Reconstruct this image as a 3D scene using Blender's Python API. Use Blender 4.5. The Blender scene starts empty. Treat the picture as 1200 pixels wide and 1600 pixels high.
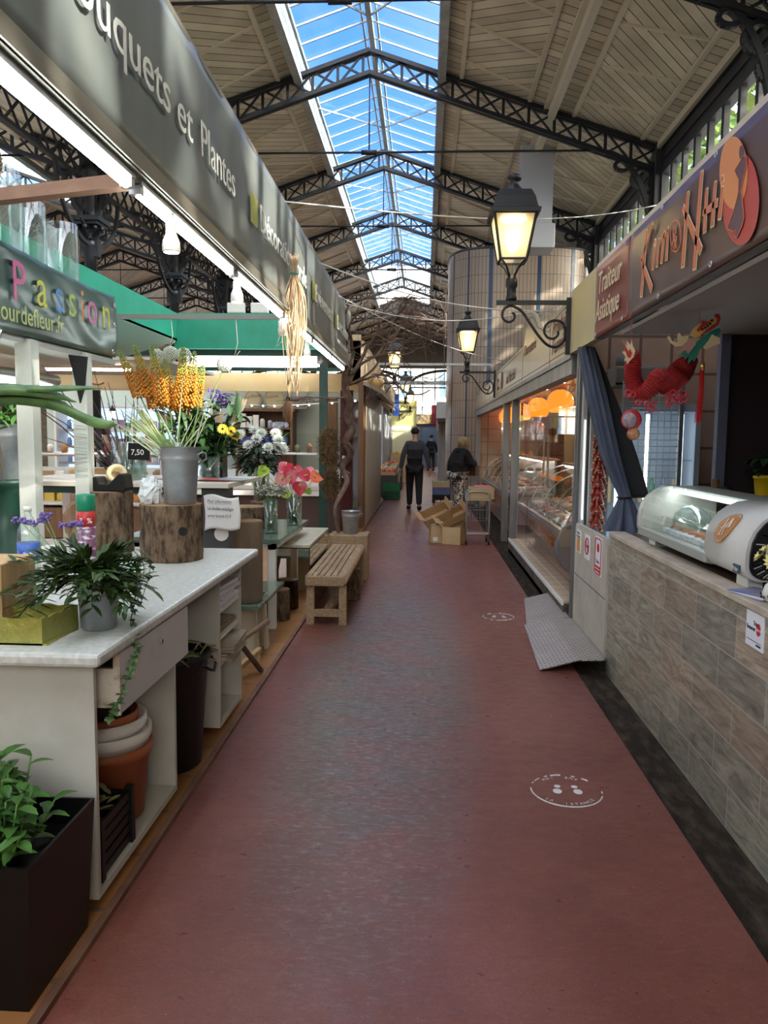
import bpy, bmesh, math, random
from mathutils import Vector, Matrix, Euler, noise
R=math.radians; PI=math.pi
random.seed(7)
sc=bpy.context.scene; COL=sc.collection
# ---------------------------------------------------------------- camera
cd=bpy.data.cameras.new('camera'); cam=bpy.data.objects.new('camera',cd); COL.objects.link(cam); sc.camera=cam
cd.sensor_fit='VERTICAL'; cd.sensor_height=24.0; cd.lens=18.0; cd.clip_start=.02; cd.clip_end=500
_y=Vector((63,114,-1200)).normalized(); _up=Vector((math.sin(R(.9)),math.cos(R(.9)),0))
_z=(_up-_y*_up.dot(_y)).normalized(); _x=_y.cross(_z)
cam.matrix_world=Matrix.Translation((0,0,1.55))@Matrix((_x,_y,_z)).to_4x4()
# ---------------------------------------------------------------- colour management
vs=sc.view_settings; vs.view_transform='Standard'; vs.look='None'; vs.gamma=1; vs.use_curve_mapping=False; vs.exposure=0.68
sc.cycles.max_bounces=8; sc.cycles.diffuse_bounces=4; sc.cycles.glossy_bounces=3; sc.cycles.transparent_max_bounces=12
sc.cycles.sample_clamp_indirect=6; sc.cycles.caustics_reflective=False; sc.cycles.caustics_refractive=False
# ---------------------------------------------------------------- sky and sun
SUN=Vector((.78,-.42,.46)).normalized()
w=bpy.data.worlds.new('sky'); sc.world=w; w.use_nodes=True; nt=w.node_tree; nt.nodes.clear()
def N(t,**k):
    n=nt.nodes.new(t)
    for a,b in k.items(): setattr(n,a,b)
    return n
tc=N('ShaderNodeTexCoord'); nz=N('ShaderNodeSeparateXYZ'); nt.links.new(tc.outputs['Generated'],nz.inputs[0])
rp=N('ShaderNodeValToRGB'); e=rp.color_ramp.elements
e[0].position=0; e[0].color=(.75,.85,1,1); e[1].position=.75; e[1].color=(.035,.17,.80,1)
m=e.new(.22); m.color=(.16,.38,.95,1)
nt.links.new(nz.outputs[2],rp.inputs[0])
dp=N('ShaderNodeVectorMath',operation='DOT_PRODUCT'); dp.inputs[1].default_value=SUN; nt.links.new(tc.outputs['Generated'],dp.inputs[0])
mr=N('ShaderNodeMapRange'); mr.inputs[1].default_value=-.25; mr.inputs[2].default_value=.95; nt.links.new(dp.outputs['Value'],mr.inputs[0])
pw=N('ShaderNodeMath',operation='POWER'); pw.inputs[1].default_value=1.6; nt.links.new(mr.outputs[0],pw.inputs[0])
cn=N('ShaderNodeTexNoise'); cn.inputs['Scale'].default_value=3; cn.inputs['Detail'].default_value=6; nt.links.new(tc.outputs['Generated'],cn.inputs['Vector'])
cr=N('ShaderNodeMapRange'); cr.inputs[1].default_value=.55; cr.inputs[2].default_value=.8; cr.inputs[4].default_value=.5; nt.links.new(cn.outputs[0],cr.inputs[0])
mx0=N('ShaderNodeMixRGB'); mx0.inputs[2].default_value=(.9,.95,1,1); nt.links.new(cr.outputs[0],mx0.inputs[0]); nt.links.new(rp.outputs[0],mx0.inputs[1])
mx=N('ShaderNodeMixRGB'); mx.inputs[2].default_value=(7.2,6.6,5.7,1); nt.links.new(pw.outputs[0],mx.inputs[0]); nt.links.new(mx0.outputs[0],mx.inputs[1])
bg=N('ShaderNodeBackground'); bg.inputs[1].default_value=1.75; nt.links.new(mx.outputs[0],bg.inputs[0])
wo=N('ShaderNodeOutputWorld'); nt.links.new(bg.outputs[0],wo.inputs[0])
sl=bpy.data.lights.new('sun','SUN'); sl.energy=9; sl.angle=R(.8); sl.color=(1,.93,.82)
so=bpy.data.objects.new('sun',sl); so.rotation_euler=SUN.to_track_quat('Z','Y').to_euler(); so.location=(20,-10,20); COL.objects.link(so)
# ---------------------------------------------------------------- materials
MATS={}
def mat(name,col=(.5,.5,.5),rough=.6,metal=0.,col2=None,scale=8.,stretch=(1,1,1),contrast=(.35,.65),bump=0.,emit=0.,ecol=None,spec=.5,coat=0.,detail=5.,rvar=0.):
    if name in MATS: return MATS[name]
    m=bpy.data.materials.new(name); m.use_nodes=True; MATS[name]=m; t=m.node_tree; b=t.nodes['Principled BSDF']
    b.inputs['Base Color'].default_value=(*col,1); b.inputs['Roughness'].default_value=rough; b.inputs['Metallic'].default_value=metal
    b.inputs['Specular IOR Level'].default_value=spec; b.inputs['Coat Weight'].default_value=coat
    if col2 or bump:
        tc=t.nodes.new('ShaderNodeTexCoord'); mp=t.nodes.new('ShaderNodeMapping'); mp.inputs['Scale'].default_value=stretch; t.links.new(tc.outputs['Object'],mp.inputs[0])
        no=t.nodes.new('ShaderNodeTexNoise'); no.inputs['Scale'].default_value=scale; no.inputs['Detail'].default_value=detail; no.inputs['Roughness'].default_value=.62; t.links.new(mp.outputs[0],no.inputs['Vector'])
        r=t.nodes.new('ShaderNodeMapRange'); r.inputs[1].default_value=contrast[0]; r.inputs[2].default_value=contrast[1]; t.links.new(no.outputs[0],r.inputs[0])
        if col2:
            x=t.nodes.new('ShaderNodeMixRGB'); x.inputs[1].default_value=(*col,1); x.inputs[2].default_value=(*col2,1); t.links.new(r.outputs[0],x.inputs[0]); t.links.new(x.outputs[0],b.inputs['Base Color'])
        if bump:
            bp=t.nodes.new('ShaderNodeBump'); bp.inputs['Strength'].default_value=bump; bp.inputs['Distance'].default_value=.01; t.links.new(no.outputs[0],bp.inputs['Height']); t.links.new(bp.outputs[0],b.inputs['Normal'])
        if rvar:
            q=t.nodes.new('ShaderNodeMapRange'); q.inputs[3].default_value=rough-rvar; q.inputs[4].default_value=rough+rvar; t.links.new(no.outputs[0],q.inputs[0]); t.links.new(q.outputs[0],b.inputs['Roughness'])
    if emit:
        b.inputs['Emission Color'].default_value=(*(ecol or col),1); b.inputs['Emission Strength'].default_value=emit
    return m
def glass(name,tint=(.9,.95,.95),refl=.08,frost=0.,rough=.02):
    m=bpy.data.materials.new(name); m.use_nodes=True; MATS[name]=m; t=m.node_tree; t.nodes.clear()
    o=t.nodes.new('ShaderNodeOutputMaterial'); tr=t.nodes.new('ShaderNodeBsdfTransparent'); tr.inputs[0].default_value=(*tint,1)
    g=t.nodes.new('ShaderNodeBsdfGlossy'); g.inputs['Roughness'].default_value=rough; g.inputs[0].default_value=(1,1,1,1)
    lw=t.nodes.new('ShaderNodeLayerWeight'); lw.inputs[0].default_value=.35
    ml=t.nodes.new('ShaderNodeMath'); ml.operation='MULTIPLY_ADD'; ml.inputs[1].default_value=.28; ml.inputs[2].default_value=refl*.6; t.links.new(lw.outputs['Fresnel'],ml.inputs[0])
    mxs=t.nodes.new('ShaderNodeMixShader'); t.links.new(ml.outputs[0],mxs.inputs[0]); t.links.new(tr.outputs[0],mxs.inputs[1]); t.links.new(g.outputs[0],mxs.inputs[2])
    last=mxs
    if frost:
        tl=t.nodes.new('ShaderNodeBsdfTranslucent'); tl.inputs[0].default_value=(*tint,1); mf=t.nodes.new('ShaderNodeMixShader'); mf.inputs[0].default_value=frost
        t.links.new(mxs.outputs[0],mf.inputs[1]); t.links.new(tl.outputs[0],mf.inputs[2]); last=mf
    t.links.new(last.outputs[0],o.inputs[0]); return m
# ---------------------------------------------------------------- mesh builder
def frame(d,up=(0,0,1)):
    d=Vector(d).normalized(); u=Vector(up)
    if abs(d.dot(u.normalized()))>.98: u=Vector((0,1,0)) if abs(d.y)<.9 else Vector((1,0,0))
    x=d.cross(u).normalized(); y=x.cross(d).normalized(); return x,y,d
class MB:
    def __init__(s): s.bm=bmesh.new()
    def face(s,vs,m=0,smooth=False):
        try: f=s.bm.faces.new(vs)
        except ValueError: return None
        f.material_index=m; f.smooth=smooth; return f
    def v(s,p): return s.bm.verts.new(p)
    def poly(s,pts,m=0): return s.face([s.v(p) for p in pts],m)
    def hexa(s,p,m=0,smooth=False):   # p: 8 points, bottom 4 then top 4
        v=[s.v(q) for q in p]
        for f in ((3,2,1,0),(4,5,6,7),(0,1,5,4),(1,2,6,5),(2,3,7,6),(3,0,4,7)): s.face([v[i] for i in f],m,smooth)
        return s
    def box(s,a,b,m=0):
        x0,y0,z0=a; x1,y1,z1=b
        return s.hexa([(x0,y0,z0),(x1,y0,z0),(x1,y1,z0),(x0,y1,z0),(x0,y0,z1),(x1,y0,z1),(x1,y1,z1),(x0,y1,z1)],m)
    def obox(s,c,size,rot=(0,0,0),m=0):
        M_=Euler(rot).to_matrix(); c=Vector(c); h=[q/2 for q in size]
        return s.hexa([c+M_@Vector((x*h[0],y*h[1],z*h[2])) for z in (-1,1) for x,y in ((-1,-1),(1,-1),(1,1),(-1,1))],m)
    def bar(s,p,q,w,h=None,m=0,up=(0,0,1)):
        h=h or w; p=Vector(p); q=Vector(q); x,y,d=frame(q-p,up); w/=2; h/=2
        return s.hexa([r+x*a*w+y*b*h for r in (p,q) for a,b in ((-1,-1),(1,-1),(1,1),(-1,1))],m)
    def tube(s,pts,r,n=8,m=0,cap=True,smooth=True):
        pts=[Vector(p) for p in pts]; k=len(pts); rr=r if isinstance(r,(list,tuple)) else [r]*k
        rings=[]; X=None
        for i,p in enumerate(pts):
            d=(pts[min(i+1,k-1)]-pts[max(i-1,0)])
            if d.length<1e-9: d=Vector((0,0,1))
            d.normalize()
            if X is None: X,Y,_=frame(d)
            else:
                X=(X-d*X.dot(d))
                if X.length<1e-6: X,Y,_=frame(d)
                X.normalize(); Y=X.cross(d)
            rings.append([s.v(p+(X*math.cos(2*PI*j/n)+Y*math.sin(2*PI*j/n))*rr[i]) for j in range(n)])
        for a,b in zip(rings,rings[1:]):
            for j in range(n): s.face([a[j],a[(j+1)%n],b[(j+1)%n],b[j]],m,smooth)
        if cap: s.face(rings[0][::-1],m); s.face(rings[-1],m)
        return s
    def cyl(s,p,q,r,r2=None,n=16,m=0,cap=True): return s.tube([p,q],[r,r if r2 is None else r2],n,m,cap)
    def lathe(s,prof,c=(0,0,0),n=24,m=0,sx=1,sy=1,close=False,rot=None,smooth=True,fn=None):
        c=Vector(c); M_=Euler(rot).to_matrix() if rot else None; rings=[]
        for i,(r,z) in enumerate(prof):
            ring=[]
            for j in range(n):
                a=2*PI*j/n; rr=r*(fn(a,z) if fn else 1)
                p=Vector((rr*math.cos(a)*sx,rr*math.sin(a)*sy,z))
                if M_: p=M_@p
                ring.append(s.v(c+p))
            rings.append(ring)
        for i,(a,b) in enumerate(zip(rings,rings[1:])):
            mm=m[i] if isinstance(m,(list,tuple)) else m
            for j in range(n): s.face([a[j],a[(j+1)%n],b[(j+1)%n],b[j]],mm,smooth)
        m0=m[0] if isinstance(m,(list,tuple)) else m; m1=m[-1] if isinstance(m,(list,tuple)) else m
        if prof[0][0]>1e-4: s.face(rings[0][::-1],m0)
        if prof[-1][0]>1e-4: s.face(rings[-1],m1)
        return s
    def ball(s,c,r,n=12,m=0,k=None):
        k=k or max(4,n//2); rr=r if isinstance(r,(list,tuple)) else (r,r,r)
        pr=[(max(1e-5,math.sin(PI*i/k)),-math.cos(PI*i/k)) for i in range(k+1)]; c=Vector(c); rings=[]
        for a,z in pr: rings.append([s.v(c+Vector((a*math.cos(2*PI*j/n)*rr[0],a*math.sin(2*PI*j/n)*rr[1],z*rr[2]))) for j in range(n)])
        for a,b in zip(rings,rings[1:]):
            for j in range(n): s.face([a[j],a[(j+1)%n],b[(j+1)%n],b[j]],m,True)
        return s
    def prism(s,pts,o,u,v,t,m=0):   # 2-D outline in plane (o,u,v), thickness vector t
        o=Vector(o);u=Vector(u);v=Vector(v);t=Vector(t)
        a=[s.v(o+u*p[0]+v*p[1]-t/2) for p in pts]; b=[s.v(o+u*p[0]+v*p[1]+t/2) for p in pts]; n=len(pts)
        s.face(a[::-1],m); s.face(b,m)
        for i in range(n): s.face([a[i],a[(i+1)%n],b[(i+1)%n],b[i]],m)
        return s
    def leaf(s,p,d,l,w,nrm=(0,0,1),m=0,droop=0.,fold=.25,k=4):
        p=Vector(p); x,y,d=frame(d,nrm); prev=None; q=p.copy()
        for i in range(k+1):
            t=i/k; ww=w*math.sin(PI*min(1,(t*.93+.06)))**.8/2
            if i: 
                d=(d+Vector((0,0,-droop/k))).normalized(); q=q+d*(l/k)
            c=s.v(q); a=s.v(q+x*ww+y*ww*fold*2); b=s.v(q-x*ww+y*ww*fold*2)
            if prev:
                s.face([prev[0],prev[1],a,c],m,True); s.face([prev[2],prev[0],c,b],m,True)
            prev=(c,a,b)
        return s
    def grid(s,f,nu,nv,m=0,smooth=True):
        g=[[s.v(f(i/nu,j/nv)) for j in range(nv+1)] for i in range(nu+1)]
        for i in range(nu):
            for j in range(nv): s.face([g[i][j],g[i+1][j],g[i+1][j+1],g[i][j+1]],m(i,j) if callable(m) else m,smooth)
        return s
    def build(s,name,mats,parent=None,world=True,bevel=0.,recalc=True,solid=0.,sub=0):
        if recalc: bmesh.ops.recalc_face_normals(s.bm,faces=s.bm.faces)
        me=bpy.data.meshes.new(name)
        if parent is not None and world:
            s.bm.transform(world_of(parent).inverted())
        s.bm.to_mesh(me); s.bm.free()
        for m in (mats if isinstance(mats,(list,tuple)) else [mats]): me.materials.append(m)
        o=bpy.data.objects.new(name,me); COL.objects.link(o)
        if parent is not None: o.parent=parent
        if bevel:
            b=o.modifiers.new('bevel','BEVEL'); b.width=bevel; b.segments=2; b.limit_method='ANGLE'; b.angle_limit=R(40)
        if solid:
            b=o.modifiers.new('solid','SOLIDIFY'); b.thickness=solid; b.offset=0
        if sub:
            b=o.modifiers.new('sub','SUBSURF'); b.levels=sub; b.render_levels=sub
        return o
def world_of(o):
    m=o.matrix_basis.copy()
    while o.parent: o=o.parent; m=o.matrix_basis@m
    return m
def tag(o,label,cat,group=None):
    o['label']=label; o['category']=cat
    if group: o['group']=group
    return o
def thing(name,label,cat,loc=(0,0,0),rz=0,group=None):
    o=bpy.data.objects.new(name,None); o.empty_display_size=.1; COL.objects.link(o); o.location=loc; o.rotation_euler=(0,0,rz); return tag(o,label,cat,group)
def struct(o): o['kind']='structure'; return o
def dup(root,loc=None,rz=None,label=None,scale=None,group=None):
    def cp(o,par):
        c=o.copy(); COL.objects.link(c)
        if par is not None: c.parent=par
        for ch in list(o.children): cp(ch,c)
        return c
    r=cp(root,None)
    if loc is not None: r.location=loc
    if rz is not None: r.rotation_euler=(0,0,rz)
    if scale: r.scale=(scale,)*3 if not isinstance(scale,tuple) else scale
    if label: r['label']=label
    if group: r['group']=group
    return r
def text(s,size,loc,xdir,ydir,m,parent=None,name='lettering',ext=.002,sx=1.,shear=0.,align='LEFT',spacing=1.):
    c=bpy.data.curves.new(name,'FONT'); c.body=s; c.size=size; c.extrude=ext; c.shear=shear; c.align_x=align; c.space_character=spacing; c.resolution_u=3
    t=bpy.data.objects.new('tmp',c); COL.objects.link(t); bpy.context.view_layer.update()
    me=bpy.data.meshes.new_from_object(t.evaluated_get(bpy.context.evaluated_depsgraph_get())); bpy.data.objects.remove(t)
    X=Vector(xdir).normalized(); Y=Vector(ydir); Y=(Y-X*Y.dot(X)).normalized(); Z=X.cross(Y)
    M_=Matrix.Translation(loc)@Matrix((X,Y,Z)).transposed().to_4x4()@Matrix.Diagonal((sx,1,1,1))
    if parent is not None: M_=world_of(parent).inverted()@M_
    me.transform(M_); me.materials.clear(); me.materials.append(m); me.name=name
    o=bpy.data.objects.new(name,me); COL.objects.link(o)
    if parent is not None: o.parent=parent
    return o
def rnd(a,b): return random.uniform(a,b)
# ================================================================ materials shared
iron=mat('black_cast_iron',(.010,.011,.013),.5,.0,spec=.3)
steel_w=mat('white_painted_steel',(.72,.72,.68),.5,col2=(.5,.5,.45),scale=3)
white=mat('white_paint',(.78,.78,.74),.5)
lamw=mat('white_laminate',(.70,.70,.66),.42,col2=(.55,.54,.48),scale=4,contrast=(.45,.8))
alu=mat('aluminium',(.62,.63,.64),.32,.9)
steel=mat('stainless_steel',(.30,.30,.29),.42,.7,col2=(.17,.17,.165),scale=5,stretch=(1,1,.15))
green=mat('green_painted_metal',(.02,.30,.19),.38,col2=(.03,.36,.25),scale=2)
dgreen=mat('dark_green_paint',(.008,.05,.035),.4)
black=mat('black_plastic',(.008,.008,.009),.42,spec=.3)
blackm=mat('black_matte',(.01,.01,.01),.85)
woodg=mat('weathered_wood',(.42,.29,.17),.7,col2=(.20,.13,.075),scale=6,stretch=(14,1,14),bump=.3)
woodl=mat('pine_wood',(.55,.36,.18),.6,col2=(.40,.24,.11),scale=4,stretch=(9,9,.8),bump=.1)
woodr=mat('dark_red_wood',(.085,.014,.012),.5,spec=.25,col2=(.05,.01,.01),scale=5,stretch=(8,8,.6))
woodb=mat('brown_wood',(.20,.10,.045),.6,col2=(.12,.055,.025),scale=5,stretch=(8,8,.6))
bark=mat('tree_bark',(.17,.115,.075),.95,col2=(.05,.032,.022),scale=30,stretch=(1,1,.35),bump=1.,contrast=(.42,.6),spec=.2)
cut=mat('sawn_wood_end',(.34,.22,.13),.8,col2=(.22,.13,.07),scale=9,stretch=(1,1,.2),bump=.2)
zinc=mat('galvanised_zinc',(.40,.43,.45),.42,.55,col2=(.27,.30,.32),scale=7,bump=.05)
card=mat('cardboard',(.45,.28,.14),.8,col2=(.38,.23,.11),scale=3)
card_l=mat('light_cardboard',(.60,.44,.24),.8,col2=(.52,.37,.19),scale=3)
paper=mat('white_paper',(.80,.80,.82),.7)
cream=mat('cream_paint',(.66,.58,.38),.55)
tube_on=mat('fluorescent_tube_glow',(1,1,1),.5,emit=16,ecol=(.88,1,.97))
gl=glass('clear_glass',(.93,.96,.95),.06)
gl_sky=glass('roof_glass',(.55,.64,.76),.01)
gl_frost=glass('hazy_roof_glass',(.86,.93,.95),.05,frost=.55)
gl_win=glass('window_glass',(.9,.93,.92),.04)
gl_vase=glass('vase_glass',(.86,.92,.90),.12)
redp=mat('red_paint',(.45,.02,.02),.4)
# ================================================================ floor
def floor_mat():
    m=bpy.data.materials.new('red_resin_floor'); m.use_nodes=True; t=m.node_tree; b=t.nodes['Principled BSDF']; L=t.links.new
    def nn(T,**k):
        n=t.nodes.new(T)
        for a,v in k.items(): setattr(n,a,v)
        return n
    tc=nn('ShaderNodeTexCoord')
    def noi(scale,stretch=(1,1,1),det=6,lo=.4,hi=.6):
        mp=nn('ShaderNodeMapping'); mp.inputs['Scale'].default_value=stretch; L(tc.outputs['Object'],mp.inputs[0])
        n=nn('ShaderNodeTexNoise'); n.inputs['Scale'].default_value=scale; n.inputs['Detail'].default_value=det; n.inputs['Roughness'].default_value=.68; L(mp.outputs[0],n.inputs['Vector'])
        r=nn('ShaderNodeMapRange'); r.inputs[1].default_value=lo; r.inputs[2].default_value=hi; L(n.outputs[0],r.inputs[0]); return r.outputs[0]
    def mth(op,a,b_=None,c=None):
        n=nn('ShaderNodeMath',operation=op)
        for i,x in enumerate((a,b_,c)):
            if x is None: continue
            if isinstance(x,(int,float)): n.inputs[i].default_value=x
            else: L(x,n.inputs[i])
        return n.outputs[0]
    def mix(f,a,c):
        n=nn('ShaderNodeMixRGB')
        if isinstance(f,(int,float)): n.inputs[0].default_value=f
        else: L(f,n.inputs[0])
        for i,x in ((1,a),(2,c)):
            if isinstance(x,tuple): n.inputs[i].default_value=(*x,1)
            else: L(x,n.inputs[i])
        return n.outputs[0]
    sp=nn('ShaderNodeSeparateXYZ'); L(tc.outputs['Object'],sp.inputs[0])
    # the walked-on strip is worn to grey, left of centre, from about 2 m to 9 m along the aisle
    cx=mth('ADD',sp.outputs[0],.22); cx=mth('MULTIPLY',cx,cx); cx=mth('DIVIDE',cx,.34)
    cy=mth('SUBTRACT',sp.outputs[1],5.3); cy=mth('MULTIPLY',cy,cy); cy=mth('DIVIDE',cy,10.)
    rad=mth('SUBTRACT',1.25,mth('ADD',cx,cy)); rad=mth('MAXIMUM',rad,0); rad=mth('MINIMUM',rad,1)
    worn=mth('MULTIPLY',rad,mth('ADD',.35,mth('MULTIPLY',noi(2.6,(1,1.2,1),10,.42,.57),.8)))
    red=mix(noi(1.3,det=4),(.150,.030,.018),(.205,.050,.032))
    red=mix(mth('MULTIPLY',noi(.7,det=3,lo=.5,hi=.7),.5),red,(.28,.10,.08))
    col=mix(mth('MINIMUM',worn,1),red,(.100,.078,.064))
    sc_=mth('MULTIPLY',noi(22,(1,2.4,1),10,.50,.66),mth('ADD',.08,mth('MULTIPLY',rad,.55)))
    col=mix(sc_,col,(.42,.37,.34))
    gr=mth('MULTIPLY',noi(30,(1,1.6,1),10,.22,.86),.5); col=mix(gr,col,(.07,.04,.032)); g2=mth('MULTIPLY',noi(190,(1,1.4,1),4,.45,.75),.30); col=mix(g2,col,(.30,.17,.13)); g3=mth('MULTIPLY',noi(120,(1,1.4,1),4,.5,.75),.6); col=mix(g3,col,(.05,.025,.02)); dark=mth('MULTIPLY',noi(60,(1,1.6,1),9,.52,.80),.6)
    col=mix(dark,col,(.06,.035,.03))
    spk=noi(95,det=2,lo=.72,hi=.75); col=mix(mth('MULTIPLY',spk,.6),col,(.6,.52,.48))
    L(col,b.inputs['Base Color'])
    rg=mth('ADD',.20,mth('MULTIPLY',noi(9,(1,1.8,1),10,.25,.75),.36)); L(rg,b.inputs['Roughness'])
    bp=nn('ShaderNodeBump'); bp.inputs['Strength'].default_value=.12; bp.inputs['Distance'].default_value=.01; L(noi(60,(1,2,1),6,.2,.8),bp.inputs['Height']); L(bp.outputs[0],b.inputs['Normal'])
    b.inputs['Specular IOR Level'].default_value=.5
    return m
b=MB(); b.box((-1.0,-8,-.1),(1.05,52,0)); struct(b.build('floor',floor_mat()))
# tiled strip of the florist's stall
def tile_mat(name,c1,c2,mortar,sx,sy,axis='XY',off=.0,rough=.35,ms=.012,bump=0):
    m=bpy.data.materials.new(name); m.use_nodes=True; t=m.node_tree; bb=t.nodes['Principled BSDF']; bb.inputs['Roughness'].default_value=rough
    tc=t.nodes.new('ShaderNodeTexCoord'); sp=t.nodes.new('ShaderNodeSeparateXYZ'); cb=t.nodes.new('ShaderNodeCombineXYZ'); t.links.new(tc.outputs['Object'],sp.inputs[0])
    t.links.new(sp.outputs['XYZ'.index(axis[0])],cb.inputs[0]); t.links.new(sp.outputs['XYZ'.index(axis[1])],cb.inputs[1])
    br=t.nodes.new('ShaderNodeTexBrick'); br.offset=off; br.inputs['Scale'].default_value=1; br.inputs['Brick Width'].default_value=sx; br.inputs['Row Height'].default_value=sy
    br.inputs['Mortar Size'].default_value=ms; br.inputs['Mortar Smooth'].default_value=.1
    br.inputs['Color1'].default_value=(*c1,1); br.inputs['Color2'].default_value=(*c2,1); br.inputs['Mortar'].default_value=(*mortar,1); t.links.new(cb.outputs[0],br.inputs[0])
    no=t.nodes.new('ShaderNodeTexNoise'); no.inputs['Scale'].default_value=3; no.inputs['Detail'].default_value=6; t.links.new(tc.outputs['Object'],no.inputs[0])
    x=t.nodes.new('ShaderNodeMixRGB'); x.blend_type='MULTIPLY'; x.inputs[0].default_value=.6; r=t.nodes.new('ShaderNodeMapRange'); r.inputs[3].default_value=.55; r.inputs[4].default_value=1.35; t.links.new(no.outputs[0],r.inputs[0])
    t.links.new(br.outputs[0],x.inputs[1]); t.links.new(r.outputs[0],x.inputs[2]); t.links.new(x.outputs[0],bb.inputs[0])
    return m
terra=tile_mat('ochre_floor_tiles',(.34,.155,.055),(.29,.125,.042),(.16,.09,.05),.33,.33)
b=MB(); b.box((-18,-8,-.1),(-1.0,52,.018)); struct(b.build('floor_tiles',terra))
gut=mat('dirty_gutter_concrete',(.022,.016,.011),.9,spec=.15,col2=(.075,.055,.036),scale=6,bump=.8,stretch=(3,1,1),contrast=(.45,.72))
b=MB(); b.box((1.05,-8,-.1),(5,52,-.03)); struct(b.build('floor_gutter',gut))
b=MB(); b.box((-1.012,-8,0),(-.985,52,.021)); struct(b.build('trim_floor_edge',mat('worn_floor_edge',(.10,.04,.025),.6,col2=(.2,.1,.05),scale=4)))
# ================================================================ roof
RX=-1.07; EX=4.08; SL=.335; ZR=8.45
def zr(x): 
    return ZR-SL*abs(x-RX)
def boards(name,k,w):
    m=bpy.data.materials.new(name); m.use_nodes=True; t=m.node_tree; bb=t.nodes['Principled BSDF']; bb.inputs['Roughness'].default_value=.42; L=t.links.new
    tc=t.nodes.new('ShaderNodeTexCoord'); sp=t.nodes.new('ShaderNodeSeparateXYZ'); L(tc.outputs['Object'],sp.inputs[0])
    a=t.nodes.new('ShaderNodeMath'); a.operation='MULTIPLY_ADD'; a.inputs[1].default_value=k; L(sp.outputs[0],a.inputs[0]); L(sp.outputs[1],a.inputs[2])
    d=t.nodes.new('ShaderNodeMath'); d.operation='DIVIDE'; d.inputs[1].default_value=w; L(a.outputs[0],d.inputs[0])
    f=t.nodes.new('ShaderNodeMath'); f.operation='FRACT'; L(d.outputs[0],f.inputs[0])
    l=t.nodes.new('ShaderNodeMath'); l.operation='LESS_THAN'; l.inputs[1].default_value=.09; L(f.outputs[0],l.inputs[0])
    fl=t.nodes.new('ShaderNodeMath'); fl.operation='FLOOR'; L(d.outputs[0],fl.inputs[0])
    wn=t.nodes.new('ShaderNodeTexWhiteNoise'); wn.noise_dimensions='1D'; L(fl.outputs[0],wn.inputs['W'])
    no=t.nodes.new('ShaderNodeTexNoise'); no.inputs['Scale'].default_value=1.3; no.inputs['Detail'].default_value=7; L(tc.outputs['Object'],no.inputs[0])
    ad=t.nodes.new('ShaderNodeMath'); ad.operation='MULTIPLY_ADD'; ad.inputs[1].default_value=.35; L(wn.outputs[0],ad.inputs[0]); L(no.outputs[0],ad.inputs[2])
    cr=t.nodes.new('ShaderNodeValToRGB'); e=cr.color_ramp.elements; e[0].position=.35; e[0].color=(.38,.34,.24,1); e[1].position=.85; e[1].color=(.70,.64,.48,1); L(ad.outputs[0],cr.inputs[0])
    x=t.nodes.new('ShaderNodeMixRGB'); x.inputs[2].default_value=(.05,.04,.03,1); L(l.outputs[0],x.inputs[0]); L(cr.outputs[0],x.inputs[1]); L(x.outputs[0],bb.inputs[0])
    return m
bd=[boards('roof_boards_straight',.0,.2),boards('roof_boards_slant',.9,.23),boards('roof_boards_counterslant',-.9,.23)]
bat=mat('painted_battens',(.60,.55,.42),.45)
Y0,Y1=-8.,47.9
def slope(xc,side,x_in,x_out,ylist):
    """underside of one roof slope between the offsets x_in and x_out from the ridge line xc"""
    b=MB(); f=lambda d,y,dz=0.: (xc+side*d,y,ZR-SL*d+dz)
    W=x_out-x_in; cuts=[x_in,x_in+.09*W,x_in+.40*W,x_in+.5*W,x_in+.6*W,x_in+.91*W,x_out]; mm=[0,1,0,0,2,0] if side>0 else [0,2,0,0,1,0]
    for i in range(6):
        a,c=cuts[i],cuts[i+1]
        b.hexa([f(a,Y0),f(c,Y0),f(c,Y1),f(a,Y1),f(a,Y0,.08),f(c,Y0,.08),f(c,Y1,.08),f(a,Y1,.08)],mm[i])
    for i in (1,2,4,5): b.bar(f(cuts[i],Y0,-.02),f(cuts[i],Y1,-.02),.07,.05,3)
    b.bar(f(cuts[3],Y0,-.1),f(cuts[3],Y1,-.1),.11,.2,3); b.bar(f(cuts[3],Y0,-.01),f(cuts[3],Y1,-.01),.28,.05,3)
    b.bar(f(x_out-.05,Y0,-.05),f(x_out-.05,Y1,-.05),.12,.12,3)
    y=Y0
    while y<Y1:
        for q in (1,4): b.bar(f(cuts[q],y,-.012),f(cuts[q+1],y+(.3 if q==1 else -.3),-.012),.05,.03,3)
        y+=1.2
    return b
for xc,tn in ((RX,''),(RX-10.3,'')):
    for side in (1,-1):
        xi=1.28 if xc==RX else 2.6
        b=slope(xc,side,xi,5.15,None); struct(b.build('ceiling',[*bd,bat]))
# far closed part of the main roof (no skylight past 38 m)
b=MB()
for s in (1,-1):
    f=lambda d,y,dz=0.: (RX+s*d,y,ZR-SL*d+dz)
    b.hexa([f(0,38.3),f(1.28,38.3),f(1.28,Y1),f(0,Y1),f(0,38.3,.08),f(1.28,38.3,.08),f(1.28,Y1,.08),f(0,Y1,.08)],0)
struct(b.build('ceiling',[bd[1]]))
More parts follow.
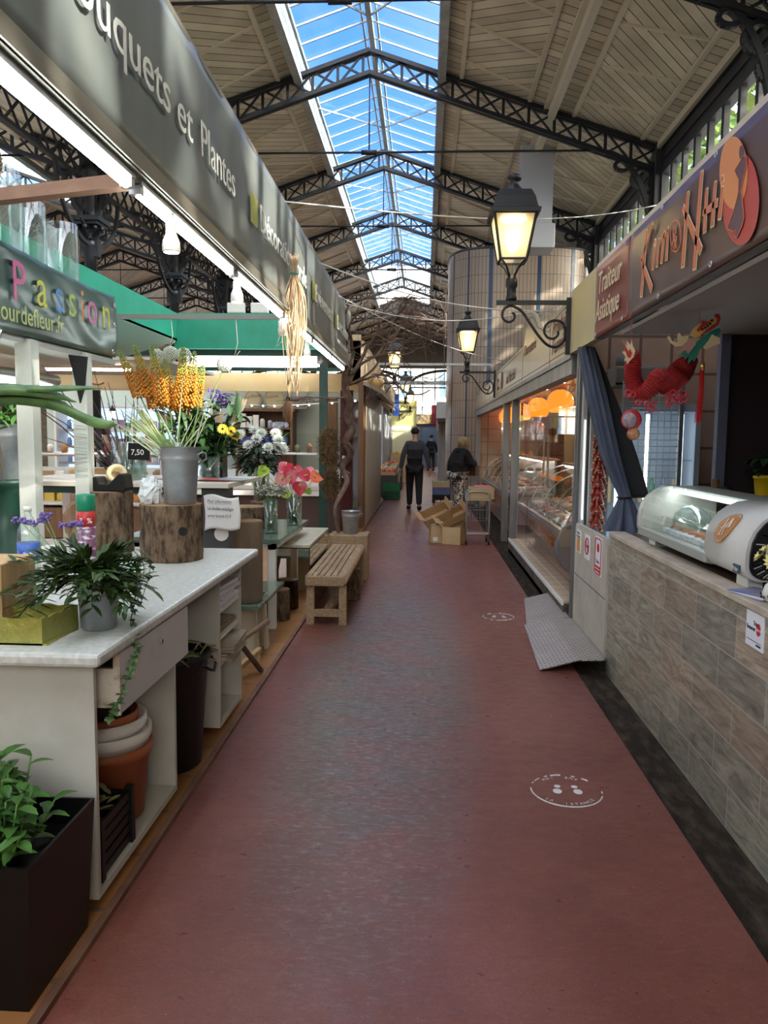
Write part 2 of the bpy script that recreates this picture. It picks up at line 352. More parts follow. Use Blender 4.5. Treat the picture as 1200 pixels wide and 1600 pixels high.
# skylight: curbs, glazing bars, ridge beam, panes
def skylight(xc,hw,up,y0,y1,pane,barm,step):
    zc=ZR-SL*hw
    for s in (1,-1):
        b=MB(); x=xc+s*hw; b.box((x-.03 if s>0 else x-.05,y0,zc-.12),(x+.05 if s>0 else x+.03,y1,zc+up)); b.box((x-.07,y0,zc-.16),(x+.07,y1,zc-.06)); b.box((x-.07,y0,zc+up-.03),(x+.07,y1,zc+up+.04))
        struct(b.build('trim_skylight_curb',barm))
    b=MB(); zt=zc+up+SL*1.0*hw
    b.bar((xc,y0,zt-.02),(xc,y1,zt-.02),.09,.14); 
    for s in (1,-1): b.bar((xc+s*.13,y0,zt-.01),(xc+s*.13,y1,zt-.01),.03,.05)
    y=y0
    while y<=y1:
        for s in (1,-1): b.bar((xc,y,zt),(xc+s*hw,y,zc+up),.03,.03)
        y+=step
    y=y0+1.2
    k=0
    while y+2.4<y1:
        for s in (1,-1):
            b.bar((xc,y+1.6,zt-.05),(xc+s*hw,y-.6,zc+up-.05),.03,.03)
        y+=4.8
    struct(b.build('trim_skylight_bars',barm))
    b=MB()
    for s in (1,-1): b.poly([(xc,y0,zt+.03),(xc+s*hw,y0,zc+up+.03),(xc+s*hw,y1,zc+up+.03),(xc,y1,zt+.03)])
    b.build('window_skylight',pane)['kind']='structure'
skybar=mat('skylight_bars',(.42,.44,.42),.6,col2=(.28,.30,.29),scale=4)
skylight(RX,1.28,.42,-8,38.3,gl_sky,skybar,.6)
skylight(RX-10.3,2.6,.3,-8,21.5,gl_frost,mat('grey_green_bars',(.16,.22,.22),.5),.8)
b=MB()
for s in (1,-1):
    f=lambda d,y,dz=0.: (RX-10.3+s*d,y,ZR-SL*d+dz)
    b.hexa([f(0,21.5),f(2.6,21.5),f(2.6,Y1),f(0,Y1),f(0,21.5,.08),f(2.6,21.5,.08),f(2.6,Y1,.08),f(0,Y1,.08)],0)
struct(b.build('ceiling',[bd[1]]))
# ---------------------------------------------------------------- trusses
def truss_mesh():
    b=MB(); D=.38
    for s in (1,-1):
        top=lambda d: Vector((s*d,0,ZR-.06-SL*d)); bot=lambda d: Vector((s*d,0,ZR-.06-D-SL*d))
        for off in (-.05,.05):
            o=Vector((0,off,0)); b.bar(top(0)+o,top(5.13)+o,.06,.07); b.bar(bot(0)+o,bot(5.13)+o,.06,.07)
        n=11
        for i in range(n):
            a=.12+i*(4.96/n); c=.12+(i+1)*(4.96/n)
            b.bar(top(a),bot(a),.05,.035); b.bar(top(a),bot(c),.045,.03); b.bar(bot(a),top(c),.045,.03)
        b.bar(top(5.08),bot(5.08),.1,.12)
        # curved spandrel bracket with rings
        pts=[Vector((s*(5.03-.9*(1-math.cos(t*PI/20))),0,5.05+1.58*math.sin(t*PI/20))) for t in range(11)]
        for p,q in zip(pts,pts[1:]): b.bar(p,q,.09,.08)
        b.bar((s*4.13,0,6.63),(s*3.6,0,6.82),.09,.06)
        for cx,cz,rx,rz_ in ((4.83,6.17,.17,.17),(4.93,5.83,.09,.12),(4.5,6.40,.14,.09)):
            ring=[Vector((s*(cx+rx*math.cos(a*PI/8)),0,cz+rz_*math.sin(a*PI/8))) for a in range(17)]
            for p,q in zip(ring,ring[1:]): b.bar(p,q,.07,.06)
        b.bar((s*5.06,0,ZR-SL*5.13-.3),(s*5.06,0,ZR-SL*5.13-1.9),.16,.14)
    return b
rod_z=6.66
def tie_mesh():
    b=MB(); b.cyl((-4.15,0,rod_z),(4.15,0,rod_z),.02,n=6); b.cyl((0,0,rod_z),(0,0,ZR-.4),.012,n=6); b.cyl((-.14,0,rod_z),(.14,0,rod_z),.045,n=8)
    return b
t0=r0=None
for xc in (RX,RX-10.3):
    for k in range(-2,7):
        y=14.3+4.8*(k)
        if t0 is None:
            t0=truss_mesh().build('roof_truss',iron); r0=tie_mesh().build('tie_rod',iron); a,c=t0,r0; c.parent=a
        else:
            a=t0.copy(); COL.objects.link(a); c=r0.copy(); COL.objects.link(c); c.parent=a
        a.location=(xc,y,0); struct(a)
# ---------------------------------------------------------------- cast-iron columns and lattice girder between the naves
def column(loc):
    root=thing('cast_iron_column','x','column',loc)
    b=MB()
    b.lathe([(.20,0),(.20,.25),(.13,.32),(.12,.5),(.11,5.0),(.13,5.02),(.13,5.1),(.11,5.12),(.12,5.2),(.2,5.42),(.24,5.44)],n=16)
    b.build('shaft',iron,root,world=False)
    b=MB(); b.box((-.27,-.27,5.44),(.27,.27,5.52)); b.box((-.23,-.23,5.38),(.23,.23,5.44))
    for i in range(8):
        a=i*PI/4; b.leaf((.12*math.cos(a),.12*math.sin(a),5.12),(math.cos(a)*.5,math.sin(a)*.5,1),.3,.13,(math.cos(a),math.sin(a),0),droop=1.2)
        b.ball((.22*math.cos(a),.22*math.sin(a),5.34),.05,6)
    b.build('capital',iron,root,world=False)
    b=MB(); b.lathe([(.15,5.52),(.16,5.6),(.17,6.0),(.24,6.3),(.25,6.4)],n=12,fn=lambda a,z:1+.12*math.cos(a*6)); b.box((-.12,-.12,6.4),(.12,.12,6.72))
    b.build('post',iron,root,world=False)
    return root
c0=column((RX-5.15,9.5,0)); c0['group']='cast iron columns between the two halls'
for k,(y,lb) in enumerate(((14.3,'black cast iron column with leafy capital right behind the glass cylinders'),(19.1,'black cast iron column seen under the white spot bulb, second from the left'),(23.9,'black cast iron column behind two white boxes on the green fascia'),(28.7,'black cast iron column partly hidden by the florist banner, farthest one seen'),(4.7,''),(33.5,''))):
    if not lb: continue
    dup(c0,(RX-5.15,y,0),label=lb)
c0['label']='black cast iron column nearest the camera, between the two halls'
def girder():
    b=MB(); L_=4.8; z1=6.62; z0=6.15
    for z in (z0,z1): b.bar((0,0,z),(0,L_,z),.09,.06)
    n=10
    for i in range(n):
        a=i*L_/n; c=(i+1)*L_/n
        b.bar((0,a,z0),(0,c,z1),.03,.035); b.bar((0,a,z1),(0,c,z0),.03,.035)
    for s in (0,1):
        pts=[Vector((0,(.12+1.2*math.sin(t*PI/2/8)) if s==0 else L_-.12-1.2*math.sin(t*PI/2/8),5.05+(z0-5.05)*(1-math.cos(t*PI/2/8))**.9)) for t in range(9)]
        for p,q in zip(pts,pts[1:]): b.bar(p,q,.06,.07)
        for cy,cz,r in ((.42,5.85,.2),(.28,5.5,.11),(.85,5.98,.12)):
            cy=cy if s==0 else L_-cy
            ring=[Vector((0,cy+r*math.cos(a*PI/7),cz+r*math.sin(a*PI/7))) for a in range(15)]
            for p,q in zip(ring,ring[1:]): b.bar(p,q,.04,.05)
    return b
g0=girder().build('lattice_girder',iron); g0.location=(RX-5.15,4.7,0); struct(g0)
for k in range(1,8):
    g=g0.copy(); COL.objects.link(g); g.location=(RX-5.15,4.7+4.8*k,0)
# roof gutter board joining both roofs above the girder
b=MB(); b.box((RX-5.35,Y0,6.68),(RX-4.95,Y1,6.76)); struct(b.build('ceiling_valley',bat))
# ---------------------------------------------------------------- right clerestory wall
darkw=mat('black_painted_timber',(.014,.015,.017),.5,col2=(.03,.03,.032),scale=3)
b=MB(); X=EX
b.box((X,Y0,6.18),(X+.12,Y1,6.80)); b.box((X-.05,Y0,6.62),(X,Y1,6.70)); b.box((X-.04,Y0,6.18),(X,Y1,6.26)); b.box((X-.03,Y0,6.42),(X,Y1,6.45))
b.box((X,Y0,-.1),(X+.12,Y1,4.75)); 
struct(b.build('wall_right',darkw))
b=MB()
y=Y0+.0
k0=-5
for k in range(k0,7):
    yb=14.3+4.8*k
    b.box((X-.12,yb-.15,-.1),(X+.12,yb+.15,6.75))
    for i in range(9): 
        yy=yb+.16+(4.48/8)*i; b.box((X-.02,yy-.05,4.75),(X+.06,yy+.05,6.2))
    # flat arch in front of the panes
    pts=[Vector((X-.05,yb+.15+4.5*i/14,4.75+.85*math.sin(PI*i/14)**.8)) for i in range(15)]
    for p,q in zip(pts,pts[1:]): b.bar(p,q,.06,.13)
struct(b.build('window_mullions',darkw))
b=MB(); b.poly([(X+.03,Y0,4.7),(X+.03,Y1,4.7),(X+.03,Y1,6.25),(X+.03,Y0,6.25)]); struct(b.build('window_clerestory',gl_win))
# far left wall of the second hall
b=MB(); XL=RX-15.45
b.box((XL-.12,Y0,-.1),(XL,Y1,3.2)); b.box((XL-.12,Y0,4.3),(XL,Y1,6.8))
for k in range(int((Y1-Y0)/1.2)): b.box((XL-.1,Y0+k*1.2,3.2),(XL-.02,Y0+k*1.2+.08,4.3))
struct(b.build('wall_left',mat('brown_board_wall',(.22,.18,.13),.7,col2=(.12,.10,.07),scale=3,stretch=(1,1,4))))
b=MB(); b.poly([(XL-.05,Y0,3.2),(XL-.05,Y1,3.2),(XL-.05,Y1,4.3),(XL-.05,Y0,4.3)]); struct(b.build('window_left',gl_frost))
b=MB(); b.box((XL,Y0-.1,-.1),(EX+.1,Y0,3.4)); b.prism([(XL,6.0),(RX-10.3,8.4),(RX-5.15,6.7),(RX,8.4),(EX,6.7),(EX,5.4),(XL,5.4)],(0,Y0-.05,0),(1,0,0),(0,0,1),(0,.1,0))  # unseen end wall, added to hold back light from behind the camera
for k in range(17): b.box((XL+k*1.2,Y0-.08,3.4),(XL+k*1.2+.08,Y0-.02,5.4))
struct(b.build('wall_back_added',mat('light_block_end',(.06,.05,.04),.8)))
b=MB(); b.poly([(XL,Y0-.05,3.4),(EX,Y0-.05,3.4),(EX,Y0-.05,5.4),(XL,Y0-.05,5.4)]); struct(b.build('window_back',gl_win))  # glazed band of the added end wall
# ---------------------------------------------------------------- far end: gable with glazed arch
b=MB(); YF=47.9
b.prism([(-16.6,6.6),(RX-10.3,8.6),(RX-5.15,6.7),(RX,8.6),(4.2,6.7),(4.2,5.9),(-16.6,5.9)],(0,YF,0),(1,0,0),(0,0,1),(0,.2,0))
struct(b.build('wall_end',mat('dark_gable_boards',(.10,.085,.065),.7)))
b=MB()
for x in [v*.75-15.9 for v in range(27)]: b.box((x-.03,YF-.03,1.9),(x+.03,YF+.03,5.9))
for z in (1.9,3.0,4.7,5.9): b.box((-16.5,YF-.04,z-.04),(4.1,YF+.04,z+.04))
for xc in (-8.9,-3.65,1.6):
    pts=[Vector((xc+2.45*math.cos(PI*i/16),YF-.1,4.9+.85*math.sin(PI*i/16))) for i in range(17)]
    for p,q in zip(pts,pts[1:]): b.bar(p,q,.12,.16)
struct(b.build('window_end_mullions',iron))
b=MB(); b.poly([(-16.5,YF,1.9),(4.1,YF,1.9),(4.1,YF,5.9),(-16.5,YF,5.9)]); struct(b.build('window_end',gl_win))
b=MB(); b.box((-16.5,YF-.1,0),(-2.2,YF+.1,1.9)); b.box((2.2,YF-.1,0),(4.1,YF+.1,1.9)); struct(b.build('wall_end_base',darkw))
# fix-ups of shared helpers for flat things on a wall plane
def cloth_banner(b,x,y0,y1,z0,z1,amp=.006,side=1,ny=70,nz=10,thick=.004,m=0,seed=0):
    """hanging sheet in a plane of constant x, slightly rippled"""
    def f(u,v):
        y=y0+(y1-y0)*u; z=z0+(z1-z0)*v
        n=noise.noise(Vector((y*2.1+seed,z*3.,seed)))+.6*noise.noise(Vector((y*5.+z*4.+seed,z*2.,1)))
        return Vector((x+side*amp*n,y,z))
    b.grid(f,ny,nz,m); return b
KX=1.2
# ================================================================ Asian caterer's stall
def plank_tiles():
    m=bpy.data.materials.new('wood_look_tiles'); m.use_nodes=True; t=m.node_tree; bb=t.nodes['Principled BSDF']; bb.inputs['Roughness'].default_value=.55; L=t.links.new
    tc=t.nodes.new('ShaderNodeTexCoord'); sp=t.nodes.new('ShaderNodeSeparateXYZ'); L(tc.outputs['Object'],sp.inputs[0]); cb=t.nodes.new('ShaderNodeCombineXYZ'); L(sp.outputs[1],cb.inputs[0]); L(sp.outputs[2],cb.inputs[1])
    br=t.nodes.new('ShaderNodeTexBrick'); br.offset=.37; br.offset_frequency=2; br.inputs['Scale'].default_value=1; br.inputs['Brick Width'].default_value=.46; br.inputs['Row Height'].default_value=.178; br.inputs['Mortar Size'].default_value=.0028
    br.inputs['Mortar Smooth'].default_value=0; br.inputs['Bias'].default_value=0
    br.inputs['Color1'].default_value=(0,0,0,1); br.inputs['Color2'].default_value=(1,1,1,1); br.inputs['Mortar'].default_value=(.5,.5,.5,1); L(cb.outputs[0],br.inputs[0])
    cr=t.nodes.new('ShaderNodeValToRGB'); e=cr.color_ramp.elements; e[0].color=(.22,.195,.15,1); e[1].color=(.44,.34,.25,1); q=e.new(.35); q.color=(.36,.32,.24,1); q=e.new(.7); q.color=(.31,.235,.17,1); L(br.outputs[0],cr.inputs[0])
    mp=t.nodes.new('ShaderNodeMapping'); mp.inputs['Scale'].default_value=(1,1.6,9); L(tc.outputs['Object'],mp.inputs[0])
    no=t.nodes.new('ShaderNodeTexNoise'); no.inputs['Scale'].default_value=2.4; no.inputs['Detail'].default_value=9; no.inputs['Roughness'].default_value=.7; no.inputs['Distortion'].default_value=1.4; L(mp.outputs[0],no.inputs[0])
    r=t.nodes.new('ShaderNodeMapRange'); r.inputs[1].default_value=.3; r.inputs[2].default_value=.7; r.inputs[3].default_value=.38; r.inputs[4].default_value=1.5; L(no.outputs[0],r.inputs[0])
    x=t.nodes.new('ShaderNodeMixRGB'); x.blend_type='MULTIPLY'; x.inputs[0].default_value=1; L(cr.outputs[0],x.inputs[1]); L(r.outputs[0],x.inputs[2])
    y=t.nodes.new('ShaderNodeMixRGB'); y.inputs[2].default_value=(.46,.42,.34,1); L(br.outputs['Fac'],y.inputs[0]); L(x.outputs[0],y.inputs[1]); L(y.outputs[0],bb.inputs[0])
    return m
root=thing('stall_counter','long caterer\'s counter faced with wood look tiles under a travertine edge','counter',(1.6,2.8,-.03))
b=MB(); b.box((1.262,.3,-.03),(1.36,5.2,.915)); b.build('tiled_front',plank_tiles(),root)
b=MB(); b.box((1.27,5.12,-.03),(1.95,5.2,.915)); b.build('end_panel',white,root)
b=MB(); b.box((1.252,.3,.915),(1.36,5.21,.945)); b.build('edge_slab',mat('travertine',(.60,.50,.38),.5,col2=(.42,.34,.25),scale=9,stretch=(1,.6,1)),root,bevel=.004)
b=MB(); b.box((1.36,.3,.90),(1.95,5.19,.935)); b.build('worktop',mat('dark_walnut_board',(.12,.06,.035),.5,col2=(.07,.035,.02),scale=3,stretch=(8,1,1)),root)
# refrigerated display case
def rrect(x0,x1,z0,z1,rs,n=6):
    out=[]
    for (cx,cz,r,a0) in ((x1-rs[0],z0+rs[0],rs[0],-90),(x1-rs[1],z1-rs[1],rs[1],0),(x0+rs[2],z1-rs[2],rs[2],90),(x0+rs[3],z0+rs[3],rs[3],180)):
        for i in range(n+1):
            a=R(a0+90*i/n); out.append((cx+r*math.cos(a),cz+r*math.sin(a)))
    return out
offw=mat('off_white_plastic',(.66,.64,.57),.35); greyp=mat('grey_green_plastic',(.36,.37,.32),.4)
root=thing('refrigerated_display_case','white countertop sushi display case with curved glass and black vent ring','display case',(1.52,3.95,.935))
prof=rrect(1.31,1.76,.985,1.285,(.05,.06,.19,.06)); Z3=(0,0,0)
def extr(prof,y0,y1,m=0,b=None,cap=True):
    b=b or MB(); A=[b.v((x,y0,z)) for x,z in prof]; C=[b.v((x,y1,z)) for x,z in prof]; n=len(prof)
    if cap: b.face(A,m); b.face(C[::-1],m)
    for i in range(n): b.face([A[i],A[(i+1)%n],C[(i+1)%n],C[i]],m,True)
    return b
sc_p=lambda k: [(1.535+(x-1.535)*k,1.135+(z-1.135)*k) for x,z in prof]
extr(prof,3.16,3.62).build('housing',offw,root); extr(sc_p(1.0),4.70,4.76).build('end_frame',offw,root)
b=MB(); b.box((1.33,3.6,.985),(1.74,4.72,1.03)); b.box((1.305,3.6,.99),(1.345,4.72,1.045)); b.build('base_tray',greyp,root,bevel=.01)
b=MB(); A=[(x,z) for x,z in prof if z>1.03 and x<1.72]; A=sorted(A,key=lambda q:(q[0]>1.5, q[1] if q[0]<1.5 else 0)); A=[p for p in prof if (p[0]<1.70 and p[1]>1.035)]
A=sorted(A,key=lambda p: math.atan2(p[1]-1.1,-(p[0]-1.6)))
for p,q in zip(A,A[1:]): b.poly([(p[0],3.62,p[1]),(q[0],3.62,q[1]),(q[0],4.7,q[1]),(p[0],4.7,p[1])])
b.build('curved_glass',gl,root)
b=MB(); b.box((1.5,3.6,1.262),(1.70,4.72,1.285)); b.build('top_rail',greyp,root)
b=MB(); b.box((1.48,3.64,1.252),(1.53,4.68,1.262)); b.build('led_strip',mat('case_led_glow',(1,1,1),emit=7,ecol=(.85,.97,1)),root)
b=MB(); b.box((1.36,3.66,1.10),(1.66,4.66,1.106)); b.build('glass_shelf',gl,root)
b=MB(); extr([(1.535+(x-1.535)*.93,1.135+(z-1.135)*.93) for x,z in prof],3.145,3.16,0,b); b.build('vent_ring',black,root)
b=MB(); extr([(1.535+(x-1.535)*.68,1.125+(z-1.125)*.68) for x,z in prof],3.135,3.146,0,b)
for i in range(40):
    a=2*PI*i/40; k0,k1=.74,.88; q=prof[int(i*len(prof)/40)]
    p0=(1.535+(q[0]-1.535)*k0,3.142,1.13+(q[1]-1.13)*k0); p1=(1.535+(q[0]-1.535)*k1,3.142,1.13+(q[1]-1.13)*k1); b.bar(p0,p1,.004,.003,0,(0,1,0))
b.build('end_cap',mat('beige_plastic_cap',(.50,.46,.40),.45),root)
b=MB()
for i in range(3): b.bar((1.60+i*.03,3.132,1.0+i*.01),(1.66+i*.03,3.132,1.17),.006,.004,0,(0,1,0))
b.build('cap_stripes',black,root)
for y in (3.3,4.6):
    for x in (1.36,1.66): b=MB(); b.box((x,y-.06,.935),(x+.06,y+.06,.987)); b.build('foot',offw,root)
b=MB(); b.ball((1.5,4.35,1.10),(.10,.16,.10),12); b.build('steam_dome',gl_vase,root)
# orange oval emblem on the housing
orng=mat('emblem_orange',(.55,.22,.05),.5)
def on_case(y,z):   # point on the curved housing at (y,z)
    zz=z; best=min((p for p in prof if p[0]<1.52),key=lambda p:abs(p[1]-zz)); return Vector((best[0],y,z))
def arc_pt(s,y,off=.002):  # s: angle on the top-left round corner, 0 = facing the aisle, 90 = up
    a=R(180-s); return Vector((1.5+(.19+off)*math.cos(a),y,1.095+(.19+off)*math.sin(a)))
b=MB(); c=b.v(arc_pt(26,3.42,.0035)); ring=[]
for i in range(25):
    a=2*PI*i/24; ring.append(arc_pt(26+20*math.sin(a),3.42-.072*math.cos(a)-.03*math.sin(a),.0035))
vs_=[b.v(p) for p in ring[:-1]]
for i in range(24): b.face([c,vs_[i],vs_[(i+1)%24]])
em=b.build('emblem',orng,root)
b=MB()
ring2=[arc_pt(26+23*math.sin(2*PI*i/24),3.42-.083*math.cos(2*PI*i/24)-.034*math.sin(2*PI*i/24),.004) for i in range(25)]
for p,q in zip(ring2,ring2[1:]): b.bar(p,q,.004,.002)
b.build('emblem_ring',orng,em)
b=MB(); P2=lambda s,y: arc_pt(s,y,.007)
for st in (((14,3.455),(38,3.44)),((14,3.455),(15,3.425)),((15,3.425),(24,3.42)),((24,3.42),(24,3.45)),((26,3.42),(40,3.395)),((26,3.42),(27,3.385)),((27,3.385),(40,3.395))):
    b.bar(P2(*st[0]),P2(*st[1]),.007,.003)
b.build('emblem_letters',white,em)
b=MB(); b.box((1.305,3.2,1.01),(1.309,3.27,1.045)); pl=b.build('maker_plate',mat('slate_blue',(.06,.10,.13),.4),root)
text('Polar',.026,(1.3035,3.268,1.018),(0,-1,0),(0,0,1),white,pl,ext=.0005)
for i in range(9):
    b=MB(); y=3.75+i*.1; b.obox((1.46,y,1.045),(.16,.07,.025),(0,0,rnd(-.1,.1))); b.ball((1.46,y,1.06),(.05,.03,.02),8,1)
    if i<8: tag(b.build('food_tray',[paper,mat('salmon_food',(.6,.22,.1),.5)],None),'small tray of food in the sushi case, beneath its glass shelf','food tray','food trays inside the sushi display case')
# little vase with gerberas, magazine
root=thing('flower_vase','small painted white vase with pale yellow gerberas beside the display case','vase',(1.335,2.93,.945))
b=MB(); b.lathe([(.022,0),(.040,.012),(.050,.038),(.040,.068),(.026,.082),(.024,.108),(.032,.12),(.029,.12),(.02,.108)],n=20); b.build('body',mat('glazed_white_ceramic',(.72,.70,.60),.2),root,world=False)
b=MB()
for i in range(7):
    a=R(150+i*22); x=.0515*math.cos(a); y=.0515*math.sin(a); b.ball((x,y,.035+rnd(-.012,.012)),(.004,.004,.006),6)
b.build('painted_dots',black,root,world=False)
pet=mat('pale_yellow_petals',(.80,.70,.22),.6); dkc=mat('gerbera_dark_eye',(.03,.015,.01),.8); gst=mat('green_stem',(.10,.22,.04),.6); leafm=mat('leaf_green',(.045,.14,.025),.5,col2=(.10,.24,.05),scale=14)
def gerbera(parent,c,n,r,world=False,pm=pet):
    n=Vector(n).normalized(); X_,Y_,_=frame(n); b=MB()
    for k in range(2):
        for i in range(14):
            a=2*PI*(i+.5*k)/14; d=(X_*math.cos(a)+Y_*math.sin(a)+n*(.15+.2*k)); b.leaf(Vector(c)+d*r*.15,d,r*(.95-.15*k),r*.34,n,k=3,fold=.1)
    h=b.build('flower_head',pm,parent,world=world); b=MB(); b.ball(Vector(c)+n*.008,r*.24,8); b.build('flower_eye',dkc,h,world=world)
for c,n,r in (((-.02,-.03,.165),(-.5,-.7,.5),.042),((-.045,.03,.185),(-.8,.2,.6),.040),((.03,-.02,.19),(.3,-.8,.6),.040),((.01,.035,.21),(-.1,.2,1),.036)):
    gerbera(root,c,n,r); b=MB(); b.tube([(0,0,.1),Vector(c)],.003,6); b.build('stem',gst,root,world=False)
b=MB()
for i in range(3): b.obox((1.34+i*.004,3.07+i*.01,.948+i*.003),(.15,.2,.003),(0,0,.2+.12*i),i%2)
tag(b.build('magazine',[mat('magazine_cover',(.45,.30,.25),.35,col2=(.12,.2,.4),scale=14),paper]),'colourful magazines lying by the small white vase','magazine')
# ticket sticker
sred=mat('sticker_red',(.60,.02,.02),.5)
b=MB(); b.box((1.2585,2.84,.775),(1.262,2.995,.91)); st=tag(b.build('wall_sticker',paper),'white payment sticker with red oval on the tiled counter front','sticker')
for s,y,z,sz in (('Ticket',2.93,.862,.024),('Restaurant',2.985,.84,.024)): text(s,sz,(1.2575,y,z),(0,-1,0),(0,0,1),blackm,st,ext=.0004,sx=.7 if s=='Restaurant' else .8)
b=MB(); b.prism([(.018*math.cos(a*PI/10),.024*math.sin(a*PI/10)) for a in range(20)],(1.2578,2.885,.852),(0,-1,0),(0,0,1),(-.001,0,0)); b.build('red_oval',sred,st)
text('edenred',.019,(1.2565,2.905,.846),(0,-1,0),(0,0,1),paper,st,ext=.0004,sx=.85)
b=MB(); b.box((1.2575,2.86,.80),(1.2585,2.985,.802)); b.box((1.2575,2.86,.787),(1.2585,2.9,.794)); b.build('small_print',blackm,st)
# ---------------- sign banner "Traiteur Asiatique Kim & Nhi"
def ban_mat(name,c1,c2,c3=None):
    return mat(name,c1,.38,col2=c2,scale=.9,contrast=(.3,.7),detail=2)
fr=thing('shop_banner','brown vinyl banner reading Traiteur Asiatique above the caterer\'s counter','banner',(KX,3.3,2.26))
b=MB(); cloth_banner(b,KX-.014,-.6,4.68,2.262,2.745,.006,seed=2); b.build('brown_vinyl',ban_mat('brown_vinyl',(.085,.045,.045),(.13,.075,.055)),fr,solid=.002)
b=MB(); cloth_banner(b,KX-.014,4.68,5.56,2.262,2.745,.004,seed=5,ny=16); b.build('red_vinyl',ban_mat('red_vinyl',(.24,.045,.03),(.17,.04,.03)),fr,solid=.002)
b=MB()
for i in range(9):
    for z in (2.285,2.725): 
        ring=[Vector((KX-.024,5.5-i*.72+.012*math.cos(a*PI/5),z+.012*math.sin(a*PI/5))) for a in range(11)]
        b.tube(ring,.003,5,cap=False)
b.build('eyelet_rings',alu,fr)
tpale=mat('pale_yellow_lettering',(.72,.60,.36),.5); tor=mat('orange_lettering',(.62,.17,.08),.5)
text('Traiteur',.205,(KX-.03,5.45,2.545),(0,-1,-.02),(0,0,1),tpale,fr,sx=.92,shear=.15,ext=.001)
text('Asiatique',.205,(KX-.03,5.49,2.365),(0,-1,-.02),(0,0,1),tpale,fr,sx=.84,shear=.15,ext=.001)
KN=[((4.306,2.675),(4.36,2.341)),((4.202,2.68),(4.382,2.53)),((4.397,2.546),(4.172,2.344)),((4.141,2.548),(4.164,2.444)),((4.142,2.585),(4.144,2.565)),((4.076,2.572),(4.096,2.442)),((4.065,2.549),(3.987,2.575)),((3.982,2.571),(4.019,2.444)),((3.989,2.554),(3.929,2.583)),((3.929,2.58),(3.938,2.44)),((3.656,2.67),(3.685,2.352)),((3.716,2.621),(3.456,2.369)),((3.488,2.704),(3.524,2.307)),((3.416,2.609),(3.42,2.438)),((3.32,2.607),(3.331,2.439)),((3.444,2.521),(3.291,2.518)),((3.236,2.562),(3.256,2.447)),((3.244,2.605),(3.244,2.588))]
for (l0,l1) in ((0,3),(3,5),(5,10),(10,13),(13,16),(16,18)):
  for lay,(wd,mm,xo,ex) in enumerate(((.040,tpale,KX-.026,.007),(.029,tor,KX-.029,0))):
    b=MB()
    for (a,c) in KN[l0:l1]:
        A=Vector((xo-.0,a[0],a[1])); C=Vector((xo,c[0],c[1])); d=(C-A).normalized(); A-=d*ex; C+=d*ex; n=d.cross(Vector((1,0,0)))
        w0=wd*(.62 if abs(a[1]-c[1])<.2 else .9); w1=wd*(.9 if abs(a[1]-c[1])<.2 else 1.15)
        b.hexa([A-n*w0/2,A+n*w0/2,C+n*w1/2,C-n*w1/2]+[p+Vector((-.002,0,0)) for p in (A-n*w0/2,A+n*w0/2,C+n*w1/2,C-n*w1/2)])
    b.build('brush_letter' if lay else 'letter_outline',mm,fr)
OR=[(3.0,2.539),(3.0,2.51),(3.006,2.484),(3.018,2.463),(3.036,2.448),(3.059,2.439),(3.087,2.437),(3.117,2.442),(3.149,2.455),(3.181,2.475),(3.212,2.5),(3.239,2.531),(3.261,2.564),(3.276,2.599),(3.285,2.633),(3.285,2.665),(3.278,2.693),(3.264,2.714),(3.243,2.729),(3.216,2.735),(3.187,2.734),(3.155,2.726),(3.123,2.711),(3.092,2.689),(3.064,2.663),(3.04,2.634),(3.021,2.602),(3.008,2.57)]
RE=[(2.891,2.413),(2.89,2.377),(2.897,2.345),(2.912,2.318),(2.935,2.298),(2.964,2.286),(2.999,2.282),(3.037,2.287),(3.078,2.302),(3.119,2.325),(3.159,2.356),(3.194,2.393),(3.222,2.435),(3.242,2.479),(3.253,2.522),(3.254,2.562),(3.244,2.598),(3.225,2.625),(3.198,2.644),(3.164,2.653),(3.125,2.652),(3.085,2.642),(3.044,2.623),(3.005,2.597),(2.97,2.566),(2.94,2.529),(2.916,2.491),(2.9,2.452)]
WOM=[(3.079,2.6),(3.035,2.614),(3.008,2.597),(3.011,2.56),(3.031,2.526),(3.044,2.49),(3.022,2.431),(3.004,2.38),(3.018,2.355),(3.065,2.321),(3.085,2.334),(3.078,2.355),(3.102,2.354),(3.164,2.383),(3.112,2.428),(3.087,2.462),(3.071,2.492),(3.074,2.54),(3.101,2.566),(3.119,2.587)]
HD=[(3.038,2.623),(3.039,2.61),(3.047,2.602),(3.058,2.603),(3.07,2.611),(3.081,2.624),(3.086,2.64),(3.085,2.654),(3.077,2.661),(3.066,2.661),(3.053,2.652),(3.043,2.639)]
AMP=[(3.725,2.498),(3.725,2.476),(3.733,2.458),(3.748,2.446),(3.768,2.441),(3.792,2.443),(3.818,2.453),(3.842,2.469),(3.862,2.49),(3.877,2.514),(3.885,2.539),(3.884,2.561),(3.875,2.579),(3.859,2.591),(3.838,2.596),(3.814,2.593),(3.789,2.582),(3.765,2.566),(3.746,2.545),(3.732,2.521)]
def flat(pts,x,t,mname,name): b=MB(); b.prism(pts,(x,0,0),(0,1,0),(0,0,1),(t,0,0)); return b.build(name,mname,fr)
flat(RE,KX-.024,.001,mat('logo_red',(.50,.07,.05),.5),'red_disc'); flat(OR,KX-.026,.001,mat('logo_orange',(.72,.27,.09),.5),'orange_disc')
flat(WOM,KX-.028,.001,mat('logo_brown',(.13,.06,.07),.5),'dress_silhouette'); flat(HD,KX-.028,.001,mat('logo_brown'),'head_silhouette')
b=MB()
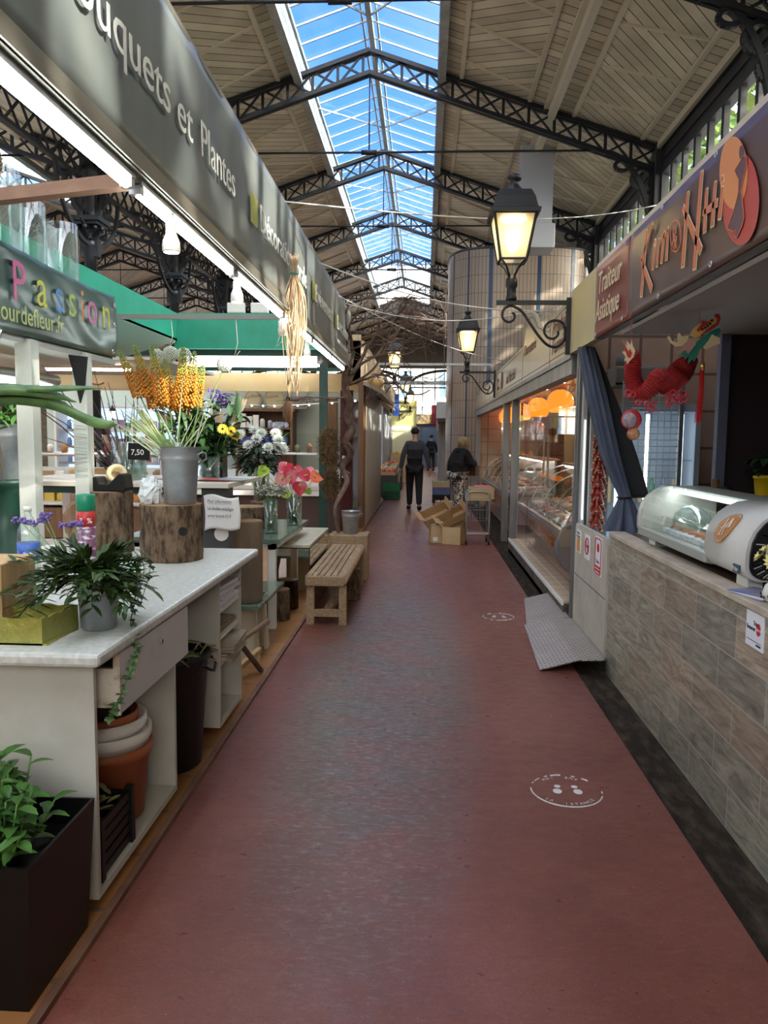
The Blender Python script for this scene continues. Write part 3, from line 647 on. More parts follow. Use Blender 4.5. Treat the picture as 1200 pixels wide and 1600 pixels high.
for L_,w_ in ((AMP+AMP[:1],.008),(WOM+WOM[:1],.004)):
    for p,q in zip(L_,L_[1:]): b.bar((KX-.029,p[0],p[1]),(KX-.029,q[0],q[1]),.002,w_,0,(0,.3,1))
b.build('logo_outline',tor,fr)
text('&',.17,(KX-.029,3.86,2.455),(0,-1,0),(0,0,1),tor,fr,ext=.001,sx=.8)
b=MB(); b.box((KX,-.6,2.26),(KX+.05,5.57,2.75)); b.box((KX-.012,-.6,2.745),(KX+.06,5.57,2.775),1); 
b.build('fascia_box',[mat('grey_fascia',(.16,.15,.145),.6),mat('pale_wood_strip',(.58,.50,.38),.6)],fr)
b=MB(); b.box((KX-.014,5.585,2.262),(KX+.05,6.5,2.765)); tag(b.build('cream_fascia_panel',mat('cream_yellow_panel',(.52,.44,.20),.5,col2=(.46,.40,.22),scale=2)),'plain cream yellow fascia panel left of the red end of the banner','panel')
b=MB(); b.box((KX+.06,-.6,2.72),(4.0,5.57,2.75)); struct(b.build('ceiling_stall_roof',mat('grey_fascia')))
b=MB(); b.box((KX+.06,-.6,2.235),(4.0,5.1,2.258)); struct(b.build('ceiling_stall',mat('grey_ceiling',(.33,.31,.29),.8)))
b=MB(); b.box((1.93,5.1,0),(4.0,5.16,2.26)); struct(b.build('wall_stall',mat('dark_maroon_wall',(.022,.010,.012),.7)))
b=MB(); b.box((3.9,-.6,0),(3.96,5.1,2.26)); struct(b.build('wall_stall_side',mat('dark_maroon_wall')))
b=MB(); b.box((1.88,5.07,0),(1.94,5.13,2.26)); struct(b.build('trim_wall_corner',mat('blue_grey_trim',(.12,.13,.19),.6)))
# wire grid, lit drinks fridge, air conditioner behind the opening
root=thing('wire_grid_panel','tall silver wire grid panel behind the hanging dragon','grid panel',(1.72,5.85,0))
b=MB()
for i in range(9): b.cyl((1.50+i*.047,5.85,.95),(1.50+i*.047,5.85,2.0),.0025,n=5)
for i in range(23): b.cyl((1.48,5.845,.95+i*.047),(1.9,5.845,.95+i*.047),.0025,n=5)
b.build('wires',alu,root); b=MB(); b.box((1.885,5.83,0),(1.915,5.87,2.0)); b.box((1.47,5.83,0),(1.49,5.87,2.0)); b.build('frame',alu,root)
root=thing('drinks_fridge','lit glass door fridge glowing behind the wire grid','fridge',(1.75,6.25,0))
b=MB(); b.box((1.42,6.4,.3),(2.1,6.44,1.8)); b.box((1.40,6.05,.0),(1.43,6.44,1.82)); b.box((2.08,6.05,0),(2.12,6.44,1.82)); b.box((1.4,6.05,1.78),(2.12,6.44,1.84)); b.box((1.4,6.05,0),(2.12,6.44,.3)); b.build('cabinet',mat('fridge_blue_white',(.45,.5,.58),.4),root)
b=MB(); 
for x in (1.50,1.72,1.98): b.box((x-.012,6.06,.35),(x+.012,6.075,1.76))
b.build('light_tube',mat('fridge_led_glow',(1,1,1),emit=3,ecol=(.8,.93,1)),root)
for z in (.7,1.05,1.4): b=MB(); b.box((1.43,6.1,z),(2.08,6.4,z+.012)); b.build('shelf',gl,root)
for i in range(14):
    x=1.47+(i%7)*.085; z=(.712,1.062)[i//7]; b=MB(); b.lathe([(.025,0),(.027,.01),(.027,.13),(.012,.17),(.012,.2)],(x,6.2,z),10); tag(b.build('drink_bottle',mat('bottle_tint_%d'%(i%3),((.3,.35,.4),(.45,.3,.15),(.1,.25,.15))[i%3],.3)),'small bottle standing on a shelf of the lit drinks fridge','bottle','bottles in the drinks fridge')
root=thing('air_conditioner','grey wall mounted air conditioner above the wire grid','air conditioner',(1.62,6.3,2.05))
b=MB(); b.box((1.46,6.1,1.97),(1.86,6.35,2.13)); b.build('housing',mat('grey_unit',(.22,.21,.2),.6),root,bevel=.02); b=MB(); b.box((1.47,6.09,1.985),(1.85,6.1,2.0)); b.build('air_slot',black,root)
b=MB(); b.cyl((1.55,6.2,2.13),(1.55,6.2,2.22),.06); b.build('fan_cap',mat('grey_unit'),root)
b=MB(); b.box((1.3,6.46,-.03),(4.0,6.52,2.5)); struct(b.build('wall_shop_partition',tile_mat('pink_beige_wall_tiles',(.50,.34,.25),(.46,.31,.23),(.2,.13,.1),.25,.3,'XZ')))
# yellow pot on shelf, plant with totem
def potted(name,label,loc,pr,ph,potm,nl,lw,ll,spread,h,group=None,up=.6,lm=None):
    root=thing(name,label,'plant',loc,0,group); b=MB(); b.lathe([(pr*.72,0),(pr*.8,.005),(pr,ph),(pr*1.05,ph),(pr*1.05,ph*.86),(pr*.9,ph*.85),(pr*.9,ph*.8)],n=18); b.build('pot',potm,root,world=False)
    b=MB()
    for i in range(nl):
        a=rnd(0,2*PI); d=Vector((math.cos(a),math.sin(a),up+rnd(-.4,.6))); p=Vector((math.cos(a)*spread*rnd(0,.6),math.sin(a)*spread*rnd(0,.6),ph+rnd(0,h)))
        b.leaf(p,d,ll*rnd(.7,1.2),lw*rnd(.8,1.2),(0,0,1),droop=.8)
    b.build('leaves',lm or leafm,root,world=False); return root
dleaf=mat('dark_leaf',(.02,.055,.018),.5,col2=(.04,.10,.03),scale=12)
b=MB(); b.box((1.98,4.8,1.19),(2.6,5.08,1.22)); tag(b.build('wall_shelf',woodb),'dark wooden shelf on the maroon wall under the yellow pot','shelf')
potted('potted_plant','trailing plant in bright yellow pot on a dark shelf',(2.13,4.92,1.22),.065,.125,mat('yellow_pot',(.72,.50,.02),.4),34,.05,.09,.1,.12,up=.3,lm=dleaf)
r_=potted('potted_plant','climbing plant with brown moss pole by the grid panel',(1.86,5.0,.935),.06,.10,black,22,.07,.12,.08,.2,up=.5,lm=dleaf)
b=MB(); b.tube([(0,0,.08),(0,0,.38)],.024,8); b.build('moss_pole',woodb,r_,world=False)
# ---------------- paper dragon
root=thing('paper_dragon','red honeycomb paper dragon with yellow and green head hanging on threads','paper dragon',(1.28,4.2,2.2))
hcr=mat('red_tissue_paper',(.36,.010,.008),.8,col2=(.22,.006,.006),scale=60)
def Z(px,py): a=px/7.06+960; c=py/7.06+480; return (round(1.08+(a-980)*.003352+(c-640)*.000165,4),round(1.72+(640-c)*.00337,4))
path=[(*Z(a,c),r/7.06*.00335/.62) for a,c,r in ((225,500,45),(230,600,80),(235,720,88),(245,840,92),(280,930,92),(350,930,88),(410,850,95),(455,785,95),(520,835,95),(600,860,100),(680,800,115),(750,720,128),(810,640,112),(860,570,70))]
def catm(pts,k=6):
    P_=[Vector(p) for p in pts]; out=[]
    for i in range(len(P_)-1):
        p0=P_[max(i-1,0)];p1=P_[i];p2=P_[i+1];p3=P_[min(i+2,len(P_)-1)]
        for j in range(k):
            t=j/k; out.append(.5*((2*p1)+(p2-p0)*t+(2*p0-5*p1+4*p2-p3)*t*t+(3*p1-p0-3*p2+p3)*t**3))
    out.append(P_[-1]); return out
sm=catm([(x,z,r) for x,z,r in path],9); pts=[];rad=[]
for i,p in enumerate(sm): pts.append(Vector((p[0],4.2+.05*math.sin(i*.08),p[1]))); rad.append(p[2]*.62*(1+.13*(i%2)))
b=MB(); b.tube(pts,rad,14,smooth=False); b.build('honeycomb_body',hcr,root)
Yd=4.12
def dflat(pts,y,m,name,t=.004): b=MB(); b.prism(pts,(0,y,0),(1,0,0),(0,0,1),(0,t,0)); return b.build(name,m,root)
dg=mat('dragon_green',(.02,.22,.15),.6); dy=mat('dragon_yellow',(.62,.42,.12),.6); dr=mat('dragon_red',(.5,.03,.03),.6); dp=mat('dragon_cream',(.72,.58,.34),.6); bk=blackm
jag=[(640,575),(700,545),(715,600),(760,560),(750,645),(800,590),(815,620),(860,540),(870,500),(920,450),(960,400),(1000,370),(1070,340),(1100,300),(1085,260),(1040,270),(940,330),(850,400),(800,460),(700,510)]
dflat([Z(*p) for p in jag],Yd-.01,dg,'green_jaw')
dflat([Z(*p) for p in [(760,340),(800,270),(860,220),(930,185),(990,180),(1040,150),(1060,210),(1020,260),(940,310),(870,350),(820,370)]],Yd-.02,dy,'yellow_face')
dflat([Z(*p) for p in [(830,290),(870,240),(890,190),(960,200),(1000,170),(1030,115),(1070,115),(1085,160),(1060,230),(1000,275),(920,320),(880,360),(860,310)]],Yd-.026,dr,'red_crest')
dflat([Z(*p) for p in [(850,310),(900,260),(960,215),(985,190),(1010,140),(1040,170),(1040,210),(990,240),(930,290),(870,340)]],Yd-.032,dy,'brow')
dflat([Z(*p) for p in [(525,360),(550,345),(580,400),(640,420),(635,330),(660,310),(680,350),(760,340),(740,400),(690,450),(620,460),(560,420)]],Yd-.012,dp,'horns')
dflat([Z(*p) for p in [(905,470),(960,400),(1000,330),(1040,350),(1085,370),(1085,430),(1040,440),(1000,460),(970,475),(930,490)]],Yd-.018,dp,'beard')
dflat([Z(*p) for p in [(600,525),(650,500),(720,430),(780,380),(830,430),(800,470),(760,520),(740,540),(720,500),(690,500),(640,530)]],Yd-.022,mat('dragon_pink',(.55,.30,.24),.6),'whiskers')
b=MB()
for p in ((885,280),(915,265),(940,245),(965,222),(985,188)): q=Z(*p); b.cyl((q[0],Yd-.034,q[1]),(q[0],Yd-.040,q[1]),.006,n=10)
b.build('eye',bk,root)
tl=[(160,600),(130,640),(120,600),(95,600),(115,560),(75,500),(120,500),(75,375),(130,440),(120,380),(165,430),(180,370),(190,440),(220,490),(200,560)]
dflat([Z(*p) for p in tl],4.17,dp,'tail_fins'); dflat([Z(*p) for p in [(130,560),(75,375),(140,500),(160,470),(180,520),(160,570)]],4.165,dr,'tail_accent')
b=MB()
for cx,cy,s in ((120,965,38),(170,975,30),(230,1060,28),(330,1075,30),(370,1130,34),(390,1080,26),(560,990,34),(610,960,36),(660,990,40),(720,960,36),(740,1010,34),(680,1040,30),(590,1040,34),(560,1075,24),(650,1010,24)):
    q=Z(cx,cy); rr=s/7.06/1200*4.2
    b.tube([Vector((q[0]+rr*math.cos(a*PI/5),4.14,q[1]+rr*math.sin(a*PI/5))) for a in range(11)],.0045,5,cap=False)
b.build('paper_claws',mat('pink_red_paper',(.55,.03,.05),.6),root)
b=MB(); q=Z(905,0); b.cyl((q[0],4.14,Z(905,200)[1]),(q[0],4.14,2.24),.0012,n=5); b.cyl((Z(190,0)[0],4.17,Z(190,480)[1]),(Z(190,0)[0],4.17,2.24),.0012,n=5); b.build('threads',redp,root)
root2=thing('tassel','red silk tassel with gold cap hanging from the dragon','tassel',(Z(900,650)[0],4.1,Z(900,650)[1]))
b=MB()
for i in range(26): a=rnd(0,2*PI);rr=rnd(0,.012); b.tube([(rr*math.cos(a),rr*math.sin(a),-.02),(rr*1.4*math.cos(a),rr*1.4*math.sin(a),-.14),(rr*1.9*math.cos(a)-.008,rr*1.5*math.sin(a),-.275-rnd(0,.03))],.0022,4)
b.build('threads',mat('red_silk',(.55,.01,.01),.4),root2,world=False); b=MB(); b.cyl((0,0,-.03),(0,0,.01),.012,n=10); b.build('cap',mat('gold_cap',(.6,.4,.1),.3,.9),root2,world=False)
b=MB(); b.cyl((0,0,.01),(.003,.04,.16),.001,n=5); b.build('cord',redp,root2,world=False)
# small painted festive face ornament hanging beneath
root=thing('festive_ornament','round painted paper ornament with red hood hanging below the dragon\'s body','ornament',(1.10,4.2,1.7))
b=MB(); b.ball((1.105,4.2,1.665),(.055,.03,.055),16); b.build('hood',dr,root); b=MB(); b.ball((1.09,4.178,1.662),(.038,.02,.042),14); b.build('face_disc',mat('ornament_face',(.5,.42,.4),.5,col2=(.2,.15,.25),scale=30),root)
b=MB(); b.ball((1.115,4.19,1.59),(.035,.02,.035),12); b.build('lower_rosette',mat('rosette',(.45,.08,.06),.5,col2=(.5,.35,.15),scale=40),root); b=MB(); b.cyl((1.105,4.2,1.71),(1.11,4.17,1.80),.0012,n=5); b.build('thread',redp,root)
# ---------------- posts between the stalls, curtain, firecrackers, door panel
b=MB(); b.box((1.245,6.36,-.03),(1.345,6.46,2.28)); b.box((1.235,6.40,-.03),(1.25,6.43,2.28)); tag(b.build('metal_post',steel,bevel=.006),'wide stainless post beside the white panelled half door','post')
b=MB(); b.box((1.26,6.22,.87),(1.29,6.30,2.28)); b.box((1.30,6.12,.87),(1.325,6.16,2.28)); tag(b.build('window_jamb',mat('grey_aluminium_jamb',(.42,.41,.38),.5)),'slim grey window jamb carrying a row of tiny lights','jamb')
b=MB()
for i in range(64): b.box((1.271,6.208,.92+i*.0125),(1.279,6.218,.925+i*.0125))
tag(b.build('led_strip_light',mat('led_dots_glow',(1,1,1),emit=2.2,ecol=(.85,.95,1))),'vertical strip of tiny white lights on the slim jamb','light strip')
root=thing('half_door','cream half door with three small stickers beside the ramp','door',(1.27,5.75,.05))
b=MB(); b.prism(rrect(5.225,6.33,.04,.885,(.03,.05,.05,.03)),(1.265,0,0),(0,1,0),(0,0,1),(.03,0,0)); b.build('panel',mat('cream_door_panel',(.55,.51,.42),.5,col2=(.44,.40,.32),scale=5),root)
b=MB(); b.box((1.247,5.23,.47),(1.25,6.32,.473)); b.build('seam',blackm,root)
for i,(y0,y1,z0,z1) in enumerate(((6.08,6.25,.66,.84),(5.75,5.93,.655,.84),(5.37,5.57,.60,.87))):
    b=MB(); b.box((1.245,y0,z0),(1.2495,y1,z1)); s=b.build('sticker',paper,root)
    if i==0: b=MB(); b.box((1.243,y0+.03,z0+.01),(1.2455,y1-.03,z0+.12)); b.build('orange_square',mat('sticker_orange',(.7,.28,.04),.5),s); text('Chèque\nDéjeuner',.026,(1.243,y1-.02,z1-.03),(0,-1,0),(0,0,1),blackm,s,ext=.0004,sx=1.3)
    if i==1:
        b=MB(); ring=[Vector((1.242,(y0+y1)/2+.06*math.cos(a*PI/10),.755+.06*math.sin(a*PI/10))) for a in range(21)]
        for p,q in zip(ring,ring[1:]): b.bar(p,q,.003,.012,0,(0,.2,1))
        b.bar((1.242,y0+.05,.715),(1.242,y1-.05,.80),.003,.01,0,(0,.2,1)); b.build('no_smoking_ring',sred,s); b=MB(); b.box((1.243,y0+.05,.748),(1.2455,y1-.05,.762)); b.build('cigarette',blackm,s)
    if i==2:
        b=MB(); ring=[Vector((1.242,p[0],p[1])) for p in rrect(y0+.01,y1-.01,z0+.01,z1-.01,(.03,.03,.03,.03))]; ring.append(ring[0])
        for p,q in zip(ring,ring[1:]): b.bar(p,q,.003,.008,0,(0,.2,1))
        b.box((1.241,y0+.03,z0+.05),(1.245,y1-.03,z0+.065)); b.box((1.241,y0+.03,z0+.025),(1.245,y1-.03,z0+.04)); b.cyl((1.245,(y0+y1)/2,z1-.075),(1.241,(y0+y1)/2,z1-.075),.032,n=16); b.build('red_marks',sred,s); text('Ticket',.035,(1.242,y1-.04,z0+.085),(0,-1,0),(0,0,1),blackm,s,ext=.0004,sx=1.2)
navy=mat('blue_grey_curtain',(.045,.055,.085),.8,col2=(.075,.085,.12),scale=4)
root=thing('tied_curtain','blue grey curtain gathered and tied with a black cord above the counter end','curtain',(1.4,5.4,.93))
def curt(u,v):  # v: 0 top, 1 bottom
    path_=[Vector((1.22,6.02,2.26)),Vector((1.27,5.85,1.9)),Vector((1.335,5.62,1.45)),Vector((1.405,5.42,1.16)),Vector((1.40,5.36,1.03)),Vector((1.40,5.34,.935))]
    q=min(v*5,4.999); i=int(q); p=path_[i].lerp(path_[i+1],q-i); wd=[.05,.065,.06,.035,.085,.13]; r=wd[i]+(wd[i+1]-wd[i])*(q-i); a=2*PI*u
    fold=1+.22*math.sin(a*9+v*3)+.1*math.sin(a*17)
    return p+Vector((r*math.cos(a)*fold,r*1.1*math.sin(a)*fold,.0))
b=MB(); b.grid(curt,72,40); b.build('cloth',navy,root)
b=MB(); b.tube([Vector((1.40+.05*math.cos(a*PI/8),5.42+.055*math.sin(a*PI/8),1.155+.004*a/8)) for a in range(17)],.007,6); b.tube([(1.36,5.4,1.155),(1.5,5.33,1.17),(1.56,5.3,1.2)],.004,5); b.build('tie_cord',black,root)
b=MB(); b.grid(lambda u,v: Vector((1.25+.16*v+(.12*math.sin(v*PI*.5)+.03)*u,6.1-.62*v-.1*u,2.26-1.1*v)),12,24); tag(b.build('black_cloth',blackm,solid=.004),'black cloth drape hanging between the curtain and the wire grid','cloth')
root=thing('firecracker_string','string of red and gold decorative firecrackers hanging beside the curtain','decoration',(1.36,6.0,1.75))
fc=mat('firecracker_red',(.36,.02,.015),.3,col2=(.65,.35,.10),scale=45,contrast=(.56,.62)); gold=mat('gold_foil',(.7,.42,.15),.3,.8)
b=MB(); b.cyl((1.355,6.0,.9),(1.355,6.0,1.78),.003,n=5); b.build('cord',redp,root)
for k in range(15):
    z=1.66-k*.052
    for j in range(4):
        a=j*PI/2+k*.8+.4; s=.03+.004*(k%3); d=Vector((math.cos(a)*.55,math.sin(a)*.35,-1)).normalized(); p=Vector((1.352+.012*math.cos(a)-.002*k*.5,5.985+.012*math.sin(a),z)); q=p+d*.085
        b=MB(); b.cyl(p,q,.0125,n=9); cc=b.build('firecracker',fc,root); b=MB(); b.cyl(q-d*.006,q+d*.003,.0128,n=9); b.build('gold_end',gold,cc)
b=MB(); b.cyl((1.285,5.99,1.70),(1.34,5.98,1.745),.013,n=9); b.build('firecracker',fc,root)
# ---------------- chequer plate ramps
chk=tile_mat('chequer_plate',(.52,.47,.41),(.43,.38,.33),(.18,.15,.13),.05,.028,'XY',.5,.4,.006)
def plate(name,label,c):
    b=MB(); b.hexa([Vector(p)-Vector((0,0,.008)) for p in c]+[Vector(p) for p in c]); return tag(b.build(name,chk),label,'ramp')
plate('ramp_plate','chequered metal ramp plate lying in front, nearest the tiled counter',[(.80,5.1,.012),(1.06,5.1,.085),(1.06,6.3,.085),(.86,6.36,.012)])
plate('ramp_plate','flat chequered metal plate joining the near ramp to the half door',[(1.06,5.1,.085),(1.24,5.12,.085),(1.24,6.34,.085),(1.06,6.3,.085)])
plate('ramp_plate','chequered metal ramp plate at the foot of the stainless post',[(.88,6.38,.012),(1.24,6.42,.075),(1.24,7.45,.075),(1.0,7.45,.012)])
# ================================================================ street lanterns on scroll brackets
lw_glow=mat('lantern_bulb_glow',(1,.8,.5),emit=14,ecol=(1,.76,.38)); lpane=glass('lantern_pane',(1,.93,.76),.06,frost=.42)
liron=mat('lantern_iron',(.022,.022,.022),.45,.4)
def lantern_parts(root,z0=0.,S=1.):
    """z0: top of the arm; lantern built upward, axis at x=y=0"""
    b=MB(); b.lathe([(.045,0),(.045,.03),(.038,.035),(.038,.10),(.048,.11),(.048,.17),(.04,.175),(.03,.20)],(0,0,z0),14)
    for i in range(4):
        a=PI/4+i*PI/2; c,s=math.cos(a),math.sin(a); b.tube([(.02*c,.02*s,z0+.19),(.05*c,.05*s,z0+.225),(.075*c,.075*s,z0+.27),(.135*c,.135*s,z0+.315)],.009,6)
    b.build('socket',liron,root,world=False)
    zb,zt=z0+.315,z0+.66; rb,rt=.105,.165; b=MB()
    cs=[(1,1),(-1,1),(-1,-1),(1,-1)]
    for i in range(4):
        p=Vector((cs[i][0]*rb,cs[i][1]*rb,zb)); q=Vector((cs[i][0]*rt,cs[i][1]*rt,zt)); n=cs[(i+1)%4]; p2=Vector((n[0]*rb,n[1]*rb,zb)); q2=Vector((n[0]*rt,n[1]*rt,zt))
        b.bar(p,q,.016); b.bar(p,p2,.016); b.bar(q,q2,.016)
    b.build('frame',liron,root,world=False)
    b=MB()
    for i in range(4):
        n=cs[(i+1)%4]; c=cs[i]; b.poly([(c[0]*rb,c[1]*rb,zb),(n[0]*rb,n[1]*rb,zb),(n[0]*rt,n[1]*rt,zt),(c[0]*rt,c[1]*rt,zt)])
    b.build('glass_panes',lpane,root,world=False)
    b=MB(); s2=math.sqrt(2); b.lathe([(.195*s2,zt),(.20*s2,zt+.03),(.178*s2,zt+.04),(.155*s2,zt+.13),(.128*s2,zt+.185),(.125*s2,zt+.19),(.02,zt+.195)],n=4,smooth=False); 
    b.bm.transform(Matrix.Rotation(PI/4,4,'Z')); b.build('roof_hood',liron,root,world=False)
    b=MB(); b.lathe([(.085,zt+.19),(.07,zt+.22),(.04,zt+.255),(.035,zt+.285),(.055,zt+.295),(.062,zt+.315),(.04,zt+.335),(.02,zt+.345)],n=16); b.build('finial',liron,root,world=False)
    b=MB(); b.ball((0,0,zb+.14),(.05,.05,.075),10); b.build('bulb',lw_glow,root,world=False)
    b=MB(); b.lathe([(.1,zt-.02),(.11,zt-.01)],n=12); b.build('reflector',lw_glow,root,world=False)
def spiral(c,r0,r1,a0,turns,n=26,ax=(1,0,0)):
    ax=Vector(ax); out=[]
    for i in range(n+1):
        t=i/n; a=a0+turns*2*PI*t; r=r0+(r1-r0)*t; out.append(Vector(c)+ax*(r*math.cos(a))+Vector((0,0,r*math.sin(a))))
    return out
def lantern(label,loc,arm,side=1):
    """loc: where the wall post meets the arm; the arm reaches -x (side=1)"""
    root=thing('street_lantern',label,'lantern',loc); s=-side
    b=MB(); b.bar((0,0,.04),(0,0,-.42),.035,.035,0,(0,1,0)); b.build('wall_post',liron,root,world=False)
    b=MB(); b.bar((0,0,0),(s*arm,0,0),.03,.035); b.build('arm',liron,root,world=False)
    # scroll
    k=arm/.62
    pts=spiral((s*.46*k,0,-.10*k),.032*k,.078*k,R(20),-1.05 if s<0 else -1.05,22,(s*-1,0,0))
    mid=[Vector((s*.40*k,0,-.075*k)),Vector((s*.33*k,0,-.17*k)),Vector((s*.25*k,0,-.28*k)),Vector((s*.17*k,0,-.36*k)),Vector((s*.09*k,0,-.375*k)),Vector((s*.03*k,0,-.32*k))]
    sp2=spiral((s*.125*k,0,-.245*k),.115*k,.035*k,R(-15),1.15,26,(-s,0,0))
    sp1=spiral((s*.50*k,0,-.11*k),.085*k,.03*k,R(75),.95,24,(s*-1,0,0))
    b=MB(); b.tube(sp1[::-1],.011,6); b.tube(catm([sp1[0]]+mid,5)+sp2[:],.011,6) if False else b.tube(catm([sp1[0],*mid],5),.012,6); b.tube(catm([mid[-2],mid[-1],*sp2[3::3]],4),.011,6); b.build('scroll',liron,root,world=False)
    lr=thing('x','x','x'); bpy.data.objects.remove(lr)
    hold=bpy.data.objects.new('lamp_head',None); COL.objects.link(hold); hold.parent=root; hold.location=(s*(arm-.12),0,.017)
    for nm in ('label','category'):
        if nm in hold: del hold[nm]
    lantern_parts(hold); return root
l1=lantern('large lit black street lantern on a scroll bracket, nearest the camera',(1.165,6.5,2.675),.59)
l2=dup(l1,(1.17,13.2,2.68),label='lit black street lantern in front of the tiled tower, second along the right')
# ================================================================ butcher's glazed shop
BX=1.2
root=thing('shop_fascia','cream butcher\'s fascia board with brown script lettering above the glass front','sign',(BX,12.5,2.27))
pr=[(6.52,2.27),(18.4,2.27),(18.4,2.61),(13.2,2.60),(13.18,2.68),(9.66,2.70),(9.62,2.85),(9.45,2.95),(9.2,3.01),(8.95,2.99),(8.72,2.93),(8.6,2.85),(8.35,2.72),(7.66,2.64),(7.6,2.72),(6.52,2.75)]
b=MB(); b.prism(pr,(BX+.02,0,0),(0,1,0),(0,0,1),(.04,0,0)); b.build('board',mat('cream_enamel_board',(.50,.44,.30),.3,col2=(.44,.39,.28),scale=2),root)
brn=mat('brown_script',(.22,.09,.05),.6)
b=MB(); q=[(y,z) for y,z in pr]; ins=[(6.56,2.31),(18.3,2.31),(18.3,2.57),(13.22,2.565),(13.15,2.64),(9.7,2.66),(9.58,2.8),(9.4,2.9),(9.15,2.96),(8.9,2.93),(8.7,2.86),(8.5,2.76),(7.7,2.6),(7.56,2.67),(6.56,2.70)]
for p,r_ in zip(ins,ins[1:]+ins[:1]): b.bar((BX-.001,p[0],p[1]),(BX-.001,r_[0],r_[1]),.003,.008,0,(0,.3,1))
for y in (7.62,9.7,13.16,15.5): b.box((BX-.003,y-.004,2.28),(BX,y+.004,2.62))
b.build('board_lines',brn,root)
for s,sz,y,z,sh in (('Produits',.2,7.5,2.53,.3),('Fermiers',.2,7.5,2.36,.3),('Charcuterie',.17,9.6,2.56,.3),('du Marché',.21,11.6,2.37,.3),('Boeuf',.09,13.0,2.5,.2),('Volailles',.09,13.0,2.36,.2),('Triperie',.12,15.2,2.42,.3)):
    text(s,sz,(BX-.004,y,z),(0,-1,0),(0,0,1),brn,root,shear=sh,ext=.001,sx=1.25 if sz>.1 else 1.4)
b=MB(); b.prism([(0,0),(.34,0),(.38,.12),(.3,.25),(.12,.27),(.02,.2)],(BX-.004,12.4,2.34),(0,-1,0),(0,0,1),(.002,0,0)); b.build('painted_emblem',brn,root)
b=MB(); b.box((BX+.01,6.52,2.10),(BX+.13,18.4,2.268)); b.box((BX-.01,6.5,2.225),(BX+.01,18.4,2.268)); struct(b.build('trim_shop_lintel',steel))
b=MB(); b.box((BX+.04,6.52,2.62),(4.0,18.4,2.66)); struct(b.build('ceiling_shop_roof',mat('grey_roof_sheet',(.3,.3,.29),.7)))
b=MB(); b.box((BX+.13,6.52,2.3),(3.9,18.4,2.34)); 
for i in range(9): b.box((BX+.14+i*.02,6.52,2.12+i*.009),(BX+.152+i*.02,18.4,2.14+i*.009))
struct(b.build('ceiling_shop',mat('orange_varnished_ceiling',(.42,.17,.06),.3)))
b=MB(); b.box((3.3,6.52,-.03),(3.36,18.4,2.3)); struct(b.build('wall_shop_back',tile_mat('pink_wall_tiles',(.58,.40,.32),(.55,.37,.29),(.22,.14,.11),.3,.3,'YZ')))
b=MB(); b.box((BX+.12,18.3,-.03),(3.3,18.36,2.3)); struct(b.build('wall_shop_end',tile_mat('cream_wall_tiles',(.62,.46,.26),(.60,.44,.25),(.35,.24,.14),.3,.3,'XZ')))
b=MB(); b.box((2.62,13.2,0),(2.7,13.3,2.3)); b.box((2.7,15.0,0),(3.3,15.06,2.3)); struct(b.build('wall_shop_niche',mat('shop_cream_wall',(.5,.42,.25),.6)))
b=MB(); b.box((BX+.02,6.52,-.03),(3.3,10.95,.02)); b.box((BX+.3,10.95,-.03),(3.3,18.3,.02)); struct(b.build('floor_shop',mat('shop_floor',(.35,.28,.2),.5)))
for y,wd,lb in ((10.85,.10,'steel post at the far end of the first meat counter\'s window'),(12.0,.12,'steel post beside the shopping trolley'),(18.2,.1,'steel post at the far end of the butcher\'s windows')):
    b=MB(); b.box((BX+.02,y,-.03),(BX+.12,y+wd,2.1)); tag(b.build('window_post',steel),lb,'post')
for n,(a,c) in enumerate(((6.47,10.85),(12.12,18.2))):
    b=MB(); b.poly([(BX+.07,a,.17),(BX+.07,c,.17),(BX+.07,c,2.1),(BX+.07,a,2.1)]); struct(b.build('window_%d'%(n+1),gl))
root=thing('tiled_plinth','low beige tiled plinth with white edging under the butcher\'s window','plinth',(1.45,8.7,-.03))
b=MB(); b.box((1.22,6.6,-.03),(1.75,10.84,.15)); b.build('core',mat('dirty_plinth_side',(.16,.13,.09),.8,col2=(.05,.04,.035),scale=7),root)
b=MB(); b.box((1.215,6.6,.15),(1.75,10.84,.165)); b.build('tile_top',tile_mat('beige_plinth_tiles',(.58,.44,.27),(.54,.41,.25),(.28,.2,.13),.4,.26),root)
b=MB(); b.box((1.205,6.59,.135),(1.222,10.85,.172)); b.build('white_edging',white,root)
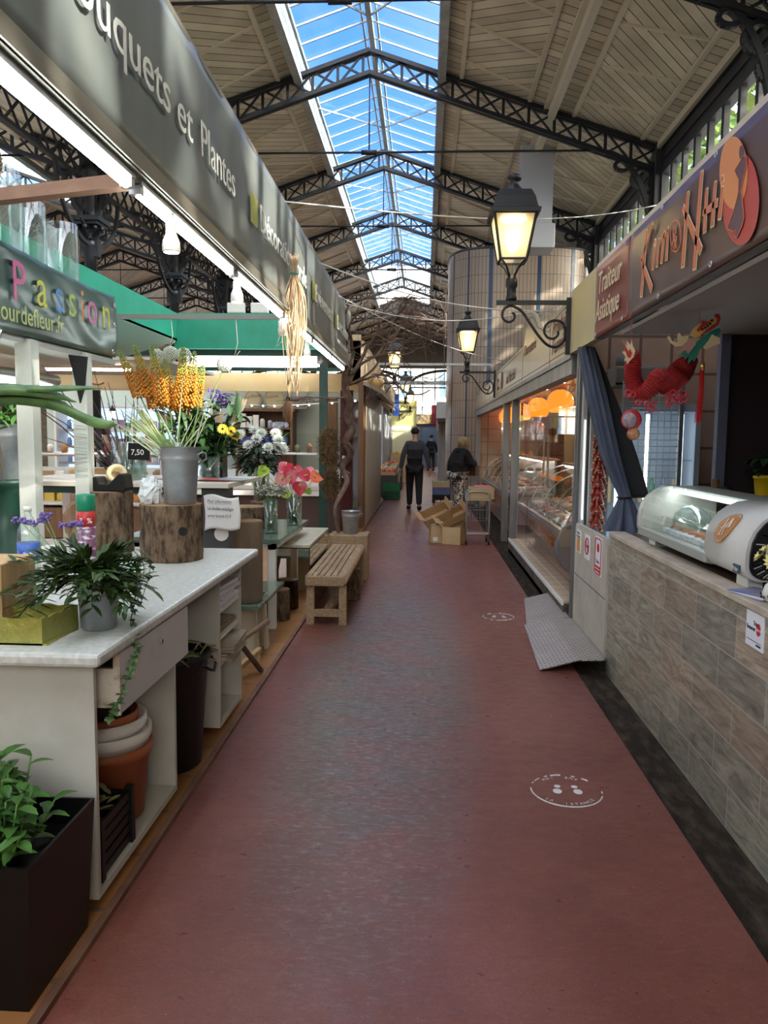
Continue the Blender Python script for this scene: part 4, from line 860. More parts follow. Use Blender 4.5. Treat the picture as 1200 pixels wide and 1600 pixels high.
# meat counters
steelc=mat('brushed_counter_steel',(.5,.5,.5),.3,.9); orp=mat('orange_brown_panel',(.50,.19,.06),.25,col2=(.34,.12,.04),scale=1.5)
def arcg(x0,z0,x1,z1,bul,n=9):
    out=[]
    for i in range(n+1):
        t=i/n; x=x0+(x1-x0)*t; z=z0+(z1-z0)*t; k=math.sin(PI*t)*bul; out.append((x-k*.75,z+k*.66))
    return out
def meat_counter(label,ya,yb):
    root=thing('meat_counter',label,'meat counter',(1.7,(ya+yb)/2,.165))
    b=MB(); b.box((1.56,ya,.165),(2.15,yb,.62)); b.build('base',steelc,root)
    b=MB(); pts=[(1.335,.60),(1.36,.50),(1.42,.40),(1.52,.30),(1.56,.28)]
    for p,q in zip(pts,pts[1:]): b.hexa([(p[0],ya,p[1]),(p[0],yb,p[1]),(q[0],yb,q[1]),(q[0],ya,q[1]),(p[0]+.012,ya,p[1]+.01),(p[0]+.012,yb,p[1]+.01),(q[0]+.012,yb,q[1]+.01),(q[0]+.012,ya,q[1]+.01)],0,True)
    b.build('front_panel',orp,root)
    b=MB()
    for i,(z,x) in enumerate(((.60,1.325),(.63,1.315),(.66,1.325))): b.box((x,ya,z),(x+.05,yb,z+.026))
    b.build('front_rail',alu,root)
    b=MB(); b.box((1.37,ya,.62),(2.15,yb,.66)); b.build('display_deck',mat('dark_deck',(.10,.10,.10),.4),root)
    g=arcg(1.34,.69,1.93,1.22,.13); b=MB()
    for p,q in zip(g,g[1:]): b.poly([(p[0],ya,p[1]),(q[0],ya,q[1]),(q[0],yb,q[1]),(p[0],yb,p[1])])
    b.build('curved_glass',gl_vase,root)
    b=MB(); n=max(2,round((yb-ya)/.95))
    for k in range(n+1):
        y=ya+(yb-ya)*k/n
        for p,q in zip(g,g[1:]): b.bar((p[0],y,p[1]),(q[0],y,q[1]),.012,.012)
    b.build('glass_ribs',alu,root)
    b=MB(); b.box((1.90,ya,1.22),(2.2,yb,1.25)); b.build('top_shelf',mat('pale_salmon_shelf',(.62,.36,.25),.3),root)
    b=MB(); b.box((2.12,ya,.66),(2.15,yb,1.22)); b.build('rear_panel',mat('frosted_rear_panel',(.5,.5,.48),.4),root)
    b=MB(); b.box((1.93,ya+.05,1.19),(1.96,yb-.05,1.215)); b.build('light_tube',mat('counter_tube_glow',(1,1,1),emit=9,ecol=(1,.9,.8)),root)
    return root
mc=meat_counter('long curved glass meat counter behind the nearest butcher window',7.35,10.7)
meat_counter('second curved glass meat counter, farther back past the trolley',12.6,17.6)
b=MB(); b.prism([(1.46+.21*math.cos(a*PI/12)*(1 if abs(math.cos(a*PI/12))<.9 else 1),.54+.25*math.sin(a*PI/12)) for a in range(24)],(0,7.28,0),(1,0,0),(0,0,1),(0,.1,0)); tag(b.build('counter_end_cap',mat('grey_plastic_cap',(.13,.135,.14),.5),bevel=.02),'round grey plastic end cap at the near end of the meat counter','end cap')
tr_m=mat('white_enamel_tray',(.75,.75,.75),.25); mcols=[mat('meat_%d'%i,c,.4,col2=c2,scale=20) for i,(c,c2) in enumerate((((.45,.06,.05),(.6,.3,.25)),((.55,.25,.18),(.4,.12,.08)),((.62,.5,.36),(.5,.33,.2)),((.25,.05,.04),(.4,.2,.15)),((.7,.66,.6),(.55,.35,.3))))]
def tray(kind):
    root=thing('meat_tray','white tray of sliced meat lying in a curved glass counter','meat tray',(0,0,0),0,'trays of meat in the glass counters')
    b=MB(); b.box((-.11,-.14,0),(.11,.14,.008)); b.box((-.11,-.14,0),(-.103,.14,.03)); b.box((.103,-.14,0),(.11,.14,.03)); b.box((-.11,-.14,0),(.11,-.133,.03)); b.box((-.11,.133,0),(.11,.14,.03)); b.build('tray',tr_m,root,world=False)
    for j in range(4):
        b=MB()
        if kind%3==0: b.ball((rnd(-.03,.03),-.09+j*.06,.035),(.075,.03,.03),10)
        elif kind%3==1: b.tube([(-.08,-.1+j*.065,.03),(0,-.09+j*.065,.045),(.08,-.1+j*.065,.03)],.022,8)
        else: b.obox((0,-.09+j*.06,.04),(.15,.05,.05),(rnd(-.2,.2),rnd(-.1,.1),rnd(-.3,.3)))
        b.build('meat_piece',mcols[(kind+j//2)%5],root,world=False,bevel=.008 if kind%3==2 else 0)
    return root
trs=[tray(k) for k in range(5)]
k=0
for (a,c) in ((7.5,10.6),(12.8,17.5)):
    y=a+.1
    while y<c:
        for x in (1.53,1.79,2.0):
            t_=trs[k] if k<5 else dup(trs[k%5]); t_.location=(x,y,.668+(x-1.5)*.12); t_.rotation_euler=(0,-.12,rnd(-.1,.1)); k+=1
        y+=.36 if c<11 else .55
for i in range(9):
    y=7.7+i*.33; root=thing('price_tag_stand','small white price tag standing among the meats in the first counter','price tag',(1.44,y,.70),0,'price tags in the meat counter')
    b=MB(); b.obox((0,0,.03),(.004,.07,.045),(0,-.3,0)); b.build('card',paper,root,world=False); b=MB(); b.box((-.004,-.004,-.035),(.004,.004,.01)); b.build('pin',alu,root,world=False)
# items on the counter's top shelf
for y,sz,m_,lb in ((8.9,(.12,.2,.14),card_l,'small cardboard box with open lid on the counter\'s top shelf'),(9.5,(.12,.16,.2),mat('glass_box_green',(.3,.38,.3),.3),'greenish jar box on the counter\'s top shelf')):
    b=MB(); b.box((1.98,y,1.25),(1.98+sz[0],y+sz[1],1.25+sz[2])); b.hexa([(1.97,y-.01,1.25+sz[2]),(2.11,y-.01,1.25+sz[2]),(2.11,y+sz[1]+.01,1.25+sz[2]),(1.97,y+sz[1]+.01,1.25+sz[2]),(2.0,y,1.31+sz[2]),(2.14,y,1.28+sz[2]),(2.14,y+sz[1],1.28+sz[2]),(2.0,y+sz[1],1.31+sz[2])]); tag(b.build('shelf_box',m_),lb,'box')
for i in range(5): b=MB(); b.lathe([(.03,0),(.034,.02),(.034,.09),(.02,.11),(.02,.125)],(2.05,8.2+i*.11,1.25),12); tag(b.build('preserve_jar',mat('honey_jar',(.35,.14,.04),.2,col2=(.5,.3,.12),scale=30)),'small amber preserve jar on the meat counter\'s top shelf','jar','jars on the counter\'s top shelf')
# animal cut charts hung on the back tiles
for y,z,s,lb in ((9.9,1.62,.22,'small animal silhouette plaque hung on the pink tiles, farther one'),(9.1,1.56,.26,'larger animal silhouette plaque hung on the pink tiles, nearer one')):
    b=MB(); b.prism([(0,.9),(.35,1),(.55,.8),(.6,.45),(.5,.2),(.5,-.2),(.38,-.2),(.36,.1),(.22,.1),(.2,-.25),(.08,-.25),(.06,.2),(-.02,.5)],(3.285,y,z),(0,-s,0),(0,0,s),(.012,0,0)); tag(b.build('wall_plaque',mat('plaque_brown',(.40,.13,.09),.5,col2=(.3,.22,.18),scale=12)),lb,'plaque')
# white framed display cabinet
root=thing('display_cabinet','white framed glass cabinet with shelves at the far end of the meat counter','cabinet',(1.6,11.5,.6))
b=MB()
for x in (1.37,1.80):
    for y in (11.3,11.7): b.box((x-.014,y-.014,.05),(x+.014,y+.014,1.63))
for z in (.62,1.62):
    for y in (11.3,11.7): b.box((1.37,y-.014,z-.014),(1.8,y+.014,z+.014))
    for x in (1.37,1.80): b.box((x-.014,11.3,z-.014),(x+.014,11.7,z+.014))
b.build('frame',steel_w,root)
for z in (.85,1.08,1.32):
    b=MB(); b.box((1.38,11.31,z),(1.79,11.69,z+.008)); b.build('shelf',gl_vase,root)
for i in range(8):
    x=1.45+(i%3)*.12; z=(.859,1.089,1.329)[i//3]; b=MB(); b.lathe([(.045,0),(.001,.09)],(x,11.45,z),4,smooth=False) if i>5 else b.ball((x,11.45,z+.03),(.05,.07,.03),8); tag(b.build('wrapped_cheese',mat('orange_cheese' if i>5 else 'pale_cheese',(.7,.32,.06) if i>5 else (.55,.42,.3),.5)),'orange pyramid on the top shelf of the white framed cabinet' if i>5 else 'pale wrapped piece on the lower shelves of the white framed cabinet','food','pyramids in the white cabinet' if i>5 else 'wrapped pieces in the white cabinet')
root=thing('patterned_ball_vase','pink round vase with circle pattern on top of the white cabinet','vase',(1.64,11.45,1.635))
b=MB(); b.ball((0,0,.10),(.125,.12,.10),18); b.build('body',mat('pink_ceramic',(.70,.30,.24),.25),root,world=False)
b=MB()
for i in range(9):
    a=R(180+i*22); e=R(-30+35*(i%3)); c=Vector((.125*math.cos(a)*math.cos(e),.12*math.sin(a)*math.cos(e),.10+.10*math.sin(e))); n=(c-Vector((0,0,.1))).normalized(); b.cyl(c-n*.006,c+n*.003,.022,n=12,m=0); b.cyl(c,c+n*.005,.009,n=8,m=1)
b.build('circle_pattern',[mat('vase_red_ring',(.45,.05,.05),.3),white],root,world=False)
root=thing('slender_vase','tall slender dark red bottle vase standing on the white cabinet','vase',(1.42,11.4,1.635))
b=MB(); b.lathe([(.06,0),(.055,.01),(.018,.03),(.022,.2),(.012,.36),(.018,.44),(.008,.5),(.008,.55)],n=12); b.build('body',mat('dark_red_glass',(.12,.01,.01),.2),root,world=False)
# orange globes
og=mat('orange_globe_glow',(.8,.22,.015),.3,emit=1.25,ecol=(1,.24,.01))
gl0=None
for y,z,lb in ((11.0,2.08,'large orange globe lamp nearest the street, hanging highest'),(13.1,2.08,'orange globe lamp, second from the near end of the row'),(15.2,2.08,'orange globe lamp hanging third in the row behind the red vase'),(17.0,2.08,'orange globe lamp fourth in the row, half hidden by window posts'),(18.0,2.08,'last small orange globe lamp, seen through the far window')):
    if gl0 is None:
        gl0=thing('globe_lamp',lb,'pendant lamp',(1.90,y,z)); b=MB(); b.lathe([(.14,-.135),(.17,-.09),(.185,-.03),(.185,.03),(.165,.09),(.12,.145),(.06,.175),(.03,.18)],n=28); b.build('globe',og,gl0,world=False); b=MB(); b.cyl((0,0,.17),(0,0,.2),.035); b.build('cap',steel,gl0,world=False)
    else: dup(gl0,(1.90,y,z),label=lb)
tl_=mat('shop_fill_glow',(1,1,1),emit=34,ecol=(1,.76,.52))  # glow of ceiling tubes added to brighten the shop interior
for y in (8.6,11.6,14.8): 
    root=thing('added_fill_lamp','short ceiling tube lamp inside the butcher\'s shop','lamp',(2.4,y,2.28),0,'ceiling lamps in the butcher\'s shop'); b=MB(); b.box((-.05,-.4,-.01),(.05,.4,.02)); b.build('housing',white,root,world=False); b=MB(); b.box((-.035,-.38,-.03),(.035,.38,-.011)); b.build('tube',tl_,root,world=False)
for i in range(6):
    b=MB(); b.ball((1.65+.12*(i%2),7.9+i*.7,2.29),.014,6); tag(b.build('spot_bulb',mat('tiny_spot_glow',(1,1,1),emit=12)),'tiny white spot bulb under the orange shop ceiling','bulb','tiny spot bulbs in the butcher\'s shop')
# ================================================================ tiled tower
def tower():
    cx,cy,ax,ay,z1=2.3,20.45,1.74,1.72,6.08; n=96; b=MB(); uvl=b.bm.loops.layers.uv.new('UVMap'); P_=[]
    for i in range(n+1):
        a=2*PI*i/n; c,s=math.cos(a),math.sin(a); e=2/3.4; P_.append((cx+ax*math.copysign(abs(c)**e,c),cy+ay*math.copysign(abs(s)**e,s)))
    L_=[0]
    for p,q in zip(P_,P_[1:]): L_.append(L_[-1]+math.dist(p,q))
    for i in range(n):
        vs_=[b.v((*P_[i],-.03)),b.v((*P_[i+1],-.03)),b.v((*P_[i+1],z1)),b.v((*P_[i],z1))]; f=b.face(vs_,0,True)
        for l,uv in zip(f.loops,((L_[i],0),(L_[i+1],0),(L_[i+1],z1),(L_[i],z1))): l[uvl].uv=uv
    b.face([b.v((*p,z1)) for p in P_[:-1]])
    return b,P_
def tower_mat():
    m=bpy.data.materials.new('slim_beige_tiles'); m.use_nodes=True; t=m.node_tree; bb=t.nodes['Principled BSDF']; bb.inputs['Roughness'].default_value=.35; L=t.links.new
    uv=t.nodes.new('ShaderNodeUVMap'); br=t.nodes.new('ShaderNodeTexBrick'); br.offset=0; br.inputs['Scale'].default_value=1; br.inputs['Brick Width'].default_value=.088; br.inputs['Row Height'].default_value=.42; br.inputs['Mortar Size'].default_value=.006
    br.inputs['Color1'].default_value=(.36,.28,.21,1); br.inputs['Color2'].default_value=(.32,.25,.19,1); br.inputs['Mortar'].default_value=(.09,.08,.075,1); L(uv.outputs[0],br.inputs[0]); L(br.outputs[0],bb.inputs[0]); return m
b,TP=tower(); tw=tag(b.build('tiled_tower',tower_mat()),'tall rounded tower clad in slim beige tiles with vertical blue stripes','tower')
b=MB()
for px in (.66,.98,1.47,2.5,3.45):
    # stripe on the near face where the outline has that x
    best=min((p for p in TP if p[1]<20.45),key=lambda p:abs(p[0]-px)); i=TP.index(best); q=TP[i+1]; d=(Vector((q[0]-best[0],q[1]-best[1],0))).normalized(); nn_=Vector((d.y,-d.x,0))*.004; p0=Vector((best[0],best[1],0)); wd_=.045 if px>1 else .02
    for z0,z1 in ((0,6.08),): b.hexa([p0-d*wd_+nn_,p0+d*wd_+nn_,p0+d*wd_-nn_,p0-d*wd_-nn_]+[v+Vector((0,0,6.08)) for v in (p0-d*wd_+nn_,p0+d*wd_+nn_,p0+d*wd_-nn_,p0-d*wd_-nn_)])
b.build('blue_stripes',mat('blue_tiles',(.02,.05,.10),.3),tw)
b=MB(); b.tube([Vector((p[0],p[1],6.08)) for p in TP],.03,6,cap=False); b.build('rim',mat('dark_rim',(.05,.05,.05),.5),tw)
# duct
root=thing('ventilation_duct','pale grey square duct dropping from the roof to a boxed outlet','duct',(2.1,16.1,5.4))
dm=mat('pale_duct_metal',(.50,.53,.57),.35,.3)
b=MB(); b.box((1.84,15.9,5.75),(2.47,16.4,7.35)); b.build('shaft',dm,root); b=MB(); b.box((1.50,15.8,5.36),(2.52,16.5,5.83)); b.build('outlet_box',dm,root,bevel=.01)
# pilasters, air unit, beams farther along on the right
root=thing('stone_pilaster','narrow grey fluted pilaster beyond the tiled tower','pilaster',(.55,23.2,0))
b=MB(); b.box((.42,23.0,-.03),(.95,23.4,2.2)); b.build('shaft',mat('grey_fluted_stone',(.36,.32,.29),.6,col2=(.2,.17,.15),scale=3,stretch=(14,14,.2)),root); b=MB(); b.box((.38,22.96,2.0),(.98,23.44,2.12)); b.build('cap',mat('grey_fluted_stone'),root)
root=thing('ventilation_unit','white boxed ventilation unit fixed above the grey pilaster','ventilation unit',(.6,22.8,2.12))
b=MB(); b.box((.34,22.3,2.15),(.86,22.95,2.62)); b.build('housing',white,root,bevel=.01); b=MB(); b.hexa([(.4,22.35,2.06),(.8,22.35,2.06),(.8,22.9,2.06),(.4,22.9,2.06),(.34,22.3,2.15),(.86,22.3,2.15),(.86,22.95,2.15),(.34,22.95,2.15)]); b.build('intake',mat('grey_intake',(.18,.16,.15),.5),root)
b=MB(); b.lathe([(.1,0),(.1,.1),(.12,.12),(.12,.4),(.05,.5),(.07,.52),(.04,.6)],(.72,22.6,2.62),12); tag(b.build('chimney_lantern',iron),'small black vent lantern standing on the white ventilation unit','vent')
for y,z,x0,x1,r_,lb in ((22.0,3.13,-1.4,1.2,.05,'pale perforated steel beam crossing the aisle, lower of the two'),(15.4,3.02,-1.2,1.3,.022,'thin pale pipe crossing the aisle before the perforated beam')):
    b=MB(); b.box((x0,y-r_,z-r_),(x1,y+r_,z+r_)); tag(b.build('cross_beam',mat('pale_steel_beam',(.40,.41,.42),.4,.5)),lb,'beam')
# ================================================================ trolley and cardboard boxes
gt=mat('grey_painted_tube',(.30,.30,.29),.4,.5)
root=thing('shopping_trolley','grey tubular trolley with wire basket parked by the butcher\'s window','trolley',(.82,11.5,0))
def side(y):
    return [Vector((.64,y,.06)),Vector((.64,y,.70)),Vector((.66,y,.76)),Vector((.71,y,.785)),Vector((.90,y,.785)),Vector((.95,y,.76)),Vector((.97,y,.70)),Vector((.97,y,.06))]
for y in (11.3,11.7): b=MB(); b.tube(catm(side(y),3),.013,8); b.build('tube_frame',gt,root)
b=MB()
for z in (.13,.2,.36,.52,.68):
    for y in (11.3,11.7): b.cyl((.64,y,z),(.97,y,z),.004,n=5)
    for x in (.64,.97): b.cyl((x,11.3,z),(x,11.7,z),.004,n=5)
for i in range(1,7):
    x=.64+i*.047; b.cyl((x,11.3,.2),(x,11.3,.6),.0025,n=4); b.cyl((x,11.7,.2),(x,11.7,.6),.0025,n=4); b.cyl((x,11.3,.2),(x,11.7,.2),.0025,n=4)
b.build('wire_basket',gt,root); b=MB(); b.box((.63,11.29,.16),(.98,11.31,.19)); b.box((.63,11.28,.66),(.98,11.72,.675)); b.build('bumper_strip',mat('beige_strip',(.5,.42,.3),.5),root)
for x in (.64,.97):
    for y in (11.3,11.7): b=MB(); b.cyl((x-.012,y,.03),(x+.012,y,.03),.03,n=14); b.build('wheel',black,root)
def carton(label,c,size,rot,m_=None,open_=True,flaps=True,group=None,lab=False):
    root=thing('cardboard_box',label,'box',c,0,group); root.rotation_euler=rot; x,y,z=[s/2 for s in size]; t=.006; m_=m_ or card
    b=MB(); b.box((-x,-y,0),(x,y,t)); b.box((-x,-y,0),(-x+t,y,2*z)); b.box((x-t,-y,0),(x,y,2*z)); b.box((-x,-y,0),(x,-y+t,2*z)); b.box((-x,y-t,0),(x,y,2*z))
    if not open_: b.box((-x,-y,2*z-t),(x,y,2*z))
    b.build('walls',m_,root,world=False)
    if flaps and open_:
        b=MB(); b.hexa([(-x,-y,2*z-.001),(-x,y,2*z-.001),(-x-.07,y,2*z+.06),(-x-.07,-y,2*z+.06),(-x,-y,2*z+t),(-x,y,2*z+t),(-x-.07,y,2*z+.066),(-x-.07,-y,2*z+.066)]); b.build('flap',m_,root,world=False)
        b=MB(); b.hexa([(x,-y,2*z-.001),(x,y,2*z-.001),(x+.05,y,2*z+.08),(x+.05,-y,2*z+.08),(x,-y,2*z+t),(x,y,2*z+t),(x+.05,y,2*z+.086),(x+.05,-y,2*z+.086)]); b.build('flap',m_,root,world=False)
    if lab: b=MB(); b.box((-x*.7,-y-.002,z*.25),(-x*.1,-y,z*.7)); b.build('paper_label',paper,root,world=False)
    return root
carton('pale cardboard box with a hand hole standing at the bottom left of the pile',(.22,11.55,0),(.23,.28,.27),(0,0,.1),card_l,False,False,lab=True)
carton('pale open cardboard box in front on the floor beside the trolley',(.46,11.42,0),(.28,.3,.26),(0,0,-.3),card_l)
carton('brown cardboard box tipped on top of the pile, leftmost',(.22,11.7,.34),(.42,.34,.14),(.35,-.42,.15),card,True,True,lab=True)
carton('long brown cardboard tray resting on the pile, beside the trolley',(.46,11.55,.35),(.40,.24,.12),(.5,-.5,.1),card)
carton('pale upright cardboard box behind the front box of the pile',(.56,11.75,0),(.18,.26,.36),(0,0,.1),card_l)
root=carton('cardboard box on top of the trolley, filled with pink wrapped goods',(.86,11.5,.675),(.36,.38,.17),(0,0,0),card_l,True,False)
b=MB(); b.box((-.1,-.15,.10),(.12,.15,.19)); b.build('pink_parcels',mat('pink_wrap',(.65,.22,.25),.5),root,world=False)
# crates on the floor before the tower
cr_m=mat('pale_crate_wood',(.5,.38,.22),.7)
def crate(name,label,c,size,m_,cont=None,rz=0,n=3,group=None):
    root=thing(name,label,'crate',c,rz,group); x,y,z=size[0]/2,size[1]/2,size[2]; b=MB(); h=z/(n*1.35)
    b.box((-x,-y,0),(x,y,.008))
    for i in range(n):
        z0=i*z/n+.005; 
        for s in (-1,1): b.box((-x,s*y-.004,z0),(x,s*y+.004,z0+h)); b.box((s*x-.004,-y,z0),(s*x+.004,y,z0+h))
    b.build('slats',m_,root,world=False)
    for sx in (-1,1):
        for sy in (-1,1): b=MB(); b.box((sx*x-.014,sy*y-.014,0),(sx*x+.014,sy*y+.014,z+.01)); b.build('corner_post',m_,root,world=False)
    if cont:
        for i in range(12): b=MB(); b.ball((-x*.7+(i%4)*x*.46,-y*.6+(i//4)*y*.6,z*.85),(x*.2,y*.22,z*.22),8); b.build('contents',cont,root,world=False)
    return root
crate('wooden_crate','topmost pale wooden crate of the low stack before the tower',(.42,19.0,.38),(.4,.32,.14),cr_m,mat('green_veg',(.2,.3,.08),.6))
crate('wooden_crate','dark bottom crate of the low stack before the tower',(.43,18.9,0),(.4,.32,.2),black)
crate('wooden_crate','middle crate holding bottles in the low stack before the tower',(.43,18.95,.2),(.4,.32,.17),mat('blue_crate',(.1,.15,.3),.5),mat('red_tops',(.4,.08,.08),.5))
crate('wooden_crate','small pale crate lying beside the crouching stack of crates',(.50,17.9,0),(.42,.3,.12),cr_m,mat('salmon_goods',(.6,.35,.28),.6))
# floor stickers
def floor_sticker(label,x,y,r,full):
    root=thing('floor_marking',label,'floor sticker',(x,y,0.001)); b=MB(); wm=mat('worn_white_paint',(.62,.60,.57),.6)
    for i in range(60):
        a=2*PI*i/60; k=noise.noise(Vector((i*.35,r*40,0)))
        if k>(.05 if full else -.15) or (.55<(i/60)<.95 and full): b.tube([(r*math.cos(a+j*.035),r*math.sin(a+j*.035),.0006) for j in range(4)],.0035+.0015*abs(k),4)
    b.build('ring',wm,root,world=False)
    for s in (-1,1):
        b=MB(); b.prism([(.018*math.cos(t*PI/8)*1.1,.024*math.sin(t*PI/8)) for t in range(16)],(s*.045+.004,-.01,.0012),(1,0,0),(0,1,0),(0,0,.001)); b.prism([(.014*math.cos(t*PI/8),.014*math.sin(t*PI/8)) for t in range(16)],(s*.038+.004,.038,.0012),(1,0,0),(0,1,0),(0,0,.001)); b.build('footprint',wm,root,world=False)
    return root
def sticker_text(root,x,y,r):
    wm=mat('worn_white_paint')
    for s,up in (('MAINTENEZ',1),('LA DISTANCE',-1)):
        for i,ch in enumerate(s):
            if ch==' ': continue
            n=len(s); a=(PI/2-(i-(n-1)/2)*.17) if up>0 else (-PI/2+(i-(n-1)/2)*.17); rr=r*.80 if up>0 else r*.88
            if random.random()<.25: continue
            t=Vector((math.sin(a),-math.cos(a),0)) if up>0 else Vector((-math.sin(a),math.cos(a),0)); u=Vector((math.cos(a),math.sin(a),0))*(1 if up>0 else -1)
            text(ch,.026,Vector((x,y,.0018))+Vector((math.cos(a),math.sin(a),0))*rr,t,u,wm,root,ext=.0003,align='CENTER')
for lb,x,y,r,f in (('worn white footprint sticker on the red floor, nearer one',.655,3.32,.155,True),('worn white footprint sticker on the red floor, farther one',.676,6.68,.135,False)):
    q=floor_sticker(lb,x,y,r,f); sticker_text(q,x,y,r)
# ================================================================ florist's canopy banner
FX=-.95
root=thing('florist_banner','long grey green vinyl banner with white florist lettering along the left canopy','banner',(FX,5.2,2.47))
b=MB(); cloth_banner(b,FX,.4,9.85,2.475,3.11,.007,seed=11,ny=150,nz=12); b.build('vinyl',mat('grey_green_vinyl',(.12,.145,.15),.32,col2=(.21,.225,.21),scale=.8,stretch=(1,2.2,.5),contrast=(.35,.7),detail=3),root,solid=.003)
wl=mat('white_lettering',(.75,.76,.73),.5); yl=mat('yellow_green_square',(.38,.40,.10),.5)
for s,y in (('Bouquets et',1.94),('Plantes',3.22),('Décoration florale',4.36),('Evènement',6.56),('Livraison',8.18)):
    text(s,.205,(FX+.019,y,2.70),(0,1,0),(0,0,1),wl,root,sx={'Bouquets et':1.17,'Plantes':1.0,'Décoration florale':1.12,'Evènement':1.28,'Livraison':1.55}[s],ext=.001)
text('www.amourdefleur.fr',.1,(FX+.019,8.2,2.55),(0,1,0),(0,0,1),wl,root,sx=1.3,ext=.001)
b=MB()
for y in (4.14,6.40,8.02): b.box((FX+.016,y,2.685),(FX+.019,y+.16,2.84))
b.build('yellow_squares',yl,root)
b=MB(); b.box((FX-.06,.4,2.405),(FX+.012,9.86,2.475)); b.box((FX+.012,.4,2.41),(FX+.022,9.86,2.425)); b.box((FX-.05,.4,3.10),(FX+.0,9.86,3.125)); b.box((FX-.06,9.80,2.47),(FX-.03,9.85,3.1)); b.box((FX-.06,.4,2.47),(FX-.03,.45,3.1)); b.build('rail',mat('brown_aluminium_rail',(.25,.23,.19),.45,.5),root)
b=MB(); b.box((FX-.055,.4,2.47),(FX-.035,9.85,3.09)); b.build('back_board',mat('dark_back_board',(.05,.055,.05),.8),root)
for i in range(7):
    y0=-.05+i*1.33; lbs=['fluorescent tube under the banner, nearest the camera','fluorescent tube under the banner, second nearest','fluorescent tube under the lettering Décoration','fluorescent tube under the banner behind the raffia bunch','fluorescent tube under the lettering Evènement','fluorescent tube under the lettering Livraison','fluorescent tube at the far end of the banner']
    r_=thing('fluorescent_lamp',lbs[i],'lamp',(FX-.03,y0,2.405)); b=MB(); b.box((FX-.055,y0,2.385),(FX-.005,y0+1.28,2.405)); b.box((FX-.05,y0,2.355),(FX-.01,y0+.03,2.39)); b.box((FX-.05,y0+1.25,2.355),(FX-.01,y0+1.28,2.39)); b.build('holder',alu,r_)
    b=MB(); b.cyl((FX-.028,y0+.03,2.365),(FX-.028,y0+1.25,2.365),.016,n=10); b.build('tube',tube_on,r_)
def spot(label,loc,lit=True,tilt=0,S=1.):
    r_=thing('spot_bulb',label,'bulb',loc); b=MB(); b.lathe([(.012,0),(.012,-.03),(.02,-.035),(.02,-.07),(.032,-.10),(.034,-.135),(.03,-.14)],n=16); b.bm.transform(Matrix.Rotation(tilt,4,'X')); b.build('housing',white,r_,world=False)
    b=MB(); b.lathe([(.001,-.142),(.028,-.141)],n=16); b.bm.transform(Matrix.Rotation(tilt,4,'X')); b.build('lens',mat('spot_glow',(1,1,1),emit=10,ecol=(1,.97,.85)) if lit else gl_vase,r_,world=False); return r_
spot('white spot bulb hanging under the rail, nearest the camera',(FX-.02,2.95,2.385))
spot('white spot bulb under the rail, second from the camera',(FX-.03,4.02,2.385))
spot('dark tilted spot bulb near the hanging raffia',(FX-.05,5.35,2.385),False,.6)
spot('white spot bulb behind the raffia bunch',(FX-.06,6.6,2.385))
# raffia bunch
raf=mat('raffia',(.62,.42,.24),.8,col2=(.72,.55,.38),scale=30)
root=thing('raffia_bunch','long hanging bunch of pale raffia tied below the lettering','raffia',(FX+.05,5.3,2.75))
b=MB()
for i in range(75):
    a=rnd(0,2*PI); r0=rnd(.0,.02); y=5.3; L_=rnd(.35,.85); dx=math.cos(a);dy=math.sin(a); r1=rnd(.02,.085); k=rnd(-.02,.02)
    b.tube(catm([(FX+.05+dx*.03,y+dy*.035,2.76+rnd(-.01,.03)),(FX+.05+dx*r0,y+dy*r0,2.66),(FX+.05+dx*r1,y+dy*r1,2.5),(FX+.05+dx*r1*.9+k,y+dy*r1*1.1+k,2.66-L_*.6),(FX+.05+dx*r1*.5-k,y+dy*r1*.7,2.66-L_)],3),.0028,4)
b.build('strands',raf,root); b=MB(); b.tube([Vector((FX+.05+.022*math.cos(a*PI/6),5.3+.022*math.sin(a*PI/6),2.655)) for a in range(13)],.006,5,cap=False); b.build('tie',green,root)
# ================================================================ white service counter
CX=-1.03; YA,YB=2.33,4.27
root=thing('service_counter','long white laminate counter with open bays and a pulled out drawer','counter',(-1.4,3.2,.018))
XL2=-1.86
stone=mat('speckled_worktop',(.46,.48,.46),.35,col2=(.62,.63,.60),scale=40,contrast=(.4,.65))
b=MB(); b.box((-2.0,2.12,.878),(-.93,4.28,.92)); b.build('worktop',stone,root,bevel=.012)
lam=mat('scuffed_white_laminate',(.54,.54,.49),.5,col2=(.42,.41,.34),scale=3,contrast=(.5,.85))
def panel(a,c,m=lam,name='panel'): b=MB(); b.box(a,c); return b.build(name,m,root)
panel((XL2,YA-.02,.05),(CX,YA,.878),name='end_panel');
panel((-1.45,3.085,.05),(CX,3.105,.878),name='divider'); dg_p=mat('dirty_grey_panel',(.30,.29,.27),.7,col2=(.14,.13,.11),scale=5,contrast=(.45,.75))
panel((-1.5,3.80,.05),(CX,3.82,.878),lam,'divider'); panel((-1.5,4.25,.05),(CX,4.27,.878),lam,'divider')
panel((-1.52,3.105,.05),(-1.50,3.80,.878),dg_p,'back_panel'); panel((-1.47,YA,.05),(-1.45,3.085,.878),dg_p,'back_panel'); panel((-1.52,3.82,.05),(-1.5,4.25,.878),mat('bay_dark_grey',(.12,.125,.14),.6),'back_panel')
panel((-1.45,YA,.05),(CX,3.085,.075),name='bottom_shelf'); panel((-1.5,3.82,.05),(CX,4.25,.075),name='bottom_shelf')
for z in (.36,.50,.64): panel((-1.5,3.82,z),(CX-.01,4.25,z+.015),white,'shelf')
b=MB(); 
for y in (3.9,4.2): b.box((-1.1,y,.018),(-1.06,y+.04,.05))
b.build('foot',woodb,root)
